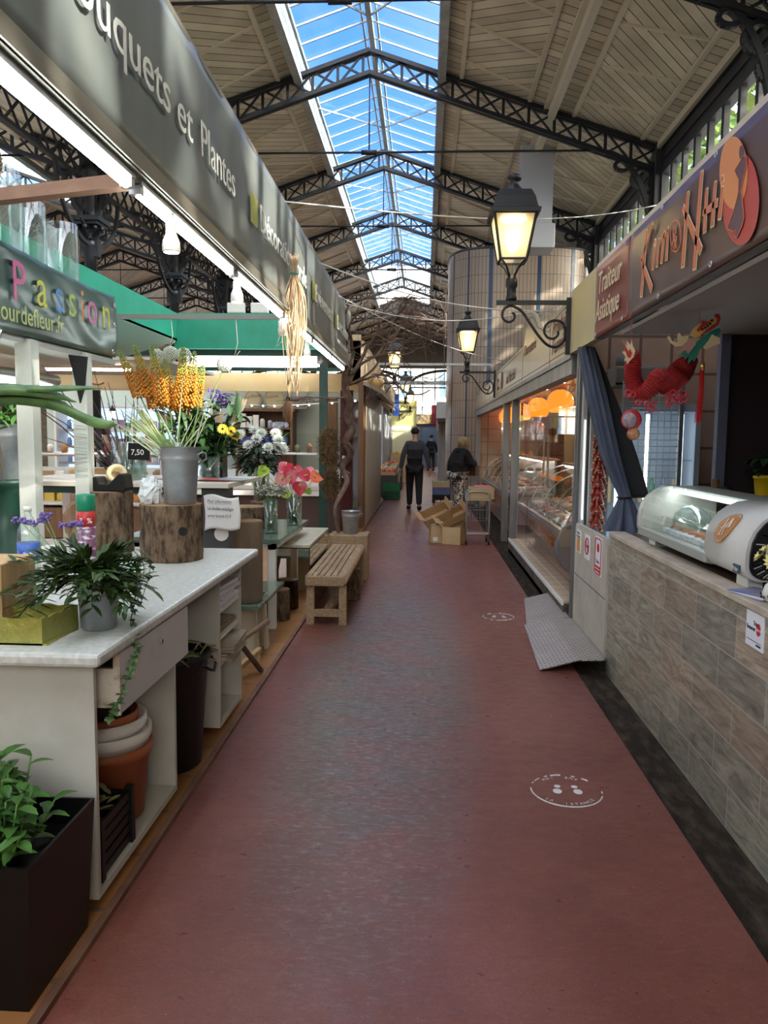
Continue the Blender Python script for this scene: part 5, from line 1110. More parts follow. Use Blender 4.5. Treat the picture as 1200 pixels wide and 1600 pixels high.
dr_=panel((CX+.055,2.34,.665),(CX+.075,3.04,.862),mat('lilac_white_front',(.60,.60,.64),.4,col2=(.50,.50,.52),scale=6,contrast=(.5,.8)),'drawer')
for nm,a,c,m_ in (('drawer_side',(-1.40,2.37,.67),(CX+.055,2.385,.80),mat('chipped_drawer_side',(.55,.5,.42),.7,col2=(.25,.18,.12),scale=14,contrast=(.5,.7))),('drawer_side',(-1.40,2.985,.67),(CX+.055,3.0,.80),lam),('drawer_floor',(-1.40,2.385,.67),(CX+.055,2.985,.68),lam),('drawer_edge',(CX+.054,2.333,.66),(CX+.076,2.341,.863),mat('chipped_drawer_side'))):
    b=MB(); b.box(a,c); b.build(nm,m_,dr_)
b=MB(); b.cyl((CX+.074,2.72,.80),(CX+.081,2.72,.80),.014,n=16); kk=b.build('lock',alu,dr_); b=MB(); b.box((CX+.081,2.718,.793),(CX+.083,2.722,.807)); b.build('keyhole',blackm,kk)
# pots in the drawer bay
terr=mat('terracotta_plastic',(.36,.10,.035),.5); browp=mat('olive_brown_plastic',(.20,.13,.05),.45)
def tub(name,label,c,r0,r1,h,m,rim=.012,band=0.,group=None):
    r_=thing(name,label,'pot' if 'pot' in name else 'tub',c,0,group); b=MB(); b.lathe([(r0,0),(r0+.004,.0),(r1-(r1-r0)*.1,h-.05),(r1+rim*.3,h-.048),(r1+rim,h-.03),(r1+rim,h),(r1,h),(r0*.97,.02),(.001,.015)],n=36); b.build('wall',m,r_,world=False)
    if band:
        b=MB(); b.lathe([(r1+rim*.6,h-.085),(r1+rim*1.0,h-.08),(r1+rim*1.0,h-.07),(r1+rim*.6,h-.065)],n=36); b.build('ridge',m,r_,world=False)
    return r_
tub('plant_pot','large terracotta coloured plastic pot at the bottom of the stack under the drawer',(-1.22,2.83,.078),.135,.165,.29,terr)
tub('white_tub','lower of two white tubs nested in the terracotta pot',(-1.22,2.83,.205),.14,.162,.22,white,.012,1)
tub('white_tub','upper of two white tubs nested above the terracotta pot',(-1.225,2.82,.25),.135,.152,.225,white,.012,1)
tub('plant_pot','dark rust coloured pot nested in the upper white tub',(-1.23,2.81,.33),.11,.135,.17,terr,.006)
tub('plant_pot','black plastic pot near the top of the nested stack',(-1.235,2.80,.36),.10,.125,.195,black,.006)
tub('plant_pot','small olive brown pot topmost of the nested stack',(-1.24,2.80,.45),.09,.105,.15,browp,.006)
crate('plastic_crate','black slatted plastic crate standing on the bottom shelf before the terracotta pot',(-1.17,2.50,.078),(.24,.26,.2),black,None,0,5)
r_=tub('plant_pot','small broken rim terracotta pot lying in the black crate',(-1.2,2.42,.19),.05,.07,.1,terr,.004)
b=MB()
for i in range(26): b.leaf((-1.17+rnd(-.1,.1),2.5+rnd(-.11,.11),.27+rnd(0,.02)),(rnd(-1,1),rnd(-1,1),rnd(-.1,.3)),rnd(.03,.07),.02)
tag(b.build('dead_leaves',mat('dead_leaf',(.16,.10,.05),.8,col2=(.25,.28,.12),scale=10)),'dry leaves lying in the black plastic crate','leaves')['kind']='stuff'
# black bin with cuttings
root=thing('waste_bin','tall round black bin full of plant cuttings between the counter bays','bin',(-1.20,3.44,.018))
b=MB(); b.lathe([(.165,0),(.17,.005),(.205,.50),(.22,.51),(.222,.535),(.205,.535),(.2,.5),(.19,.42),(.001,.40)],n=36); b.build('body',black,root,world=False)
b=MB(); b.tube([(.2,-.08,.5),(.235,-.05,.47),(.24,0,.45),(.235,.05,.47),(.2,.08,.5)],.007,6); b.build('handle',black,root,world=False)
root=thing('plant_cuttings','heap of cut stems and leaves filling the black bin','cuttings',(-1.20,3.44,.5))
b=MB(); ivm=mat('cut_leaf',(.08,.14,.04),.6,col2=(.16,.2,.08),scale=10)
for i in range(80):
    a=rnd(0,2*PI); r=rnd(0,.17); b.leaf((r*math.cos(a),r*math.sin(a),rnd(-.03,.05)),(rnd(-1,1),rnd(-1,1),rnd(-.4,.6)),rnd(.04,.10),rnd(.02,.035),m=0)
b.build('leaves',ivm,root,world=False); b=MB()
for i in range(22):
    a=rnd(0,2*PI); p=Vector((.15*math.cos(a),.15*math.sin(a),rnd(0,.03))); q=Vector((rnd(-.19,.23),rnd(-.2,.2),rnd(.0,.06))); b.tube([p,(p+q)/2+Vector((0,0,.04)),q],rnd(.002,.006),5)
b.tube([(.05,-.1,.03),(.15,-.05,.05),(.24,.02,.01)],.008,6); b.build('stems',mat('cut_stems',(.35,.28,.16),.7,col2=(.2,.22,.1),scale=12),root,world=False)
# shelf bay contents
def stack(name,label,c,size,n,m,jit=.01,group=None):
    r_=thing(name,label,'paper' ,c); h=size[2]/n
    for i in range(n):
        b=MB(); b.obox((rnd(-jit,jit),rnd(-jit,jit),h*(i+.5)),(size[0],size[1],h*.8),(rnd(-.02,.02),rnd(-.02,.02),rnd(-.12,.12))); b.build('sheet',m,r_,world=False)
    return r_
stack('wrapping_paper','pile of white wrapping paper under the counter top in the shelf bay',(-1.16,4.03,.655),(.26,.36,.12),5,mat('lilac_white_paper',(.68,.68,.74),.7))
stack('paper_bags','pile of brown kraft bags on the second shelf',(-1.17,4.03,.517),(.24,.32,.05),4,mat('kraft_grey_paper',(.32,.25,.18),.8,col2=(.22,.17,.12),scale=9),.02)
stack('paper_bags','loose pile of mixed white and brown papers on the third shelf, sticking out',(-1.13,4.04,.377),(.28,.34,.09),7,mat('mixed_old_paper',(.55,.50,.42),.8,col2=(.38,.30,.22),scale=6),.02)
b=MB(); b.obox((-1.27,4.03,.27),(.1,.34,.38)); tag(b.build('dark_box',mat('dark_grey_plastic',(.045,.045,.05),.5)),'tall dark grey box standing in the lowest shelf opening','box')
# tool with wooden handle, sawhorse legs, cream plastic stool
root=thing('garden_tool','hand tool with long wooden handle leaning out of the shelf bay','tool',(-1.1,4.2,.3))
b=MB(); b.tube([(-1.16,4.05,.26),(-1.10,4.2,.32),(-1.05,4.45,.36),(-1.0,4.85,.36)],[.014,.017,.017,.018],10); b.build('handle',mat('worn_tool_handle',(.22,.14,.08),.6),root)
b=MB(); b.tube([(-1.16,4.05,.26),(-1.2,3.98,.2),(-1.21,3.95,.12)],[.016,.012,.006],8); b.build('iron_head',iron,root)
root=thing('folding_trestle','folding wooden trestle of dark sticks standing beside the counter end','trestle',(-1.12,4.75,.018))
b=MB(); b.bar((-1.15,4.5,.38),(-1.04,4.85,.03),.03,.02); b.build('dark_leg',mat('dark_stick',(.10,.06,.04),.7),root); b=MB(); b.bar((-1.22,4.45,.05),(-1.06,4.9,.16),.035,.03); b.build('pale_leg',woodl,root)
crm=mat('cream_plastic',(.60,.52,.36),.4)
root=thing('plastic_stool','cream plastic step stool with tall side openings standing on the tiles','stool',(-1.25,5.35,.018))
b=MB()
x0,x1,y0,y1=-1.36,-1.14,5.1,5.5
b.hexa([(x0-.02,y0,.018),(x1+.02,y0,.018),(x1+.02,y0+.02,.018),(x0-.02,y0+.02,.018),(x0,y0+.03,.42),(x1,y0+.03,.42),(x1,y0+.05,.42),(x0,y0+.05,.42)])
b.hexa([(x0-.02,y1,.018),(x1+.02,y1,.018),(x1+.02,y1-.02,.018),(x0-.02,y1-.02,.018),(x0,y1-.03,.42),(x1,y1-.03,.42),(x1,y1-.05,.42),(x0,y1-.05,.42)])
for ya,yc in ((y0,y0+.09),(y1-.09,y1)): b.hexa([(x1,ya,.018),(x1+.022,ya,.018),(x1+.022,yc,.018),(x1,yc,.018),(x1-.015,ya+.03 if ya==y0 else ya+.02,.42),(x1+.0,ya+.03 if ya==y0 else ya+.02,.42),(x1,yc-.02,.42),(x1-.015,yc-.02,.42)])
b.box((x1-.01,y0+.05,.36),(x1+.004,y1-.05,.43)); b.box((x0-.01,y0,.018),(x0,y1,.40)); b.build('body',crm,root)
b=MB(); b.box((x0-.005,y0+.03,.415),(x1+.005,y1-.03,.43)); b.build('seat',crm,root)
# ================================================================ things on the counter
TZ=.92
def bucket(label,c,r0,r1,h,m=zinc,handle=True,name='zinc_bucket'):
    r_=thing(name,label,'bucket',c); b=MB(); b.lathe([(r0,0),(r0+.004,.004),(r0+(r1-r0)*.74,h*.76),(r0+(r1-r0)*.8+.004,h*.78),(r0+(r1-r0)*.86,h*.82),(r1,h),(r1+.006,h+.003),(r1-.004,h-.002),(r0*.96,.02),(.001,.018)],n=36); b.build('body',m,r_,world=False)
    if handle:
        b=MB(); b.tube([(r1*.9,-.03,h*.86),(r1+.03,-.028,h*.92),(r1+.035,0,h*.9),(r1+.03,.028,h*.80),(r1*.86,.03,h*.70)],.005,6); b.build('side_handle',m,r_,world=False)
    return r_
bucket('zinc bucket holding dark ruscus leaves near the counter corner',(-1.06,2.43,TZ),.052,.070,.17,handle=False)
rus=mat('ruscus_leaf',(.020,.040,.010),.45,spec=.35,col2=(.045,.085,.02),scale=9)
root=thing('ruscus_bouquet','dense dark green ruscus foliage spilling over the zinc bucket','plant',(-1.08,2.43,TZ+.17)); b=MB()
for i in range(72):
    a=rnd(0,2*PI); el=rnd(-.1,1.15); d=Vector((math.cos(a)*math.cos(el)*(1.15 if math.cos(a)<0 else .7),math.sin(a)*math.cos(el)*.8,math.sin(el)*.75+.08)); L_=rnd(.15,.27); p0=Vector((0,0,0))
    pts=[p0+d*L_*t+Vector((0,0,-.10*t*t)) for t in (0,.25,.5,.75,1)]
    b.tube(pts,.0018,4,m=1)
    for j in range(13):
        t=.25+.75*j/12; q=p0+d*L_*t+Vector((0,0,-.10*t*t)); sd=1 if j%2 else -1; dd=(d*1.0+Vector((-d.y,d.x,0))*sd*rnd(.5,1.1)+Vector((0,0,rnd(-.6,.3)))); b.leaf(q,dd,rnd(.042,.065),rnd(.015,.022),(0,0,1),droop=.4,fold=.2)
b.build('leaves',[rus,gst],root,world=False)
ivl=mat('ivy_leaf',(.03,.075,.02),.5,col2=(.08,.15,.05),scale=16)
def ivyleaf(b,p,d,s):
    x,y,dd=frame(d); q=[(0,0),(.45,.15),(.5,.45),(.25,.5),(0,1),(-.25,.5),(-.5,.45),(-.45,.15)]
    b.face([b.v(Vector(p)+x*s*u+dd*s*v+y*s*.1*abs(u)) for u,v in q])
root=thing('ivy_trail','long trailing ivy strand hanging down over the drawer front','ivy',(-.99,2.45,TZ+.2)); b=MB(); s_=MB()
main=catm([(-1.02,2.52,1.17),(-.985,2.55,1.13),(-.97,2.53,1.07),(-.965,2.50,1.0),(-.965,2.46,.93),(-.925,2.40,.88),(-.922,2.36,.83),(-.928,2.31,.77),(-.94,2.26,.72),(-.95,2.24,.69)],5)
s_.tube(main,.0022,5)
for i,p in enumerate(main):
    for k in range(2 if i%2 else 1): ivyleaf(b,p,(rnd(-.5,1),rnd(-1,.6),rnd(-1,.3)),rnd(.02,.036))
for j in range(4):
    m2=catm([(-1.0+.01*j,2.5+.02*j,1.16),(-.985+.012*j,2.52+.03*j,1.10),(-.98,2.52+.02*j,1.02-.02*j)],4); s_.tube(m2,.0018,4)
    for p in m2: ivyleaf(b,p,(rnd(-.5,1),rnd(-1,.6),rnd(-1,.3)),rnd(.018,.032))
b.build('leaves',ivl,root); s_.build('stem',gst,root)
# gold-green wrapped tray
root=thing('gift_box_tray','open box covered with crumpled gold green foil on the counter corner','box',(-1.28,2.33,TZ))
gfm=mat('gold_green_foil',(.30,.30,.05),.28,.5,col2=(.42,.42,.12),scale=18,bump=.9)
def wall(b,p,q,z0,z1,t=.006):
    p=Vector(p);q=Vector(q); n=Vector((-(q-p).y,(q-p).x,0)).normalized()*t
    for k in range(10):
        a=p.lerp(q,k/10); c=p.lerp(q,(k+1)/10); j0=.004*math.sin(k*2.3); j1=.004*math.sin((k+1)*2.3)
        b.hexa([Vector((a.x,a.y,z0)),Vector((c.x,c.y,z0)),Vector((c.x,c.y,z0))+n,Vector((a.x,a.y,z0))+n,Vector((a.x,a.y,z1+j0)),Vector((c.x,c.y,z1+j1)),Vector((c.x,c.y,z1+j1))+n,Vector((a.x,a.y,z1+j0))+n])
b=MB(); c4=[(-1.46,2.20),(-1.135,2.20),(-1.115,2.40),(-1.44,2.42)]
for i in range(4): wall(b,(*c4[i],0),(*c4[(i+1)%4],0),TZ,TZ+.082)
b.box((-1.45,2.20,TZ),(-1.12,2.41,TZ+.006)); b.build('foil_walls',gfm,root)
root=thing('palm_frond','dark palm frond tip lying in the gold foil box','leaf',(-1.25,2.32,TZ+.05)); b=MB()
for i in range(16):
    t=i/15; p=Vector((-1.26+.10*t,2.27+.05*t,TZ+.05+.11*t)); b.leaf(p,(.2-.9*(i%2),.3,-.35+.3*t),.09*(1-.4*t),.012,m=0)
b.tube([(-1.28,2.26,TZ+.03),(-1.16,2.32,TZ+.18)],.003,5); b.build('leaflets',rus,root)
b=MB(); b.box((-1.66,2.34,TZ),(-1.335,2.56,TZ+.22)); tag(b.build('wooden_box',woodl,bevel=.004),'pale pine block box standing on the counter at the picture\'s left edge','box')
# far objects on counter
root=thing('spray_can','white and purple spray can with green cap behind the ruscus','spray can',(-1.36,3.02,.985))
b=MB(); b.lathe([(.034,0),(.036,.004),(.036,.20)],n=24); b.build('body',mat('purple_can',(.16,.05,.12),.3,col2=(.6,.58,.6),scale=26,stretch=(1,1,3),contrast=(.52,.58)),root,world=False)
b=MB(); b.lathe([(.0365,.20),(.0365,.262)],n=24); b.build('red_band',redp,root,world=False); b=MB(); b.lathe([(.035,.262),(.037,.265),(.037,.325),(.034,.33),(.001,.331)],n=24); b.build('cap',mat('green_cap',(.01,.22,.12),.35),root,world=False)
text('35%',.03,(-1.36-.012,3.02-.0385,1.20),(1,.25,0),(0,0,1),paper,root,ext=.0005)
b=MB(); b.box((-1.44,2.94,TZ),(-1.28,3.1,TZ+.065)); tag(b.build('small_box',lamw),'small white box under the spray can','box')
root=thing('water_bottle','clear plastic water bottle with blue label behind the purple flowers','bottle',(-1.58,2.98,TZ))
b=MB(); b.lathe([(.040,0),(.043,.01),(.043,.22),(.040,.25),(.020,.30),(.014,.31),(.014,.33)],n=24); b.build('body',gl_vase,root,world=False)
b=MB(); b.lathe([(.0438,.13),(.0438,.20)],n=24); b.build('label',mat('blue_label',(.03,.10,.42),.4,col2=(.7,.7,.75),scale=22,contrast=(.55,.6)),root,world=False); b=MB(); b.lathe([(.015,.325),(.016,.345),(.001,.346)],n=16); b.build('cap',white,root,world=False)
root=thing('statice_flowers','small purple statice flowers on thin stems above the ruscus','flowers',(-1.42,2.7,1.15)); b=MB(); s_=MB(); pur=mat('purple_petals',(.18,.12,.38),.7)
for c in ((-1.49,2.75,1.235),(-1.45,2.75,1.225),(-1.40,2.75,1.235),(-1.385,2.74,1.255),(-1.31,2.74,1.22),(-1.27,2.74,1.225)):
    for i in range(22): b.ball(Vector(c)+Vector((rnd(-.025,.025),rnd(-.015,.015),rnd(-.008,.01))),.0055,5)
    s_.tube([c,((c[0]-1.15)/2,2.6,1.16),(-1.12,2.47,1.08)],.0018,4)
b.build('florets',pur,root); s_.build('stem',gst,root)
def logpiece(name,label,c,r,h,hole=None,tilt=(0,0,0),barkm=bark,n=96,slab=False):
    r_=thing(name,label,'log',c); r_.rotation_euler=tilt; sd=rnd(0,50)
    def fn(a,z): return 1+.05*noise.noise(Vector((math.cos(a)*1.5+sd,math.sin(a)*1.5,z*2)))-(.075*abs(noise.noise(Vector((math.cos(a)*7+sd,math.sin(a)*7,z*5))))+.03*noise.noise(Vector((math.cos(a)*20+sd,math.sin(a)*20,z*22))) if barkm is bark else 0)
    k=24; b=MB(); b.lathe([(r*.97,0)]+[(r,h*i/k+.002) for i in range(k)]+[(r,h-.004),(r*.985,h)],n=n,fn=fn); b.build('bark',[barkm],r_,world=False)
    b=MB(); b.lathe([(r*.96,h),(r*.955,h+.003),(.001,h+.004)],n=n,fn=fn); b.build('cut_face',cut,r_,world=False)
    if hole: 
        a=hole[0]; b=MB(); d=Vector((math.cos(a),math.sin(a),0)); p=d*(r*.93)+Vector((0,0,hole[1])); b.cyl(p,p+d*(r*.12),hole[2],n=16); b.build('drilled_hole',blackm,r_,world=False)
    return r_
logpiece('tree_log','large bark covered log with a drilled hole carrying the zinc bucket',(-1.29,3.86,TZ),.158,.285,(R(-52),.16,.022))
logpiece('tree_log','log half hidden behind the spray can under the black scoop',(-1.72,4.08,TZ),.14,.33)
bucket('tall zinc bucket of pale grass stems standing on the large log',(-1.235,3.84,1.21),.075,.098,.285)
root=thing('black_scoop','black plastic curved scoop lying on the rear log','scoop',(-1.68,4.05,1.26)); b=MB()
b.prism([(-.09,0),(.10,0),(.11,.02),(.10,.09),(.075,.095),(.02,.04),(-.03,.04),(-.045,.075),(-.09,.075)],(-1.69,4.05,1.255),(1,0,0),(0,0,1),(0,.12,0)); b.build('body',black,root,bevel=.006)
root=thing('tape_roll','wide roll of beige tape leaning on the black scoop','tape roll',(-1.70,4.12,1.33)); b=MB(); b.lathe([(.03,-.025),(.055,-.025),(.055,.025),(.03,.025),(.03,-.025)],(-1.69,4.15,1.335),24,rot=(R(65),0,R(25))); b.build('roll',mat('beige_tape',(.62,.5,.3),.4),root)
def crumple(label,c,size,m,name='paper_sheet',seed=0,cat='paper'):
    b=MB(); n=14
    def f(u,v):
        a=2*PI*u; e=PI*(v-.5); r=1+.35*noise.noise(Vector((math.cos(a)*2+seed,math.sin(a)*2,e*2)))+.2*noise.noise(Vector((math.cos(a)*6+seed,math.sin(a)*6,e*5)))
        return Vector((c[0]+size[0]*r*math.cos(a)*math.cos(e),c[1]+size[1]*r*math.sin(a)*math.cos(e),max(c[2],c[2]+size[2]*(.5+r*math.sin(e)*.6))))
    b.grid(f,24,14,smooth=False); return tag(b.build(name,m),label,cat)
crumple('crumpled pale tissue leaning against the zinc bucket on the log',(-1.38,3.80,1.21),(.055,.05,.12),mat('pale_tissue',(.66,.70,.72),.8),'tissue',3,'tissue')
crumple('white and green crumpled paper bag lying at the foot of the log',(-1.32,3.34,TZ),(.075,.09,.06),mat('white_green_bag',(.72,.72,.70),.6,col2=(.02,.28,.16),scale=3,stretch=(.2,.2,9),contrast=(.56,.6)),'paper_bag',8,'paper bag')
crumple('beige cloth crumpled on the counter behind the pine box',(-1.75,2.85,TZ),(.12,.10,.16),mat('beige_cloth',(.40,.36,.30),.9),'cloth',5,'cloth')
crumple('crumpled brown kraft paper bag behind the white posts',(-1.87,4.12,TZ),(.09,.09,.30),mat('brown_kraft',(.36,.22,.14),.8),'kraft_bag',12,'paper bag')
b=MB(); b.box((-1.72,3.2,TZ),(-1.5,3.4,TZ+.13)); tag(b.build('white_box',lamw,bevel=.004),'low white box behind the water bottle on the counter','box')
# arrangement helpers
def stemset(b,base,tips,r=.002,m=0):
    for t in tips: b.tube([base,(Vector(base)+Vector(t))/2+Vector((rnd(-.01,.01),rnd(-.01,.01),.02)),t],r,4,m)
root=thing('grass_bunch','fan of pale variegated grass leaning left out of the zinc bucket','grass',(-1.235,3.84,1.45)); b=MB()
for i in range(60):
    a=rnd(-.2,1); d=Vector((-rnd(.45,1.25) if i%7 else rnd(.1,.8),rnd(-.25,.2),1)).normalized(); p=Vector((rnd(-.05,.05),rnd(-.04,.04),-.05)); b.leaf(p,d,rnd(.28,.46),.0065,(0,-1,0),m=i%2,droop=.2,k=5)
b.build('blades',[mat('pale_blade',(.62,.66,.48),.6),mat('green_blade',(.22,.34,.10),.6)],root,world=False)
# big bouquet in glass vases behind the bucket
def glassvase(label,c,r0,r1,h,water=.5,name='glass_vase'):
    r_=thing(name,label,'vase',c); b=MB(); b.lathe([(.001,.0),(r0,.0),(r0+.002,.01),(r1,h),(r1-.004,h),(r0-.004,.014),(.001,.012)],n=28); b.build('glass',gl_vase,r_,world=False)
    if water: b=MB(); b.lathe([(.001,.015),(r0-.006,.016),(r0+(r1-r0)*water-.006,h*water),(.001,h*water)],n=24); b.build('water',glass('vase_water_%d'%random.randrange(9999),(.72,.80,.72),.06),r_,world=False)
    return r_
# florist's back table
root=thing('florist_table','white legged display table behind the counter carrying vases and papers','table',(-1.9,5.2,.018))
b=MB(); b.box((-2.7,4.66,1.235),(-1.2,5.6,1.262)); b.build('tabletop',mat('pale_tabletop',(.6,.57,.5),.4),root); b=MB(); b.box((-2.72,4.70,1.19),(-1.42,4.73,1.235)); b.build('edge',dgreen,root)
for x,y in ((-1.62,4.8),(-2.6,4.8),(-1.5,5.5),(-2.6,5.5)): b=MB(); b.box((x-.035,y-.035,.018),(x+.035,y+.035,1.235)); b.build('leg',white,root)
root=thing('notice_stand','dark grey upright board pillar carrying the white notice','pillar',(-1.3,4.8,.018))
b=MB(); b.box((-1.385,4.72,.018),(-1.215,4.84,1.233)); b.build('board',mat('dark_grey_board',(.06,.065,.07),.6),root)
b=MB(); b.cyl((-1.26,4.72,.945),(-1.26,4.715,.945),.045,n=24); cs_=b.build('round_sticker',paper,root)
b=MB(); b.grid(lambda u,v: Vector((-1.362+.225*u+.006*math.sin(v*4),4.70-.02*math.sin(u*3)-.015*u*v,.985+.20*v+.012*math.sin(u*6)-.02*(1-v)*(1-u))),14,12)
nt_=tag(b.build('paper_notice',paper,solid=.001),'white paper notice with printed French lines taped to the dark grey pillar','notice')
for i,s in enumerate(('Pour information','Les doubles emballages','seront facturés 0.5 €')): text(s,.029 if i else .028,(-1.335,4.672,1.145-.045*i),(1,-.10,-.02),(0,0,1),blackm,nt_,ext=.0004,sx=.62 if i else .8,shear=.1)
b=MB(); b.bar((-1.33,4.668,1.139),(-1.18,4.656,1.136),.0015,.0015); b.build('underline',blackm,nt_)
for i in range(6): b=MB(); b.obox((-1.75+i*.1,4.95+.05*(i%2),1.264+.002*i),(.2,.14,.002),(0,0,rnd(-.5,.5))); tag(b.build('paper_sheet',[paper,mat('red_leaflet',(.6,.06,.06),.5),mat('blue_leaflet',(.25,.35,.5),.5)][i%3]),['white paper sheet lying on the back table','red leaflet lying on the back table','pale blue leaflet lying on the back table'][i%3],'paper','papers on the back table %s'%['white','red','blue'][i%3])
V1=(-1.60,4.95,1.2)
glassvase('cylindrical glass vase of foxtail lilies on the back table',(-1.62,4.98,1.262),.075,.08,.25)
glassvase('clear vase of lilies on the back table right of the zinc bucket',(-1.44,5.12,1.262),.06,.07,.22)
glassvase('wide square glass vase of dark twigs left of the zinc bucket',(-1.95,5.0,1.262),.11,.12,.25)
ora=mat('foxtail_orange',(.62,.24,.02),.7); yo=mat('foxtail_yellow',(.50,.36,.05),.7); grn=mat('bud_green',(.28,.34,.10),.7)
root=thing('foxtail_lilies','orange and yellow foxtail lily spikes rising behind the zinc bucket','flowers',(-1.62,4.98,1.3))
S_=MB()
for k,(tx,tz,h) in enumerate(((-1.98,2.10,.30),(-1.90,2.14,.32),(-1.86,2.0,.26),(-1.77,2.13,.34),(-1.70,2.05,.28),(-1.62,1.98,.24),(-1.56,2.12,.34),(-1.50,2.10,.30),(-1.46,2.02,.26),(-1.85,1.72,.24))):
    tip=Vector((tx,4.95+.05*(k%3),tz)); base=Vector((-1.62,4.98,1.28)); d=(tip-base).normalized(); S_.tube([base,tip],.004,5); h*=1.1; b=MB()
    for i in range(260):
        t=i/260; p=tip-d*h*(1-t); rr=.042*(1-t)**.55+.004; a=i*2.399; b.ball(p+Vector((rr*math.cos(a),rr*math.sin(a),rnd(-.004,.004))),.0085*(1.15-.6*t),4,m=(1 if t>.55 else 0) if t<.8 else 2,k=3)
    b.build('flower_spike',[ora,yo,grn] if k!=9 else [yo,mat('foxtail_pale',(.7,.5,.25),.7),yo],root)
S_.build('stem',gst,root)
root=thing('allium_flowers','round white allium heads behind the orange foxtail spikes','flowers',(-1.65,5.1,1.3)); S_=MB(); alm=mat('allium_white',(.62,.66,.55),.8)
for c in ((-1.80,5.15,2.08),(-1.71,5.15,2.10),(-1.62,5.15,2.09),(-1.33,5.1,2.03)):
    b=MB()
    for i in range(170):
        z=1-2*(i+.5)/170; a=i*2.399; r=math.sqrt(1-z*z); n=Vector((r*math.cos(a),r*math.sin(a),z)); b.ball(Vector(c)+n*.048,.0062,4,k=3)
    b.build('flower_head',alm,root); S_.tube([(-1.60,5.05,1.3),c],.003,5)
S_.build('stem',gst,root)
root=thing('lily_bouquet','pink and cream lily buds with broad leaves right of the zinc bucket','flowers',(-1.44,5.12,1.35)); b=MB(); lm_=MB(); S_=MB(); lil=mat('lily_bud',(.52,.50,.30),.6,col2=(.6,.36,.32),scale=6)
for i in range(40):
    tip=Vector((-1.44+rnd(-.30,.24),5.1+rnd(-.12,.12),1.85-abs(rnd(-.05,.4)))); base=Vector((-1.44,5.12,1.35)); d=(tip-base).normalized(); S_.tube([base,tip],.003,4)
    if i<15:
        for j in range(3): lm_.leaf(tip,(d+Vector((rnd(-.3,.3),rnd(-.3,.3),rnd(0,.4)))).normalized(),rnd(.09,.14),.042,(rnd(-1,1),rnd(-1,1),.1),fold=.5)
    for j in range(7): q=base.lerp(tip,rnd(.3,1)); b.leaf(q,Vector((rnd(-1,1),rnd(-1,1),rnd(-.2,.9))),rnd(.10,.18),rnd(.03,.055),droop=.7)
b.build('leaves',dleaf,root); lm_.build('buds',lil,root); S_.build('stem',gst,root)
root=thing('purple_filler_flowers','purple filler flowers half hidden among the lily buds','flowers',(-1.42,5.2,1.7)); b=MB()
for c in ((-1.42,5.2,1.83),(-1.36,5.2,1.80),(-1.72,5.1,1.82)):
    for i in range(60): b.ball(Vector(c)+Vector((rnd(-.04,.04),rnd(-.03,.03),rnd(-.05,.04))),.008,5)
    b.tube([c,(-1.44,5.12,1.4)],.003,4)
b.build('florets',pur,root)
root=thing('yellow_daisies','small yellow daisies low on the right of the bouquet','flowers',(-1.30,5.05,1.5))
for c in ((-1.32,5.0,1.60),(-1.265,5.0,1.585),(-1.24,5.02,1.56)): gerbera(root,c,(.2,-1,.4),.035,True,mat('bright_yellow_petals',(.75,.55,.03),.6)); b=MB(); b.tube([c,(-1.42,5.1,1.4)],.002,4); b.build('stem',gst,root)
root=thing('twig_bunch','dark arching twigs fanning from the square vase','twigs',(-1.98,5.0,1.25)); b=MB()
for i in range(24):
    d=Vector((rnd(-.8,.3),rnd(-.3,.3),1)); p=Vector((-1.98+rnd(-.06,.06),5.0+rnd(-.05,.05),1.22)); L_=rnd(.4,.85); cz=rnd(0,.25); b.tube([p+d*L_*t+Vector((-.25*t*t*cz*4,0,-.35*t*t*cz*2)) for t in (0,.25,.5,.75,1)],[.006,.005,.004,.003,.002],5)
b.build('stems',mat('dark_twig',(.05,.03,.028),.7),root)
b=MB(); b.prism([(-.07,-.05),(.07,-.055),(.075,.05),(-.065,.055)],(-1.82,4.83,1.45),(1,0,0),(0,0,1),(0,.008,0)); sl_=tag(b.build('slate_label',black),'small black price slate clipped to the square vase of twigs','label'); text('7,50',.05,(-1.87,4.825,1.43),(1,0,0),(0,0,1),white,sl_,ext=.0005)
root=thing('dark_foliage_vase','dark broad leaved foliage between the lilies and the chrysanthemums','plant',(-1.49,5.43,1.262)); b=MB()
for i in range(45): d=Vector((rnd(-1,1),rnd(-1,1),rnd(-.1,1))); b.leaf((-1.50+rnd(-.06,.06),5.45+rnd(-.06,.06),1.47+rnd(-.05,.1)),d,rnd(.08,.13),rnd(.05,.08),droop=.5)
b.build('leaves',dleaf,root); b=MB(); b.box((-1.56,5.36,1.262),(-1.42,5.5,1.46)); b.build('black_vase',black,root)
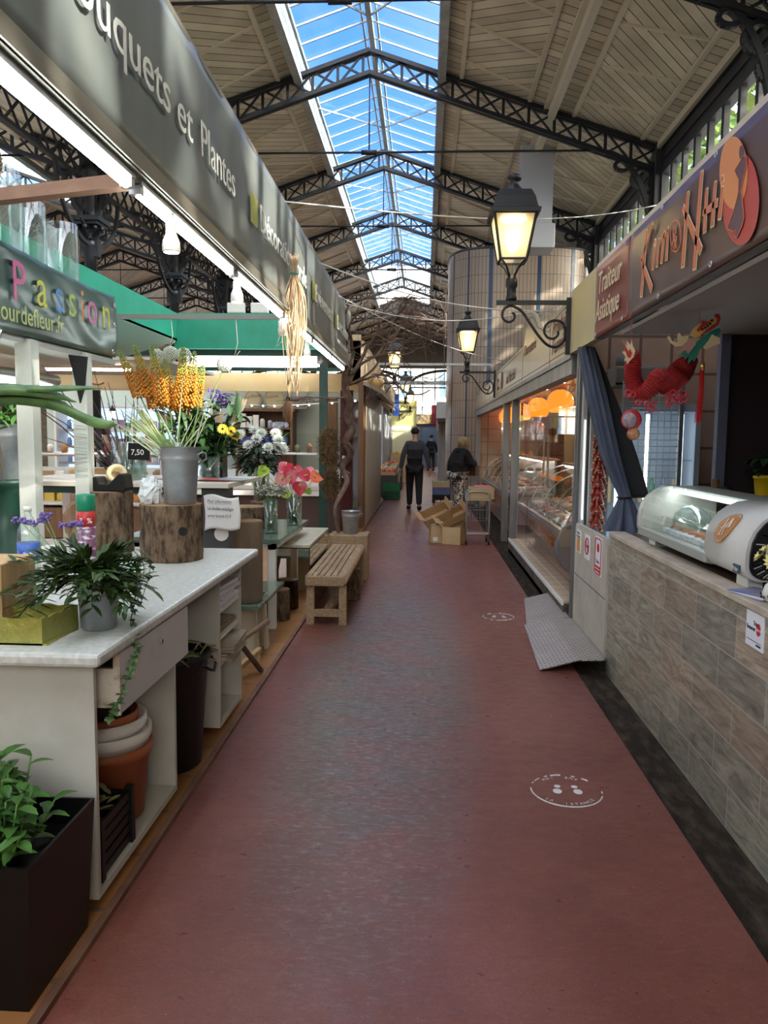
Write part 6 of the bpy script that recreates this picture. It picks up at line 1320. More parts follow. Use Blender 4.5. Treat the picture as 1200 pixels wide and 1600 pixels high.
# ================================================================ "Passion" banner, white posts, top shelf
root=thing('website_banner','dark green vinyl banner with colourful letters spelling Passion on the left','banner',(-1.77,3.3,2.0))
def pb(u,v):
    y=1.6+2.78*u; sag=.035*math.sin(PI*u*1.3); z0=1.965+.03*u; z1=2.34-.012*math.sin(u*9); n=noise.noise(Vector((y*2.6,v*2.2,3)))+.5*noise.noise(Vector((y*6+v*5,v*3,7)))
    return Vector((-1.77+.013*n,y,z0+(z1-z0)*v))
b=MB(); b.grid(pb,90,14); b.build('vinyl',mat('dark_green_vinyl',(.045,.085,.07),.3,col2=(.12,.17,.15),scale=1.6,contrast=(.4,.7),detail=3),root,solid=.003)
for ch,y,z,s,c in (('P',3.235,2.12,.25,(.65,.12,.30)),('a',3.445,2.135,.25,(.62,.60,.05)),('s',3.62,2.135,.24,(.06,.25,.60)),('s',3.755,2.135,.24,(.40,.55,.10)),('i',3.89,2.13,.24,(.70,.28,.08)),('o',3.965,2.135,.25,(.65,.15,.35)),('n',4.15,2.135,.25,(.62,.60,.05))):
    text(ch,s,(-1.752,y,z),(0,1,0),(0,0,1),mat('banner_letter_%d%d'%(c[0]*100,c[2]*100),c,.5),root,ext=.001,sx=.95)
text('Amour',.22,(-1.752,2.35,2.12),(0,1,0),(0,0,1),mat('banner_letter_6030'),root,ext=.001) if 'banner_letter_6030' in MATS else None
text('www.amourdefleur.fr',.118,(-1.752,2.75,2.018),(0,1,.02),(0,0,1),mat('pale_green_letters',(.50,.56,.20),.5),root,ext=.001,sx=.93)
b=MB()
for y,z in ((4.30,2.02),(4.33,2.17),(4.34,2.28)): b.tube([Vector((-1.755,y+.012*math.cos(a*PI/5),z+.012*math.sin(a*PI/5))) for a in range(11)],.003,5,cap=False)
b.build('eyelet_rings',alu,root)
wp=mat('chalky_white_post',(.66,.68,.62),.6,col2=(.52,.55,.50),scale=4)
for y,lb in ((3.42,'square white painted post at the picture\'s left, nearest the camera'),(3.98,'square white painted post with pencil scratches, farther one')):
    r_=thing('white_post',lb,'post',(-1.79,y,TZ)); b=MB(); b.box((-1.83,y-.035,TZ),(-1.755,y+.035,1.975)); b.build('shaft',wp,r_)
    if y>3.9:
        b=MB()
        for i in range(22): z=1.33+i*.013; b.bar((-1.83,y-.0362,z),(-1.76,y-.0362,z+rnd(-.02,.02)),.0012,.001)
        b.build('scratches',mat('pencil_grey',(.2,.2,.2),.8),r_)
root=thing('shelf_canopy','white framed top shelf behind the green banner','shelf',(-2.1,3.0,1.975))
b=MB(); b.box((-2.5,1.6,2.31),(-1.79,4.36,2.335)); b.build('top_board',white,root); b=MB(); b.box((-2.5,1.6,1.955),(-1.785,4.4,1.985)); b.build('lower_board',mat('grey_white_board',(.5,.5,.46),.6),root); b=MB(); b.box((-1.80,1.6,1.985),(-1.785,4.36,2.31)); b.build('backing',dgreen,root)
b=MB(); b.prism([(0,0),(.10,0),(.08,-.16),(.055,-.24),(.03,-.12)],(-1.8,3.85,1.955),(.5,1,0),(0,0,1),(.008,0,0)); tag(b.build('shelf_bracket',blackm),'black leaf shaped bracket under the green banner','bracket')
root=thing('tube_light_fitting','round silver tube light fitting under the banner shelf','lamp',(-2.0,3.4,1.85)); b=MB(); b.cyl((-2.02,1.9,1.84),(-2.02,4.15,1.845),.032,n=16); b.build('fitting',alu,root); b=MB(); b.cyl((-2.02,1.95,1.80),(-2.02,4.1,1.805),.014,n=8); b.build('tube',tube_on,root)
b=MB(); b.bar((-1.62,2.87,2.425),(-.99,2.69,2.425),.05,.045); tag(b.build('wooden_beam',mat('pinkish_beam',(.42,.25,.17),.7,col2=(.34,.19,.13),scale=5,stretch=(1,6,6))),'reddish wooden beam running from the banner rail over the counter','beam')
vc=mat('storage_glass',(.5,.6,.55),.2)
for x,y,r,h,lb in ((-1.97,3.55,.10,.42,'tall clear glass cylinder on the top shelf, nearest the wicker basket'),(-1.99,3.85,.085,.36,'middle tall clear glass cylinder on the top shelf'),(-1.95,4.12,.085,.33,'rightmost tall clear glass cylinder on the top shelf')):
    glassvase(lb,(x,y,2.335),r,r,h,0,'glass_cylinder')
wic=mat('wicker',(.22,.13,.05),.7,col2=(.36,.24,.09),scale=14)
root=thing('wicker_basket','round wicker basket lying tipped on the top shelf at the left edge','basket',(-1.85,3.05,2.56)); root.rotation_euler=(.5,-.5,.3); b=MB()
for k in range(22):
    t=k/21; r=.07+.11*math.sin(t*PI*.75)**.8; z=-.09+.18*t
    b.tube([Vector((r*(1+.05*math.sin(a*PI/16*12+(k%2)*PI))*math.cos(a*PI/16),r*(1+.05*math.sin(a*PI/16*12+(k%2)*PI))*math.sin(a*PI/16),z)) for a in range(33)],.006,5,cap=False)
for i in range(24): a=i*PI/12; b.tube([((.07+.11*math.sin(t*PI*.75)**.8)*math.cos(a) if False else (.07+.11*math.sin(t*PI*.75)**.8)*math.cos(a),(.07+.11*math.sin(t*PI*.75)**.8)*math.sin(a),-.09+.18*t) for t in (0.02,.25,.5,.75,1)],.004,4)
b.build('weave',wic,root,world=False)
b=MB(); b.tube([Vector((.155*math.cos(a*PI/12),.155*math.sin(a*PI/12),.095)) for a in range(25)],.012,6,cap=False); b.build('rim',mat('yellow_wicker',(.42,.33,.10),.7),root,world=False)
crumple('sheet of clear cellophane hanging crumpled at the left edge under the banner',(-1.72,2.95,1.86),(.05,.10,.16),glass('cellophane',(.85,.87,.88),.22,rough=.08),'cellophane',21,'cellophane')
# pedestal, bucket with greens, straw, long leaf
root=thing('green_pedestal','dark green waisted pedestal at the picture\'s left edge','pedestal',(-2.15,3.85,TZ)); b=MB(); b.lathe([(.14,0),(.14,.03),(.10,.06),(.065,.20),(.06,.33),(.12,.37),(.13,.40)],n=24); b.build('body',dgreen,root,world=False)
bucket('zinc bucket with greenery standing on the dark green pedestal',(-2.15,3.85,1.32),.075,.10,.28)
root=thing('greenery','bushy green foliage in the bucket on the pedestal','plant',(-2.15,3.85,1.6)); b=MB()
for i in range(120): d=Vector((rnd(-1,1),rnd(-1,1),rnd(-.2,1))); b.leaf((rnd(-.09,.09),rnd(-.09,.09),rnd(-.02,.12)),d,rnd(.06,.12),rnd(.02,.035),droop=.6)
b.build('leaves',leafm,root,world=False)
root=thing('straw_bundle','hanging bundle of dry straw left of the greenery','straw',(-1.98,3.35,1.8)); b=MB()
for i in range(110): x=rnd(-.05,.05); y=rnd(-.05,.05); b.tube([(x*.4,y*.4,.0),(x,y,-.2),(x*1.3+rnd(-.02,.02),y*1.3,-rnd(.3,.48))],.0022,4)
b.build('strands',mat('dry_straw',(.50,.38,.20),.8,col2=(.34,.25,.13),scale=20),root,world=False)
root=thing('strap_leaf_plant','long strap shaped green leaves reaching out from the left edge','leaf',(-1.75,2.6,1.6)); b=MB(); slm=mat('strap_leaf',(.05,.12,.04),.4,col2=(.12,.20,.07),scale=3,stretch=(1,6,6))
for pts,w_ in (([(-1.72,2.35,1.55),(-1.6,2.75,1.70),(-1.45,3.02,1.735),(-1.36,3.2,1.75)],.030),([(-1.72,2.35,1.52),(-1.62,2.7,1.68),(-1.5,2.95,1.69),(-1.38,3.12,1.61),(-1.30,3.2,1.60)],.085),([(-1.72,2.35,1.54),(-1.6,2.72,1.705),(-1.48,2.98,1.71),(-1.42,3.08,1.685)],.05)):
    cp=catm(pts,6); n=len(cp); prev=None
    for i,p in enumerate(cp):
        t=i/(n-1); ww=w_*math.sin(PI*min(1,.12+.88*t))**.7/2; u=Vector((-.35,-.25,.9)); a=b.v(p+u*ww); c=b.v(p-u*ww+Vector((.008,0,0))); 
        if prev: b.face([prev[0],a,c,prev[1]],0,True)
        prev=(a,c)
b.build('leaves',slm,root,solid=.001)
# ================================================================ planter bottom left
root=thing('square_planter','glossy black square planter full of bright green leaves at the bottom left','planter',(-1.22,2.02,.018)); b=MB()
x0,x1,y0,y1=-1.46,-1.005,1.84,2.24
for k,(a,c) in enumerate((((x0,y0),(x1,y0)),((x1,y0),(x1,y1)),((x1,y1),(x0,y1)),((x0,y1),(x0,y0)))):
    cx,cy=(x0+x1)/2,(y0+y1)/2; s=.90; f=lambda p,z,s_: Vector((cx+(p[0]-cx)*s_,cy+(p[1]-cy)*s_,z)); b.hexa([f(a,.018,.9),f(c,.018,.9),f(c,.018,.87),f(a,.018,.87),f(a,.43,1),f(c,.43,1),f(c,.43,.96),f(a,.43,.96)])
b.box((x0+.03,y0+.03,.3),(x1-.03,y1-.03,.36)); b.build('box',mat('glossy_black_plastic',(.004,.004,.004),.3,spec=.2),root)
b=MB(); b.box((x0+.16,y0+.006,.22),(x0+.30,y0+.012,.27)); b.build('paper_label',mat('yellowed_label',(.6,.56,.38),.6),root)
root=thing('leafy_shrub','bright green leafy shrub growing in the black square planter','plant',(-1.22,2.05,.36)); b=MB(); S_=MB(); lg=mat('fresh_green_leaf',(.03,.11,.02),.42,col2=(.09,.21,.04),scale=9)
for i in range(52):
    tip=Vector((rnd(-.30,.18),rnd(-.17,.16),rnd(.05,.36))); tip.z*=1-.55*max(0,(tip.x+.05)/.22); base=Vector((tip.x*.5,tip.y*.5,-.02)); S_.tube([base,tip],.003,5)
    for j in range(9):
        q=base.lerp(tip,.25+.75*j/8); a=j*2.4+i; b.leaf(q,(math.cos(a),math.sin(a),rnd(.1,.7)),rnd(.05,.085),rnd(.025,.038),droop=.6,fold=.2)
b.build('leaves',lg,root,world=False); S_.build('stem',gst,root,world=False)
# ================================================================ green table with vases, red crates
root=thing('green_top_table','table with green glass top and white legs holding two flower vases','table',(-1.5,6.2,.018))
b=MB(); b.box((-2.4,5.95,.715),(-1.12,7.45,.75)); b.build('tabletop',mat('green_glass_top',(.10,.16,.13),.12,col2=(.17,.22,.18),scale=2),root,bevel=.003); b=MB(); b.box((-2.38,6.0,.66),(-1.17,6.03,.715)); b.box((-1.2,6.0,.66),(-1.17,7.4,.715)); b.build('frame',white,root)
for x,y in ((-1.2,6.03),(-1.42,7.38),(-2.3,6.03),(-2.3,7.38)): b=MB(); b.box((x-.03,y-.03,.018),(x+.03,y+.03,.70)); b.build('leg',white,root)
b=MB(); b.box((-2.1,4.98,.40),(-1.08,5.9,.425)); sh_=tag(b.build('glass_shelf',mat('green_glass_top')),'low green glass shelf under the counter end with red crates','shelf')
for x,y in ((-1.36,5.5),(-1.36,6.5)): pass
for i,(x,y,z) in enumerate(((-1.6,6.0,.018),(-1.6,6.0,.2),(-1.7,5.6,.43))): crate('plastic_crate',('red plastic crate at the bottom under the green topped table','red plastic crate stacked second under the green topped table','red plastic crate on the low glass shelf')[i],(x,y,z),(.36,.5,.18),mat('dark_red_crate',(.16,.012,.02),.5),None,0,4)
b=MB()
for s in (-1,1): b.bar((-1.42,5.75-s*.22,.03),(-1.42,5.75+s*.22,.38),.014,.014)
b.box((-1.55,5.5,.375),(-1.38,6.0,.40)); tag(b.build('folding_stool',mat('brown_metal',(.08,.05,.04),.6)),'brown folding stool with crossed legs before the red crates','stool')
glassvase('tall slim glass vase of grey filler flowers on the green table',(-1.27,6.33,.75),.055,.06,.29)
glassvase('wide glass vase of pink anthuriums on the green table',(-1.18,6.95,.75),.068,.07,.29,.45)
root=thing('filler_flowers','grey white wax flowers in the slim vase on the green table','flowers',(-1.27,6.33,1.04)); b=MB(); S_=MB()
for i in range(620):
    a=rnd(0,2*PI); r=.13*math.sqrt(random.random()); b.ball((r*math.cos(a),r*math.sin(a)*.9,.06+.06*math.cos(r/.13*1.4)+rnd(-.045,.015)),rnd(.005,.009),4,m=i%3,k=3)
for i in range(16): a=rnd(0,2*PI); S_.tube([(.03*math.cos(a+2),.03*math.sin(a+2),-.26),(.03*math.cos(a),.03*math.sin(a),0),(.08*math.cos(a),.08*math.sin(a),.07)],.002,4)
b.build('florets',[mat('grey_white_floret',(.52,.52,.46),.8),mat('dusky_green',(.16,.20,.13),.8),mat('brown_bract',(.22,.16,.14),.8)],root,world=False); S_.build('stem',gst,root,world=False)
root=thing('anthurium_bouquet','pink red and lime anthuriums in the wide glass vase','flowers',(-1.18,6.95,1.04)); S_=MB(); an_r=mat('anthurium_red',(.42,.015,.04),.3); an_g=mat('anthurium_lime',(.38,.50,.06),.25,col2=(.15,.30,.04),scale=25); an_p=mat('anthurium_blush',(.55,.25,.22),.25,col2=(.35,.08,.08),scale=22)
def heart(c,n,s,m,par):
    n=Vector(n).normalized(); X_,Y_,_=frame(n); rl=rnd(-2.2,2.2); X_,Y_=X_*math.cos(rl)+Y_*math.sin(rl),Y_*math.cos(rl)-X_*math.sin(rl); b=MB(); ring=[]
    for i in range(24):
        t=2*PI*i/24; hx=.85*math.sin(t)**3; hy=(.95*math.cos(t)-.22*math.cos(2*t)-.08*math.cos(3*t)); ring.append(b.v(Vector(c)+X_*hx*s+Y_*hy*s+n*s*.25*(hx*hx)))
    cc=b.v(Vector(c)-n*.0)
    for i in range(24): b.face([cc,ring[i],ring[(i+1)%24]],0,True)
    h=b.build('flower_spathe',m,par,world=False); b=MB(); b.tube([Vector(c),Vector(c)+n*s*.4+Y_*s*.4],[s*.1,s*.05],6); b.build('spadix',mat('spadix_yellow',(.6,.4,.15),.6),h,world=False); return h
for c,n,s,m_ in (((-.28,-.02,.20),(-.2,-1,.5),.075,an_g),((-.08,.0,.24),(-.1,-.8,.8),.085,an_r),((-.10,-.06,.13),(-.1,-1,.3),.09,an_p),((-.02,-.05,.16),(.1,-1,.2),.08,an_r),((.10,-.04,.17),(.3,-1,.5),.075,an_r),((.06,-.06,.06),(.3,-1,.1),.08,an_r),((.20,-.02,.15),(.6,-.8,.5),.075,mat('anthurium_coral',(.62,.12,.06),.2)),((.13,.03,.20),(.2,-.7,.8),.07,an_r),((-.06,-.08,.0),(-.2,-1,0),.05,an_g),((.14,-.07,.03),(.3,-1,-.2),.04,an_g),((.02,.02,.22),(0,-.5,.9),.07,an_r)):
    heart(c,n,s,m_,root); S_.tube([c,(c[0]*.2,c[1]*.2,-.02),(-c[0]*.25,.02,-.26)],.0035,5)
S_.build('stem',mat('bright_stem',(.20,.34,.06),.5),root,world=False)
logpiece('tree_log','dark bark log with drilled hole left of the slim vase on the green table',(-1.56,6.7,.75),.17,.19,(R(-60),.08,.02))
logpiece('tree_log','second upright log on the green table behind the drilled one',(-1.50,7.13,.75),.13,.2)
root=logpiece('tree_log','pale squared log standing at the counter end beside the grey pillar',(-1.20,5.16,.427),.105,.555,barkm=mat('smooth_pale_bark',(.20,.14,.09),.8,col2=(.13,.09,.06),scale=6,stretch=(1,1,.2)))
glassvase('tall glass vase of white chrysanthemums behind the drilled log',(-1.52,7.13,.955),.07,.075,.32)
root=thing('chrysanthemums','bunch of white chrysanthemums over dark leaves in a tall glass vase','flowers',(-1.54,7.13,1.25)); b=MB()
for i in range(260): 
    a=rnd(0,2*PI); r=rnd(.05,.25); b.leaf((r*math.cos(a)*.8,r*math.sin(a)*.8,rnd(-.02,.24)),(math.cos(a),math.sin(a),rnd(-.8,.4)),rnd(.06,.1),rnd(.03,.05),droop=.5)
b.build('leaves',mat('mum_dark_leaf',(.014,.03,.014),.6),root,world=False)
wpet=mat('white_petals',(.74,.76,.70),.6)
for c in ((-.22,-.12,.25),(-.14,-.15,.31),(-.06,-.17,.22),(.05,-.12,.33),(.12,-.16,.20),(.20,-.10,.27),(-.03,-.05,.36),(.24,-.06,.18),(-.18,0,.33),(.16,0,.33),(.02,-.18,.28),(-.27,-.05,.20)):
    b=MB(); c=Vector(c)
    nn_=Vector((c.x*1.2,-.75,.75)).normalized(); X_,Y_,_=frame(nn_)
    for i in range(64):
        z=1-1.12*(i+.5)/64; a=i*2.399; q=math.sqrt(max(0,1-z*z)); d=(X_*q*math.cos(a)+Y_*q*math.sin(a)+nn_*z).normalized(); b.leaf(c+d*.006,d,.036+.022*q,.013,nn_,k=2,fold=.15,droop=-.3)
    b.build('flower_head',wpet,root,world=False)
b=MB()
for i in range(14): a=rnd(0,2*PI); b.tube([(.05*math.cos(a+2),.05*math.sin(a+2),-.33),(.12*math.cos(a),.12*math.sin(a),.05)],.004,5)
b.build('stem',mat('bright_stem'),root,world=False)
# mirrored pedestal
mir=mat('mirror_face',(.82,.80,.74),.03,1.)
root=thing('mirrored_pedestal','mirror sided pedestal box with a pale speckled top beside the bench','pedestal',(-1.07,7.0,.018)); b=MB(); b.box((-1.345,6.55,.018),(-.98,7.85,.60)); b.build('mirror_sides',mir,root); b=MB(); b.box((-1.35,6.545,.60),(-.975,7.855,.625)); b.build('top_board',mat('speckled_cream_top',(.50,.46,.36),.4,col2=(.34,.31,.24),scale=12,contrast=(.5,.7)),root); b=MB(); b.box((-1.353,6.54,.592),(-.972,7.858,.60)); b.box((-.982,6.545,.018),(-.974,6.553,.6)); b.build('black_trim',black,root)
logpiece('tree_log','short bark log standing on the tiles before the mirrored pedestal',(-1.21,6.33,.018),.098,.26)
# bench
root=thing('wooden_bench','weathered slatted wooden bench standing at the edge of the aisle','bench',(-.79,7.15,0))
for i in range(6): b=MB(); x=-.955+i*.0515; b.box((x,6.22,.395),(x+.046,8.1,.425)); b.build('slat',woodg,root,bevel=.006)
b=MB(); b.box((-.965,6.20,.335),(-.945,8.1,.42)); b.tube([(-.652,6.2,.385),(-.652,8.1,.385)],.042,12); b.box((-.96,6.19,.335),(-.64,6.225,.42)); b.box((-.96,8.08,.335),(-.64,8.12,.42)); b.build('seat_frame',woodg,root,bevel=.01)
for x in (-.925,-.655):
    for y in (6.26,7.98): b=MB(); b.box((x-.032,y-.032,0),(x+.032,y+.032,.34)); b.build('leg',woodg,root,bevel=.005)
b=MB(); b.box((-.92,6.24,.07),(-.66,6.28,.13)); b.build('stretcher',woodg,root); b=MB(); b.box((-.82,6.28,.07),(-.76,7.96,.13)); b.build('stretcher',woodg,root); b=MB(); b.box((-.92,7.96,.07),(-.66,8.0,.13)); b.build('stretcher',woodg,root)
logpiece('tree_log','bark log standing under the bench on the aisle side',(-.67,7.3,0),.075,.30)
b=MB(); b.box((-1.02,8.25,0),(-.60,8.62,.50)); r_=tag(b.build('wooden_block',woodg,bevel=.01),'big pale wooden block behind the bench carrying a zinc bucket','block')
bucket('empty zinc bucket standing on the wooden block behind the bench',(-.80,8.42,.50),.075,.102,.25)
# red brown post wrapped by vine
root=thing('red_brown_post','dark red brown fluted post wrapped by a twisting vine','post',(-1.24,9.9,0)); b=MB(); b.box((-1.06,9.7,.018),(-.93,9.95,2.15)); b.box((-.93,9.72,.018),(-.905,9.80,2.15)); b.build('shaft',woodr,root)
b=MB(); b.box((-1.035,9.69,1.05),(-1.0,9.70,1.33)); tag(b.build('paper_strip',paper),'narrow vertical paper strip stuck on the red brown post','paper')
vine=mat('vine_bark',(.14,.085,.06),.9,col2=(.065,.04,.03),scale=16,bump=.5)
root=thing('twisted_vine','thick twisting corkscrew vine climbing the post and branching over the aisle','vine',(-.95,9.3,0)); b=MB()
sp_=catm([(-.92,8.30,.52),(-.95,8.3,.66),(-.96,8.35,.80),(-.90,8.5,.95),(-.88,8.8,1.05),(-.95,9.3,1.1),(-1.02,9.6,1.2),(-.92,9.62,1.35),(-.98,9.6,1.5),(-.90,9.62,1.66),(-.97,9.62,1.82),(-.92,9.55,1.98),(-.98,9.5,2.15),(-.95,9.3,2.4)],5)
b.tube(sp_,[.018+.03*min(1,i/len(sp_)*1.6) for i in range(len(sp_))],9)
b.tube([p+Vector((.05*math.cos(i*.5),.03,.0)) for i,p in enumerate(sp_[25:])],.02,7); b.tube([p+Vector((.05*math.cos(i*.5+2.5),.04*math.sin(i*.6),.0)) for i,p in enumerate(sp_[30:])],.025,7)
b.build('trunk',vine,root)
def branch(b,p,d,L_,r,depth,m=0):
    p=Vector(p); d=Vector(d).normalized(); pts=[p.copy()]; n=10
    for i in range(n): d=(d+Vector((rnd(-.42,.42),rnd(-.3,.3),rnd(-.42,.42)))).normalized(); p=p+d*L_/n; p.z=min(3.2,max(2.0+.04*max(0,p.x+.9),p.z)); p.x=min(.22,p.x); pts.append(p.copy())
    cp=catm(pts,2); b.tube(cp,[r*(1-.6*i/len(cp)) for i in range(len(cp))],5 if r<.008 else 7,m)
    if depth:
        for k in range(4 if depth>2 else 3): q=cp[int(len(cp)*rnd(.3,.95))]; branch(b,q,d+Vector((rnd(-.9,.9),rnd(-.4,.3),rnd(-.7,.7))),L_*rnd(.4,.7),r*.5,depth-1,m)
for bi,(p,d,L_,r) in enumerate((((-.95,9.4,2.3),(.45,-.2,.9),1.0,.026),((-.93,9.4,2.35),(.5,-.3,.9),1.1,.024),((-.93,9.45,2.2),(.9,-.3,.7),1.3,.02),((-.93,9.45,2.2),(1,-.25,.35),1.4,.017),((-.95,9.5,2.2),(1,-.2,.6),1.3,.018),((-.9,9.2,2.8),(1,-.2,.12),1.1,.012),((-.9,9.3,2.6),(1,.1,.1),1.3,.012),((-.6,9.0,2.95),(1,0,.1),1.0,.012),((-.7,9.2,2.5),(1,0,.0),1.1,.011),((-.95,9.5,2.05),(-.8,-.3,.2),.7,.012),((-.95,9.4,2.3),(.1,-.3,1),.8,.018))):
    b=MB(); branch(b,p,d,L_,r,3); b.build('branch',[vine],root)
b=MB()
for k in range(3): branch(b,(-.3+.2*k,8.9,2.95-.1*k),(.9,-.1,-.05+.1*k),.9,.012,2)
b.build('pale_branches',mat('pale_branch',(.38,.27,.22),.8),root)
moss=mat('brown_moss',(.20,.12,.05),1.,col2=(.09,.055,.03),scale=50)
for c,r,lb in (((-1.15,9.3,1.45),(.11,.11,.22),'shaggy brown moss clump on the vine beside the green post, upper'),((-1.11,9.2,1.0),(.08,.08,.17),'shaggy brown moss clump hanging lower on the vine')):
    b=MB(); b.ball(c,(r[0]*.85,r[1]*.85,r[2]*.9),14)
    for i in range(1600):
        z=rnd(-1,1); a=rnd(0,2*PI); q=math.sqrt(1-z*z); n=Vector((q*math.cos(a),q*math.sin(a),z)); p=Vector(c)+Vector((n.x*r[0],n.y*r[1],n.z*r[2]))*(.85+.15*noise.noise(n*3)); d=n+Vector((rnd(-.8,.8),rnd(-.8,.8),rnd(-.8,.4))); b.bar(p,p+d*rnd(.02,.06),.006,.002)
    tag(b.build('moss_clump',moss),lb,'moss')
b=MB(); b.box((-1.37,10.0,.018),(-1.27,10.1,2.5)); tag(b.build('green_post',dgreen),'dark green square post behind the moss clumps','post')
# ================================================================ green fascias and the stall behind the florist
def fascia(name,label,a,c,m=green): b=MB(); b.box(a,c); return tag(b.build(name,m,bevel=.004),label,'fascia')
fascia('green_fascia','long green metal fascia panel facing the camera under the cast iron columns',(-4.25,13.0,3.03),(-1.36,13.12,3.62))
fascia('green_fascia','green metal fascia running away on the left behind the Passion banner',(-4.32,7.2,3.15),(-4.2,13.0,3.62))
b=MB(); b.hexa([(-5.6,7.2,2.75),(-4.2,7.2,3.15),(-4.2,13.0,3.15),(-5.6,13.0,2.75),(-5.6,7.2,2.79),(-4.2,7.2,3.19),(-4.2,13.0,3.19),(-5.6,13.0,2.79)]); tag(b.build('awning_underside',mat('pale_green_soffit',(.25,.42,.34),.5)),'sloping pale green soffit under the left green fascia','awning')
b=MB(); b.box((-4.3,13.2,3.0),(-1.15,16.8,3.03)); struct(b.build('ceiling_stall_back',mat('dark_soffit',(.05,.06,.055),.7)))
b=MB(); b.box((-5.8,13.15,2.93),(-1.2,13.2,3.03)); b.box((-5.8,13.15,2.68),(-1.2,13.2,2.74)); tag(b.build('light_box_frame',dgreen),'dark green frame bars around the long white light strip','frame')
b=MB(); b.box((-4.15,13.17,2.745),(-1.85,13.21,2.925)); tag(b.build('light_strip',mat('diffuser_glow',(1,1,1),emit=7,ecol=(.93,1,.98))),'long white glowing light strip above the cheese stall','lamp')
b=MB(); b.box((-6.6,13.6,2.36),(-1.05,13.66,2.68)); vl_=tag(b.build('beige_valance',mat('beige_board',(.50,.33,.15),.6,col2=(.56,.42,.22),scale=1)),'beige board valance with a red round stamp over the cheese stall','valance')
b=MB(); b.tube([Vector((-5.85+.17*math.cos(a*PI/12),13.59,2.58+.12*math.sin(a*PI/12))) for a in range(6,22)],.012,5); b.build('red_stamp',mat('stamp_red',(.35,.05,.06),.6),vl_)
b=MB(); b.box((-8.5,17.0,-.03),(-1.05,17.1,2.9)); struct(b.build('wall_stall_back',mat('pale_green_wall',(.52,.56,.48),.7)))
b=MB(); b.box((-1.25,13.2,2.5),(-1.05,30.0,3.2)); struct(b.build('wall_stall_fascia',mat('beige_brown_fascia',(.42,.33,.22),.6)))
b=MB(); b.box((-16.4,7.8,.0),(-9.2,7.9,2.4)); struct(b.build('wall_hall_stall',mat('warm_white_wall',(.62,.6,.55),.7)))
b=MB(); b.box((-9.2,7.8,2.3),(-16.4,20,2.35)); struct(b.build('ceiling_hall_stall',mat('grey_ceiling')))
for x,y,z,lb in ((-2.6,15.0,2.97,'added fill lamp hidden under the soffit of the cheese stall, right one'),(-4.6,15.0,2.97,'added fill lamp hidden under the soffit of the cheese stall, left one')):  # lamps added behind the valance to brighten the stall interior
    r_=thing('added_fill_lamp',lb,'lamp',(x,y,z)); b=MB(); b.box((-.6,-.05,-.01),(.6,.05,.03)); b.build('housing',white,r_,world=False); b=MB(); b.box((-.58,-.03,-.04),(.58,.03,-.011)); b.build('tube',mat('stall_fill_glow',(1,1,1),emit=26,ecol=(1,.95,.86)),r_,world=False)
b=MB(); b.box((-7.8,9.6,2.5),(-3.3,12.0,2.54)); struct(b.build('ceiling_market_counter',mat('grey_white_soffit',(.5,.5,.48),.6)))
for x,lb in ((-6.6,'added fill lamp over the long white counter, left one'),(-4.6,'added fill lamp over the long white counter, right one')):  # two more lamps added to brighten the area around the counter
    r_=thing('added_fill_lamp',lb,'lamp',(x,10.4,2.47)); b=MB(); b.box((-.6,-.05,-.01),(.6,.05,.03)); b.build('housing',white,r_,world=False); b=MB(); b.box((-.58,-.03,-.04),(.58,.03,-.011)); b.build('tube',mat('stall_fill_glow'),r_,world=False)
# bluish refrigerated wall shelves
root=thing('wall_fridge','wide open refrigerated wall unit glowing bluish behind the standing woman','fridge',(-6.0,16.4,0))
b=MB(); b.box((-7.9,16.75,.2),(-4.55,16.8,2.15)); b.build('back',mat('self_lit_back',(.45,.55,.72),.4,emit=.8,ecol=(.6,.75,1)),root); b=MB(); b.box((-7.95,16.2,0),(-7.9,16.8,2.2)); b.box((-4.55,16.2,0),(-4.5,16.8,2.2)); b.box((-7.95,16.2,2.15),(-4.5,16.8,2.22)); b.box((-7.95,16.2,0),(-4.5,16.8,.25)); b.build('cabinet',white,root)  # back panel glows by itself, standing in for cabinet light
for z in (.6,.95,1.3,1.65): b=MB(); b.box((-7.9,16.3,z),(-4.55,16.75,z+.02)); b.box((-7.9,16.28,z-.02),(-4.55,16.3,z+.035)); b.build('shelf',alu,root)
gcol=[mat('goods_%d'%i,c,.5) for i,c in enumerate(((.6,.6,.62),(.45,.12,.1),(.15,.25,.5),(.6,.5,.25),(.2,.35,.18),(.35,.2,.3)))]
def goods(n,x0,x1,y,z,w_,h,label,group,name='food_pack',cat='pack',ks=None):
    for i in range(n):
        b=MB(); x=x0+(x1-x0)*(i+.5)/n; hh=h*rnd(.7,1.1); k=(i*7+int(x*13))%3
        if k==0: b.lathe([(w_*.45,0),(w_*.45,hh*.8),(w_*.2,hh)],(x,y,z),10)
        elif k==1: b.box((x-w_/2,y-w_/3,z),(x+w_/2,y+w_/3,z+hh))
        else: b.lathe([(w_*.4,0),(w_*.45,hh*.2),(w_*.45,hh*.7),(w_*.3,hh*.8),(w_*.3,hh)],(x,y,z),10)
        tag(b.build(name,(ks or gcol)[(i*5+k)%len(ks or gcol)]),label,cat,group)
for z in (.62,.97,1.32,1.67): goods(22,-7.8,-4.6,16.45,z,.11,.22,'packaged food item on the bluish fridge shelves','packaged food on the bluish fridge shelves')
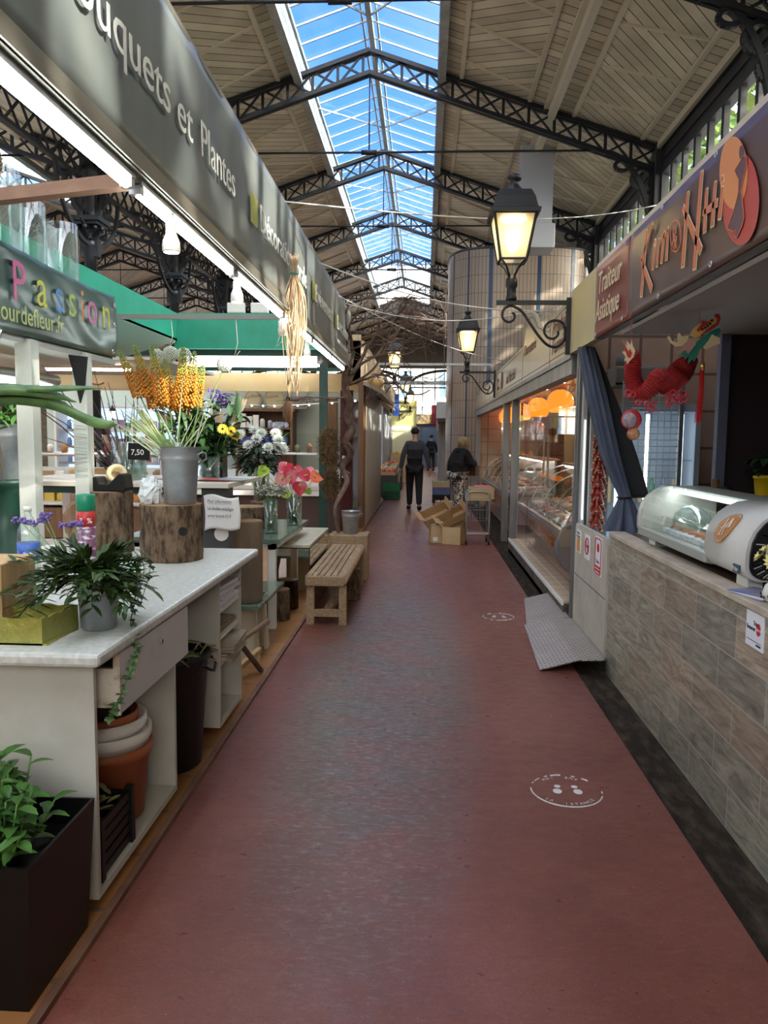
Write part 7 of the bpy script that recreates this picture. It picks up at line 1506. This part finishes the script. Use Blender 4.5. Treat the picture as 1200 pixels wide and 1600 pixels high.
# brown shelf unit with jars, painted round boxes, bottle
root=thing('shelf_unit','dark brown wooden shelf unit against the pale wall under the round wooden discs','shelf unit',(-3.3,16.5,.9))
b=MB(); b.box((-4.05,16.3,.018),(-4.0,16.8,2.12)); b.box((-2.85,16.3,.018),(-2.8,16.8,2.12)); b.box((-4.1,16.28,2.10),(-2.75,16.8,2.16)); b.box((-4.05,16.78,.95),(-2.8,16.8,2.12)); b.build('carcass',woodb,root)
for z in (1.35,1.72): b=MB(); b.box((-4.0,16.3,z),(-2.85,16.78,z+.03)); b.build('shelf',woodb,root)
goods(4,-3.95,-3.4,16.4,1.75,.12,.28,'tall white jar on the top shelf of the brown unit','white jars on the brown unit',ks=[white]); goods(5,-3.35,-2.9,16.4,1.75,.11,.16,'small painted box on the top shelf of the brown unit','painted boxes on the brown unit',ks=[mat('blue_white_box',(.3,.35,.55),.5,col2=(.7,.7,.7),scale=12)]); goods(8,-3.95,-2.9,16.4,1.38,.14,.2,'blue pack on the lower shelf of the brown unit','blue packs on the brown unit',ks=[mat('navy_pack',(.05,.08,.25),.5)])
for x,r,lb,t in ((-3.72,.19,'round pale wooden disc with burnt lettering, left one','Le Moulin'),(-3.25,.235,'larger round pale wooden disc with burnt lettering, right one','Fourme')):
    b=MB(); b.cyl((x,16.6,2.38),(x,16.64,2.38),r,n=32); d_=tag(b.build('wooden_disc',mat('pale_disc_wood',(.55,.46,.28),.6)),lb,'disc'); text(t,.085,(x-r*.75,16.595,2.38),(1,.0,.15),(0,0,1),brn,d_,ext=.001)
    b=MB(); b.tube([Vector((x+r*.88*math.cos(a*PI/14),16.597,2.38+r*.88*math.sin(a*PI/14))) for a in range(29)],.005,4,cap=False); b.build('burnt_ring',brn,d_)
r_=thing('wine_bottle','dark wine bottle standing on top of the brown shelf unit','bottle',(-2.92,16.45,2.16)); b=MB(); b.lathe([(.045,0),(.045,.22),(.016,.28),(.016,.38)],n=14); b.build('glass',mat('dark_wine_glass',(.02,.008,.01),.15),r_,world=False); b=MB(); b.lathe([(.018,.31),(.018,.385),(.001,.386)],n=12); b.build('capsule',redp,r_,world=False)
b=MB(); b.box((-2.86,16.4,2.16),(-2.5,16.5,2.42)); tag(b.build('picture_box',mat('sepia_print',(.4,.33,.3),.6,col2=(.1,.09,.09),scale=14)),'small framed dark photograph on top of the brown shelf unit','picture')
b=MB(); b.box((-2.05,16.0,.018),(-1.82,16.15,2.4)); tag(b.build('wooden_pillar',woodb),'brown wooden pillar right of the brown shelf unit','pillar')
# second stall window with shelves behind the glass counter
root=thing('window_cabinet','glazed cabinet with wood shelves above grey slatted shutter behind the moss','cabinet',(-1.5,16.5,0)); b=MB(); b.box((-1.8,16.6,.2),(-.0-1.06,16.65,2.35)); b.build('slatted_back',mat('grey_slats',(.33,.36,.42),.5,col2=(.24,.26,.32),scale=8,stretch=(.1,.1,6)),root); b=MB()
for z in (1.55,1.95,2.3): b.box((-1.8,16.3,z),(-1.06,16.6,z+.03))
b.build('wood_shelves',woodb,root); goods(5,-1.75,-1.1,16.4,1.98,.12,.2,'small boxed item in the glazed cabinet','boxed items in the glazed cabinet')
# glass cheese counter
root=thing('cheese_counter','white glass fronted cheese counter with aluminium rails beyond the green post','counter',(-2.2,12.5,0))
b=MB(); b.box((-5.3,12.3,.018),(-1.25,13.0,.62)); b.build('base',mat('dark_brown_base',(.06,.03,.022),.5),root); b=MB(); b.box((-5.3,12.2,.62),(-1.25,13.0,.72)); b.build('white_front',white,root)
b=MB(); b.box((-5.3,12.18,.72),(-1.25,12.22,.78)); b.box((-5.3,12.25,1.28),(-1.25,12.6,1.31)); b.build('rails',alu,root); b=MB(); b.poly([(-5.3,12.2,.75),(-1.25,12.2,.75),(-1.25,12.27,1.3),(-5.3,12.27,1.3)]); b.build('front_glass',gl,root)
b=MB(); b.poly([(-5.3,12.6,1.31),(-1.25,12.6,1.31),(-1.25,12.6,1.62),(-5.3,12.6,1.62)]); b.build('upper_glass',gl,root)
for x in (-5.28,-3.9,-2.6,-1.27): b=MB(); b.box((x-.02,12.2,.72),(x+.02,12.24,1.3)); b.build('upright',alu,root)
goods(16,-5.2,-1.3,12.5,.72,.16,.14,'cheese piece behind the counter glass','cheeses in the glass counter',name='cheese',cat='cheese',ks=[mat('cheese_%d'%i,c,.6) for i,c in enumerate(((.6,.5,.3),(.65,.6,.45),(.5,.3,.12),(.7,.68,.6)))])
goods(18,-5.0,-1.35,12.42,1.31,.09,.15,'small jar standing on the cheese counter\'s glass top','jars on the cheese counter',name='jar',cat='jar',ks=[mat('jar_brown',(.25,.12,.05),.3),mat('jar_green',(.12,.16,.06),.3),mat('jar_pale',(.5,.45,.3),.3)])
potted('potted_plant','small green plant in a white pot on the cheese counter beside the chrysanthemums',(-2.35,12.4,1.31),.09,.16,white,16,.03,.25,.05,.05,up=1.6)
# long white market counter at the left, with packs
root=thing('market_counter','long white shelved market counter at the left behind the white posts','counter',(-4.4,10.3,0))
b=MB(); b.box((-7.6,10.0,.018),(-3.4,10.8,.16)); b.box((-7.6,10.0,.62),(-3.4,10.7,.66)); b.box((-7.6,10.05,.86),(-3.4,10.7,.90)); b.box((-7.6,10.7,.018),(-3.4,10.75,1.1)); b.build('shelves',mat('pale_shelf',(.62,.62,.6),.4),root); b=MB(); b.cyl((-7.6,10.0,1.30),(-3.4,10.0,1.30),.03,n=10); b.build('front_tube',alu,root); b=MB(); b.box((-7.6,10.0,.18),(-3.4,10.04,.58)); b.build('front_board',woodb,root)
for x in (-7.5,-5.9,-4.6,-3.45): b=MB(); b.box((x-.03,9.98,.018),(x+.03,10.04,1.3)); b.build('upright',alu,root)
goods(26,-7.4,-3.5,10.2,.66,.14,.12,'colourful packet on the middle shelf of the long white counter','packets on the long white counter',ks=[mat('packet_yellow',(.65,.45,.08),.5),mat('packet_blue',(.12,.2,.4),.5),white,mat('packet_orange',(.6,.25,.06),.5)])
goods(20,-7.4,-3.5,10.25,.90,.17,.2,'box or basket on the top of the long white counter','boxes on the long white counter',ks=[card,card_l,white,mat('basket_brown',(.25,.15,.08),.8)])
goods(16,-7.0,-3.9,10.0,1.33,.08,.12,'little jar standing on the rail shelf of the long white counter','little jars above the long white counter',ks=[mat('jam_red',(.35,.06,.03),.3),mat('jam_orange',(.5,.2,.05),.3),white])
# folding ladder legs, hanging lamps, string lights
b=MB(); b.bar((-3.9,9.5,.7),(-3.75,9.5,1.2),.03,.02); b.bar((-3.55,9.5,.7),(-3.7,9.5,1.2),.03,.02); b.box((-3.82,9.45,1.2),(-3.62,9.55,1.22)); b.bar((-3.9,9.5,.02),(-3.9,9.5,.7),.03); b.bar((-3.55,9.5,.02),(-3.55,9.5,.7),.03); tag(b.build('step_ladder',alu),'small aluminium step ladder before the woman in black','ladder')
def smalllamp(label,c,s,m_=None):
    r_=thing('hanging_lantern',label,'lantern',c); b=MB(); b.lathe([(.10*s,0),(.11*s,-.02*s),(.03*s,.10*s),(.02*s,.14*s)],n=8); b.tube([(0,0,.12*s),(.02*s,0,.35*s),(0,0,.55*s)],.006,4); b.build('hood',liron,r_,world=False); b=MB(); b.lathe([(.085*s,-.02*s),(.05*s,-.20*s),(.001,-.21*s)],n=8); b.build('glass',mat('small_lamp_glow',(1,.85,.6),emit=5,ecol=(1,.85,.55)),r_,world=False); return r_
smalllamp('small warm lantern hanging left of the twigs under the beige valance',(-5.6,13.63,2.0),.65*1.0); smalllamp('small warm lantern hanging behind the lily buds',(-3.35,13.63,1.95),.75)
b=MB(); b.tube([Vector((-4.2+.2*i,13.3,2.2-.1*math.sin(PI*i/15))) for i in range(16)],.006,4)
for i in range(16): b.ball((-4.2+.2*i,13.3,2.19-.1*math.sin(PI*i/15)),.018,5,m=1)
tag(b.build('string_lights',[white,mat('fairy_glow',(1,1,1),emit=4)]),'white string of fairy lights across the cheese stall','string lights')
for x,y,lb in ((-2.35,13.0,'brown pear shaped wooden ornament hanging above the cheese counter'),): b=MB(); b.ball((x,y+.2,2.0),(.09,.09,.2),12); b.cyl((x,y+.2,2.15),(x,y+.2,2.99),.006,n=4); tag(b.build('wooden_ornament',woodb),lb,'ornament')
for x,lb in ((-3.35,'left white box standing on top of the green fascia'),(-2.95,'right white box standing on top of the green fascia')): b=MB(); b.box((x,13.02,3.625),(x+.3,13.12,3.80)); tag(b.build('fascia_box_light',white,bevel=.02),lb,'box')
b=MB(); b.box((-4.9,9.95,3.06),(-1.0,10.01,3.12)); tag(b.build('steel_rail',mat('grey_steel_rail',(.20,.23,.22),.5)),'thin grey steel rail crossing before the columns above the green fascia','rail')
for i,(x,l) in enumerate(((-4.1,.3),(-3.3,.35),(-2.45,.5),(-1.9,.35))): b=MB(); b.tube([(x,9.98,3.06),(x+.02,9.98,3.06-l*.6),(x-.03,9.98,3.06-l),(x+.05,9.98,3.06-l*.8)],.006,4); tag(b.build('hanging_hook',white),'thin white cord hook hanging from the grey steel rail','hook','cord hooks on the steel rail')
# ================================================================ the aisle farther on, left side
b=MB(); b.box((-1.12,13.0,.018),(-1.03,13.5,2.5)); tag(b.build('wooden_door_post',woodb),'warm brown wooden post at the edge of the far stall','post')
b=MB(); b.box((-1.12,13.6,.018),(-1.035,13.75,2.5)); tag(b.build('yellow_door_post',mat('yellow_post',(.45,.36,.18),.6)),'narrow ochre post right of the brown wooden post','post')
b=MB(); b.box((-1.1,13.9,.018),(-1.04,18.6,2.5)); struct(b.build('wall_stall_side_far',mat('grey_white_panels',(.40,.41,.40),.5,col2=(.34,.33,.3),scale=2)))
b=MB(); b.hexa([(-1.03,12.9,2.44),(-.72,12.9,2.30),(-.72,18.6,2.30),(-1.03,18.6,2.44),(-1.03,12.9,2.50),(-.70,12.9,2.36),(-.70,18.6,2.36),(-1.03,18.6,2.50)]); tag(b.build('awning_board',mat('brown_awning',(.22,.17,.13),.6)),'brown sloping awning board over the far left stall front','awning')
b=MB(); b.box((-1.3,13.2,2.5),(-1.1,13.25,3.3)); tag(b.build('beige_board',mat('warm_beige_panel',(.52,.40,.26),.6)),'warm beige panel behind the vine branches','panel')
root=thing('chrome_display','chrome edged glass display at the foot of the brown post','display case',(-1.3,12.2,0)); b=MB(); b.box((-1.22,11.6,.3),(-1.02,12.6,.36)); b.box((-1.05,11.6,.36),(-1.02,12.6,.42)); b.box((-1.22,11.7,.018),(-1.1,12.6,.3)); b.build('base',steel,root); b=MB(); b.poly([(-1.03,11.6,.42),(-1.03,12.6,.42),(-1.2,12.6,.8),(-1.2,11.6,.8)]); b.build('glass',gl_vase,root)
# shutters, blue sign, yellow fascia
def shutter(label,x,y0,y1,z1,m_):
    r_=thing('roller_shutter',label,'shutter',(x,y0,0)); b=MB(); z=.05
    while z<z1: b.box((x-.02,y0,z),(x,y1,z+.07)); b.box((x-.035,y0,z+.07),(x-.02,y1,z+.09)); z+=.09
    b.build('slats',m_,r_); return r_
shutter('closed pale grey roller shutter beyond the far left stall',-1.28,28.6,31.0,2.3,mat('pale_shutter',(.42,.42,.42),.5))
b=MB(); b.box((-1.35,24.0,.018),(-1.29,28.5,3.0)); struct(b.build('wall_far_white',mat('cool_white_wall',(.55,.58,.62),.6)))
b=MB(); b.box((-1.12,27.0,2.35),(-.90,27.2,3.1)); tag(b.build('blue_sign',mat('blue_sign_paint',(.02,.07,.30),.5)),'small blue sign projecting from the far left wall','sign')
b=MB(); b.box((-3.2,33.6,.018),(-.35,33.7,2.6)); struct(b.build('wall_far_yellow',mat('pale_yellow_wall',(.55,.52,.33),.6)))
b=MB(); b.box((-3.2,33.5,2.1),(-.35,33.6,3.2)); tag(b.build('yellow_fascia',mat('yellow_fascia_paint',(.58,.54,.22),.6)),'pale yellow fascia board of the far fruit stall','fascia')
b=MB(); b.box((-1.9,33.45,2.0),(-.6,33.5,2.06)); tag(b.build('far_tube',mat('far_tube_glow',(1,1,1),emit=5)),'short white tube lamp at the far yellow stall','lamp')
fruitc=[mat('fruit_%d'%i,c,.5) for i,c in enumerate(((.65,.27,.03),(.55,.08,.04),(.55,.5,.2),(.25,.4,.1),(.6,.35,.3),(.5,.45,.4)))]
for k,(x,y,z,ci,lb) in enumerate(((-1.0,20.5,.62,1,'nearest fruit stand crate with red fruit'),(-1.0,21.6,.66,4,'fruit stand crate with pink fruit'),(-1.0,22.7,.70,3,'fruit stand crate with green vegetables'),(-.95,23.8,.74,1,'fruit stand crate of tomatoes before the white wall'),(-.9,27.5,.95,0,'higher far crate heaped with oranges'),(-.9,28.6,.95,2,'far crate of pale yellow fruit'))):
    b=MB(); b.box((x-.28,y-.5,.018),(x+.28,y+.5,z-.02)); tag(b.build('fruit_table',[mat('dark_stand',(.06,.06,.06),.6),card_l,white][k%3]),('low table under the '+lb),'table')
    r_=thing('fruit_crate',lb+' on the left of the aisle','crate',(x,y,z)); b=MB(); b.box((-.26,-.45,-.02),(.26,.45,.0)); b.box((.25,-.45,0),(.26,.45,.07)); b.box((-.26,-.45,0),(.26,-.44,.07)); b.box((-.26,.44,0),(.26,.45,.07)); b.build('tray',card_l,r_,world=False)
    for i in range(20): 
        b=MB(); b.ball((x-.2+(i%4)*.13+rnd(-.01,.01),y-.38+(i//4)*.19,z+.05+.03*(i%2)),(.06,.075,.055),7); tag(b.build('fruit',fruitc[ci]),'round fruit in the '+lb,'fruit','fruit of the '+lb)
crate('plastic_crate','upper green plastic crate on the floor by the fruit stands',(-.82,19.6,.22),(.4,.5,.2),mat('green_crate',(.01,.16,.05),.5),None,0,4); crate('plastic_crate','lower green plastic crate on the floor by the fruit stands',(-.82,19.6,.01),(.4,.5,.2),mat('dark_green_crate',(.006,.07,.03),.5),None,0,4)
# far right clutter: red fascia, dark stack
b=MB(); b.box((.35,40.0,2.3),(3.9,40.1,3.3)); fr_=tag(b.build('dark_red_fascia',mat('dark_red_fascia_paint',(.22,.02,.03),.6)),'dark red fascia at the far end of the aisle','fascia')
for x in (.6,1.3): b=MB(); b.box((x,39.95,2.0),(x+.55,40.0,2.55)); b.build('menu_board',mat('menu_board_pale',(.4,.3,.27),.6),fr_)
b=MB(); b.box((.9,39.0,0),(3.9,40.6,2.0)); struct(b.build('wall_far_shop',mat('far_shop_wall',(.16,.15,.15),.7)))
for i in range(5): b=MB(); b.box((.75,33.0,.0+i*.27),(1.55,33.8,.24+i*.27)); tag(b.build('black_crate',black),'black crate of the tall dark stack at the far right of the aisle','crate','black crates of the far stack')
b=MB(); b.box((-2.2,YF-.2,1.9),(2.2,YF+.1,2.0)); struct(b.build('trim_door_head',darkw))
root=thing('far_kiosk','grey blue kiosk front with colourful awning at the far end of the aisle','kiosk',(0,44,0)); b=MB(); b.box((-1.6,44,0),(.9,46,2.7)); b.build('walls',mat('kiosk_grey',(.20,.23,.28),.6),root); b=MB(); b.box((-1.5,43.8,2.4),(.85,44,2.95)); b.build('awning',mat('kiosk_awning',(.5,.35,.12),.6,col2=(.12,.12,.14),scale=6,contrast=(.45,.55)),root)
for x in (-1.1,-.1): b=MB(); b.box((x,43.93,.9),(x+.7,44,2.2)); b.build('window_pane',mat('kiosk_pane',(.15,.25,.4),.1),root)
# lanterns farther on, left side
dup(l1,(-1.15,17.2,2.77),0,label='lit street lantern seen through the vine branches on the left').rotation_euler=(0,0,PI)
dup(l1,(-1.1,25.0,2.70),0,label='smaller lit lantern beyond the vine, above the blue sign').rotation_euler=(0,0,PI)
dup(l1,(-1.1,33.46,2.75),0,label='farthest small lit lantern on the left before the yellow fascia').rotation_euler=(0,0,PI)
b=MB(); b.lathe([(.02,0),(.16,-.03),(.17,-.12),(.1,-.22),(.001,-.25)],(-.95,14.6,2.68),16); tag(b.build('amber_lamp_shade',mat('amber_shade',(.45,.28,.10),.4)),'round amber lamp shade fixed beside the lantern behind the vine','lamp')
# wires over the aisle
for i,(p,q,s) in enumerate((((-.95,5.2,3.1),(4.0,11,5.0),.25),((-.95,7,3.1),(1.2,7.4,2.75),.12),((-.95,9,3.1),(1.2,8.6,2.95),.15),((-.9,8,3.0),(1.2,12,2.75),.1),((1.2,9,2.95),(3.9,13.5,5.2),.2))):
    p=Vector(p);q=Vector(q); b=MB(); b.tube([p.lerp(q,t/14)+Vector((0,0,-s*math.sin(PI*t/14))) for t in range(15)],.006,5); tag(b.build('cable',mat('pale_cable',(.55,.54,.5),.5)),['pale cable sagging from the florist banner up to the right wall','thin pale cable strung to the butcher\'s fascia, nearest','thin pale cable strung behind the lantern arm','thin pale cable running to the tower side of the fascia','pale cable rising from the butcher\'s fascia to the clerestory'][i],'cable')
# ================================================================ outside: trees and the facade beyond the glazed end
root=None
tl_m=mat('street_tree_leaf',(.07,.16,.03),.6,col2=(.22,.32,.06),scale=1.5); tl_b=mat('street_tree_trunk',(.08,.06,.045),.9)
for i,(x,y,h) in enumerate(((9.0,3.0,13),(8.6,10,13.5),(9.4,17,13),(8.8,24,13.5),(9.3,32,13),(9.0,-4,13))):
    r_=thing('street_tree','leafy green street tree seen through the clerestory windows','tree',(x,y,0),0,'street trees outside the clerestory'); b=MB()
    for k in range(950):
        c=Vector((x,y,h-3.2)); d=Vector((rnd(-1,1),rnd(-1,1),rnd(-1,1))); d=d.normalized()*(rnd(.45,1)); p=c+Vector((d.x*2.6,d.y*3.6,d.z*3.3)); b.leaf(p,(rnd(-1,1),rnd(-1,1),rnd(-1,.6)),.42,.3,(rnd(-1,1),rnd(-1,1),1),k=2)
    b.build('crown',tl_m,r_); b=MB(); b.tube([(x,y,0),(x+.1,y,2.5),(x,y+.1,h-3)],[.22,.18,.12],10); b.build('trunk',tl_b,r_)
b=MB(); b.box((4.3,-8,-.2),(40,70,-.05)); b.box((-40,48.2,-.2),(4.3,80,-.05)); struct(b.build('ground_street',mat('grey_street',(.22,.22,.22),.8)))
root=thing('stone_building','pale stone town building with shuttered windows beyond the glazed end','building',(-3,66,0)); b=MB(); b.box((-24,66,-.05),(16,72,16)); b.build('facade',mat('pale_stone',(.60,.60,.58),.8,col2=(.52,.52,.5),scale=.6),root)
for fl in (1.2,5.0,8.8):
    for k in range(11):
        x=-22+k*3.4; b=MB(); b.box((x-.85,65.9,fl),(x+.85,66,fl+2.6)); f_=b.build('window_frame',mat('stone_trim',(.66,.66,.64),.7),root); b=MB(); b.box((x-.55,65.85,fl+.1),(x+.55,65.9,fl+2.3)); b.build('window_pane',mat('dusky_pane',(.10,.16,.24),.15),f_)
for z in (4.3,8.1): b=MB(); b.box((-24,65.7,z),(16,66,z+.25)); b.build('cornice',mat('stone_trim'),root)
# ================================================================ people
def skin(name,V,E,m,parent,loc,rz,sub=2,sc_=1.):
    keys=list(V); me=bpy.data.meshes.new(name); Rz=Matrix.Rotation(rz,3,'Z')
    me.from_pydata([Vector(V[k][0])*sc_ for k in keys],[(keys.index(a),keys.index(c)) for a,c in E],[]); o=bpy.data.objects.new(name,me); COL.objects.link(o)
    md=o.modifiers.new('skin','SKIN'); md.use_smooth_shade=True
    for i,k in enumerate(keys): r=V[k][1]; r=(r,r) if not isinstance(r,tuple) else r; me.skin_vertices[0].data[i].radius=(r[0]*sc_,r[1]*sc_); me.skin_vertices[0].data[i].use_root=(i==0)
    s=o.modifiers.new('sub','SUBSURF'); s.levels=sub; s.render_levels=sub; bpy.context.view_layer.update()
    m2=bpy.data.meshes.new_from_object(o.evaluated_get(bpy.context.evaluated_depsgraph_get())); bpy.data.objects.remove(o)
    m2.materials.clear(); m2.materials.append(m); m2.name=name
    for p in m2.polygons: p.use_smooth=True; p.material_index=0
    q=bpy.data.objects.new(name,m2); COL.objects.link(q); q.parent=parent; return q
sk=mat('skin',(.45,.27,.19),.5); sk2=mat('skin_tanned',(.30,.17,.11),.5)
def person(label,loc,rz,H=1.78,step=.18,lean=0.,armL=(.06,.0),armR=(.06,.0),top=None,vest=None,legs=None,skirt=None,hair=None,hairstyle='cap',shoes=None,skn=None,bend_arm=False,hood=False,bulk=0.):
    r_=thing('person',label,'person',loc,rz); s=H/1.78; skn=skn or sk
    def T(x,y,z): # lean above hips
        if z>.95: y=y+(z-.95)*math.tan(lean); z=.95+(z-.95)*math.cos(lean)
        return (x,y,z)
    V={'pel':(T(0,0,.97),(.13,.10)),'wai':(T(0,0,1.10),(.125,.095)),'che':(T(0,.0,1.30),(.15,.11)),'nb':(T(0,-.01,1.46),(.075,.07)),'nk':(T(0,0,1.54),(.052,.055)),'hd0':(T(0,.02,1.60),(.062,.075)),'hd1':(T(0,.02,1.68),(.074,.092)),'hd2':(T(0,.015,1.745),(.055,.07))}
    E=[('pel','wai'),('wai','che'),('che','nb'),('nb','nk'),('nk','hd0'),('hd0','hd1'),('hd1','hd2')]
    for sg,nm,st in ((-1,'L',step),(1,'R',-step)):
        V['h'+nm]=((sg*.09,0,.90),.09); kz=.50; V['k'+nm]=((sg*.095,st*.55+ (.03 if st<0 else .06),kz),.058); V['a'+nm]=((sg*.095,st*1.0-(.04 if st<0 else 0),.09 if st>=0 else .12),.038)
        V['f'+nm]=((sg*.11,st*1.0+.09,.035 if st>=0 else .04),(.04,.028)); V['t'+nm]=((sg*.115,st*1.0+.17,.025),(.035,.02)); E+=[('pel','h'+nm),('h'+nm,'k'+nm),('k'+nm,'a'+nm),('a'+nm,'f'+nm),('f'+nm,'t'+nm)]
        ax,ay=(armL if sg<0 else armR)
        V['s'+nm]=(T(sg*.165,0,1.425),.055)
        if bend_arm and sg>0:
            V['e'+nm]=(T(sg*.24,.10,1.18),.042); V['w'+nm]=(T(sg*.20,.34,1.14),.028); hp=Vector(T(sg*.19,.40,1.14)); hd=Vector((0,1,-.1))
        else:
            V['e'+nm]=(T(sg*(.23+ax*.5),ay*.5-.01,1.15),.043); V['w'+nm]=((sg*(.25+ax),ay+.03+ (V['e'+nm][0][1]),.89),.028); hp=Vector((sg*(.255+ax),ay+.05+V['e'+nm][0][1],.835)); hd=Vector((0,.15,-1))
        V['p'+nm]=(tuple(hp),(.036,.018)); E+=[('che','s'+nm),('s'+nm,'e'+nm),('e'+nm,'w'+nm),('w'+nm,'p'+nm)]
        sd=Vector((0,1,0)) if not bend_arm or sg<0 else Vector((0,0,1))
        hd.normalize()
        for j,(o_,l) in enumerate(((-.027,.062),(-.009,.075),(.009,.080),(.027,.070))):
            a=hp+sd*o_+hd*.035; m1=a+hd*l*.55+Vector((-sg*.008,0,0)); t1=a+hd*l+Vector((-sg*.025,.004,0)); V['%sf%d'%(nm,j)]=(tuple(a),.0095); V['%sg%d'%(nm,j)]=(tuple(m1),.0085); V['%si%d'%(nm,j)]=(tuple(t1),.007); E+=[('p'+nm,'%sf%d'%(nm,j)),('%sf%d'%(nm,j),'%sg%d'%(nm,j)),('%sg%d'%(nm,j),'%si%d'%(nm,j))]
        a=hp+sd*.035-hd*.01; V[nm+'th']=(tuple(a+sd*.012+hd*.02),.011); V[nm+'tt']=(tuple(a+sd*.022+hd*.06),.009); E+=[('p'+nm,nm+'th'),(nm+'th',nm+'tt')]
    body=skin('body',V,E,skn,r_,loc,rz,1,s)
    def sub_(keys,extra,dr,name,m,par=None,over=None):
        W={k:(V[k][0],tuple(x+dr for x in V[k][1]) if isinstance(V[k][1],tuple) else V[k][1]+dr) for k in keys}
        for k,q in (over or {}).items(): W[k]=(W[k][0] if q[0] is None else q[0],q[1])
        EE=[e for e in E if e[0] in W and e[1] in W]; return skin(name,W,EE,m,r_,loc,rz,2,s)
    V['hem']=((0,0,.83),(.135,.105)); E.append(('hem','pel'))
    if vest:
        sub_(['pel','wai','che','nb','sL','eL','wL','sR','eR','wR'],0,.020,'sweater',top)
        sub_(['pel','hem','wai','che','nb','sL','sR'],0,.032,'vest',vest,over={'che':(None,(.19,.15)),'nb':(None,(.115,.10)),'sL':(T(-.12,0,1.415),.092),'sR':(T(.12,0,1.415),.092)})
    else: sub_(['pel','hem','wai','che','nb','sL','eL','wL','sR','eR','wR'],0,.022+bulk,'jacket',top)
    sub_(['pel','hL','kL','aL','hR','kR','aR'],0,.026+bulk*.4,'trousers',legs)
    for nm in 'LR': sub_(['a'+nm,'f'+nm,'t'+nm],0,.012,'shoe',shoes or blackm)
    hc=Vector(V['hd1'][0]); 
    b=MB(); b.ball((hc+Vector((0,-.005,.022)))*s,(.088*s,.108*s,.085*s),16)
    if hairstyle=='cap': b.build('cap',blackm,r_,world=False); b=MB(); b.ball((hc+Vector((-.03,.11,.02)))*s,(.07*s,.08*s,.012*s),12); b.build('cap_brim',blackm,r_,world=False)
    else: b.build('hair',hair,r_,world=False)
    if hairstyle=='bob':
        b=MB()
        for i in range(240):
            a=rnd(PI*.95,2*PI*1.02) if i%4 else rnd(0,2*PI); z0=rnd(.02,.09); p=hc+Vector((.085*math.cos(a),.10*math.sin(a),z0)); b.tube([p*s,(p+Vector((.02*math.cos(a),.02*math.sin(a),-.07)))*s,(p+Vector((.03*math.cos(a)+rnd(-.02,.02),.03*math.sin(a),-rnd(.14,.2))))*s],[.008,.009,.004],4)
        b.build('hair_strands',hair,r_,world=False)
    if hairstyle=='bun': b=MB(); b.ball((hc+Vector((0,-.10,.07)))*s,(.05*s,.045*s,.045*s),10); b.build('hair_bun',hair,r_,world=False)
    b=MB(); f=hc+Vector((0,.095,-.03)); b.ball(f*s,(.012*s,.02*s,.022*s),8); b.build('nose',skn,r_,world=False)
    b=MB(); b.ball((hc+Vector((0,.088,-.065)))*s,(.022*s,.008*s,.006*s),8); b.build('mouth',mat('lips',(.3,.1,.09),.5),r_,world=False)
    for sg in (-1,1):
        b=MB(); b.ball((hc+Vector((sg*.03,.085,.0)))*s,(.011*s,.009*s,.007*s),8); b.build('eye',mat('eye_dark',(.03,.02,.02),.2),r_,world=False)
        b=MB(); b.ball((hc+Vector((sg*.077,.0,-.015)))*s,(.010*s,.02*s,.03*s),8); b.build('ear',skn,r_,world=False)
    if hood: b=MB(); c=Vector(V['nb'][0])+Vector((0,-.07,.0)); b.lathe([(.02,-.12),(.09,-.08),(.12,-.01),(.10,.05),(.06,.06),(.05,.03)],c*s,18,sx=s*1.15,sy=s*.7); b.build('hood',top,r_,world=False)
    return r_,V
dgrey=mat('dark_grey_knit',(.045,.045,.055),.9); bk_v=mat('black_cloth',(.008,.008,.009),.9)
person('man in black vest, cap and trousers walking away down the middle of the aisle',(-.20,16.7,0),.06,1.80,.16,0,(.05,-.02),(.07,-.05),dgrey,bk_v,bk_v,None,None,'cap',blackm)
w_,V_=person('blonde woman in a black hooded jacket and patterned trousers leaning towards the shop window',(.70,15.9,0),-.75,1.62,.05,.22,(.02,0),(.03,0),bk_v,None,mat('patterned_trousers',(.55,.5,.42),.8,col2=(.02,.02,.02),scale=26,contrast=(.47,.53)),None,mat('blonde_hair',(.48,.36,.20),.7,col2=(.32,.22,.11),scale=30),'bob',mat('brown_shoe',(.08,.05,.04),.6),None,True,True,.035)
b=MB(); b.box((-.02,.30,.80),(.22,.42,1.02)); b.tube([(.0,.36,1.0),(.08,.36,1.22),(.17,.36,1.12),(.2,.36,1.0)],.008,6); hb=b.build('handbag',mat('brown_leather',(.10,.05,.03),.5),None); hb.matrix_basis=Matrix.Translation((.70,15.9,0))@Matrix.Rotation(-.75,4,'Z'); tag(hb,'brown leather handbag held by the blonde woman','handbag')
person('woman with dark hair bun and black jacket seen from behind at the left stall',(-5.85,13.9,.018),0,1.68,.03,0,(.03,0),(.03,0),bk_v,None,mat('blue_jeans',(.06,.12,.28),.8),None,mat('dark_brown_hair',(.03,.018,.012),.6),'bun')
person('distant person in dark clothes walking near the far end of the aisle',(.35,38.0,0),.2,1.76,.15,0,(.04,0),(.04,0),bk_v,None,bk_v,None,None,'cap')
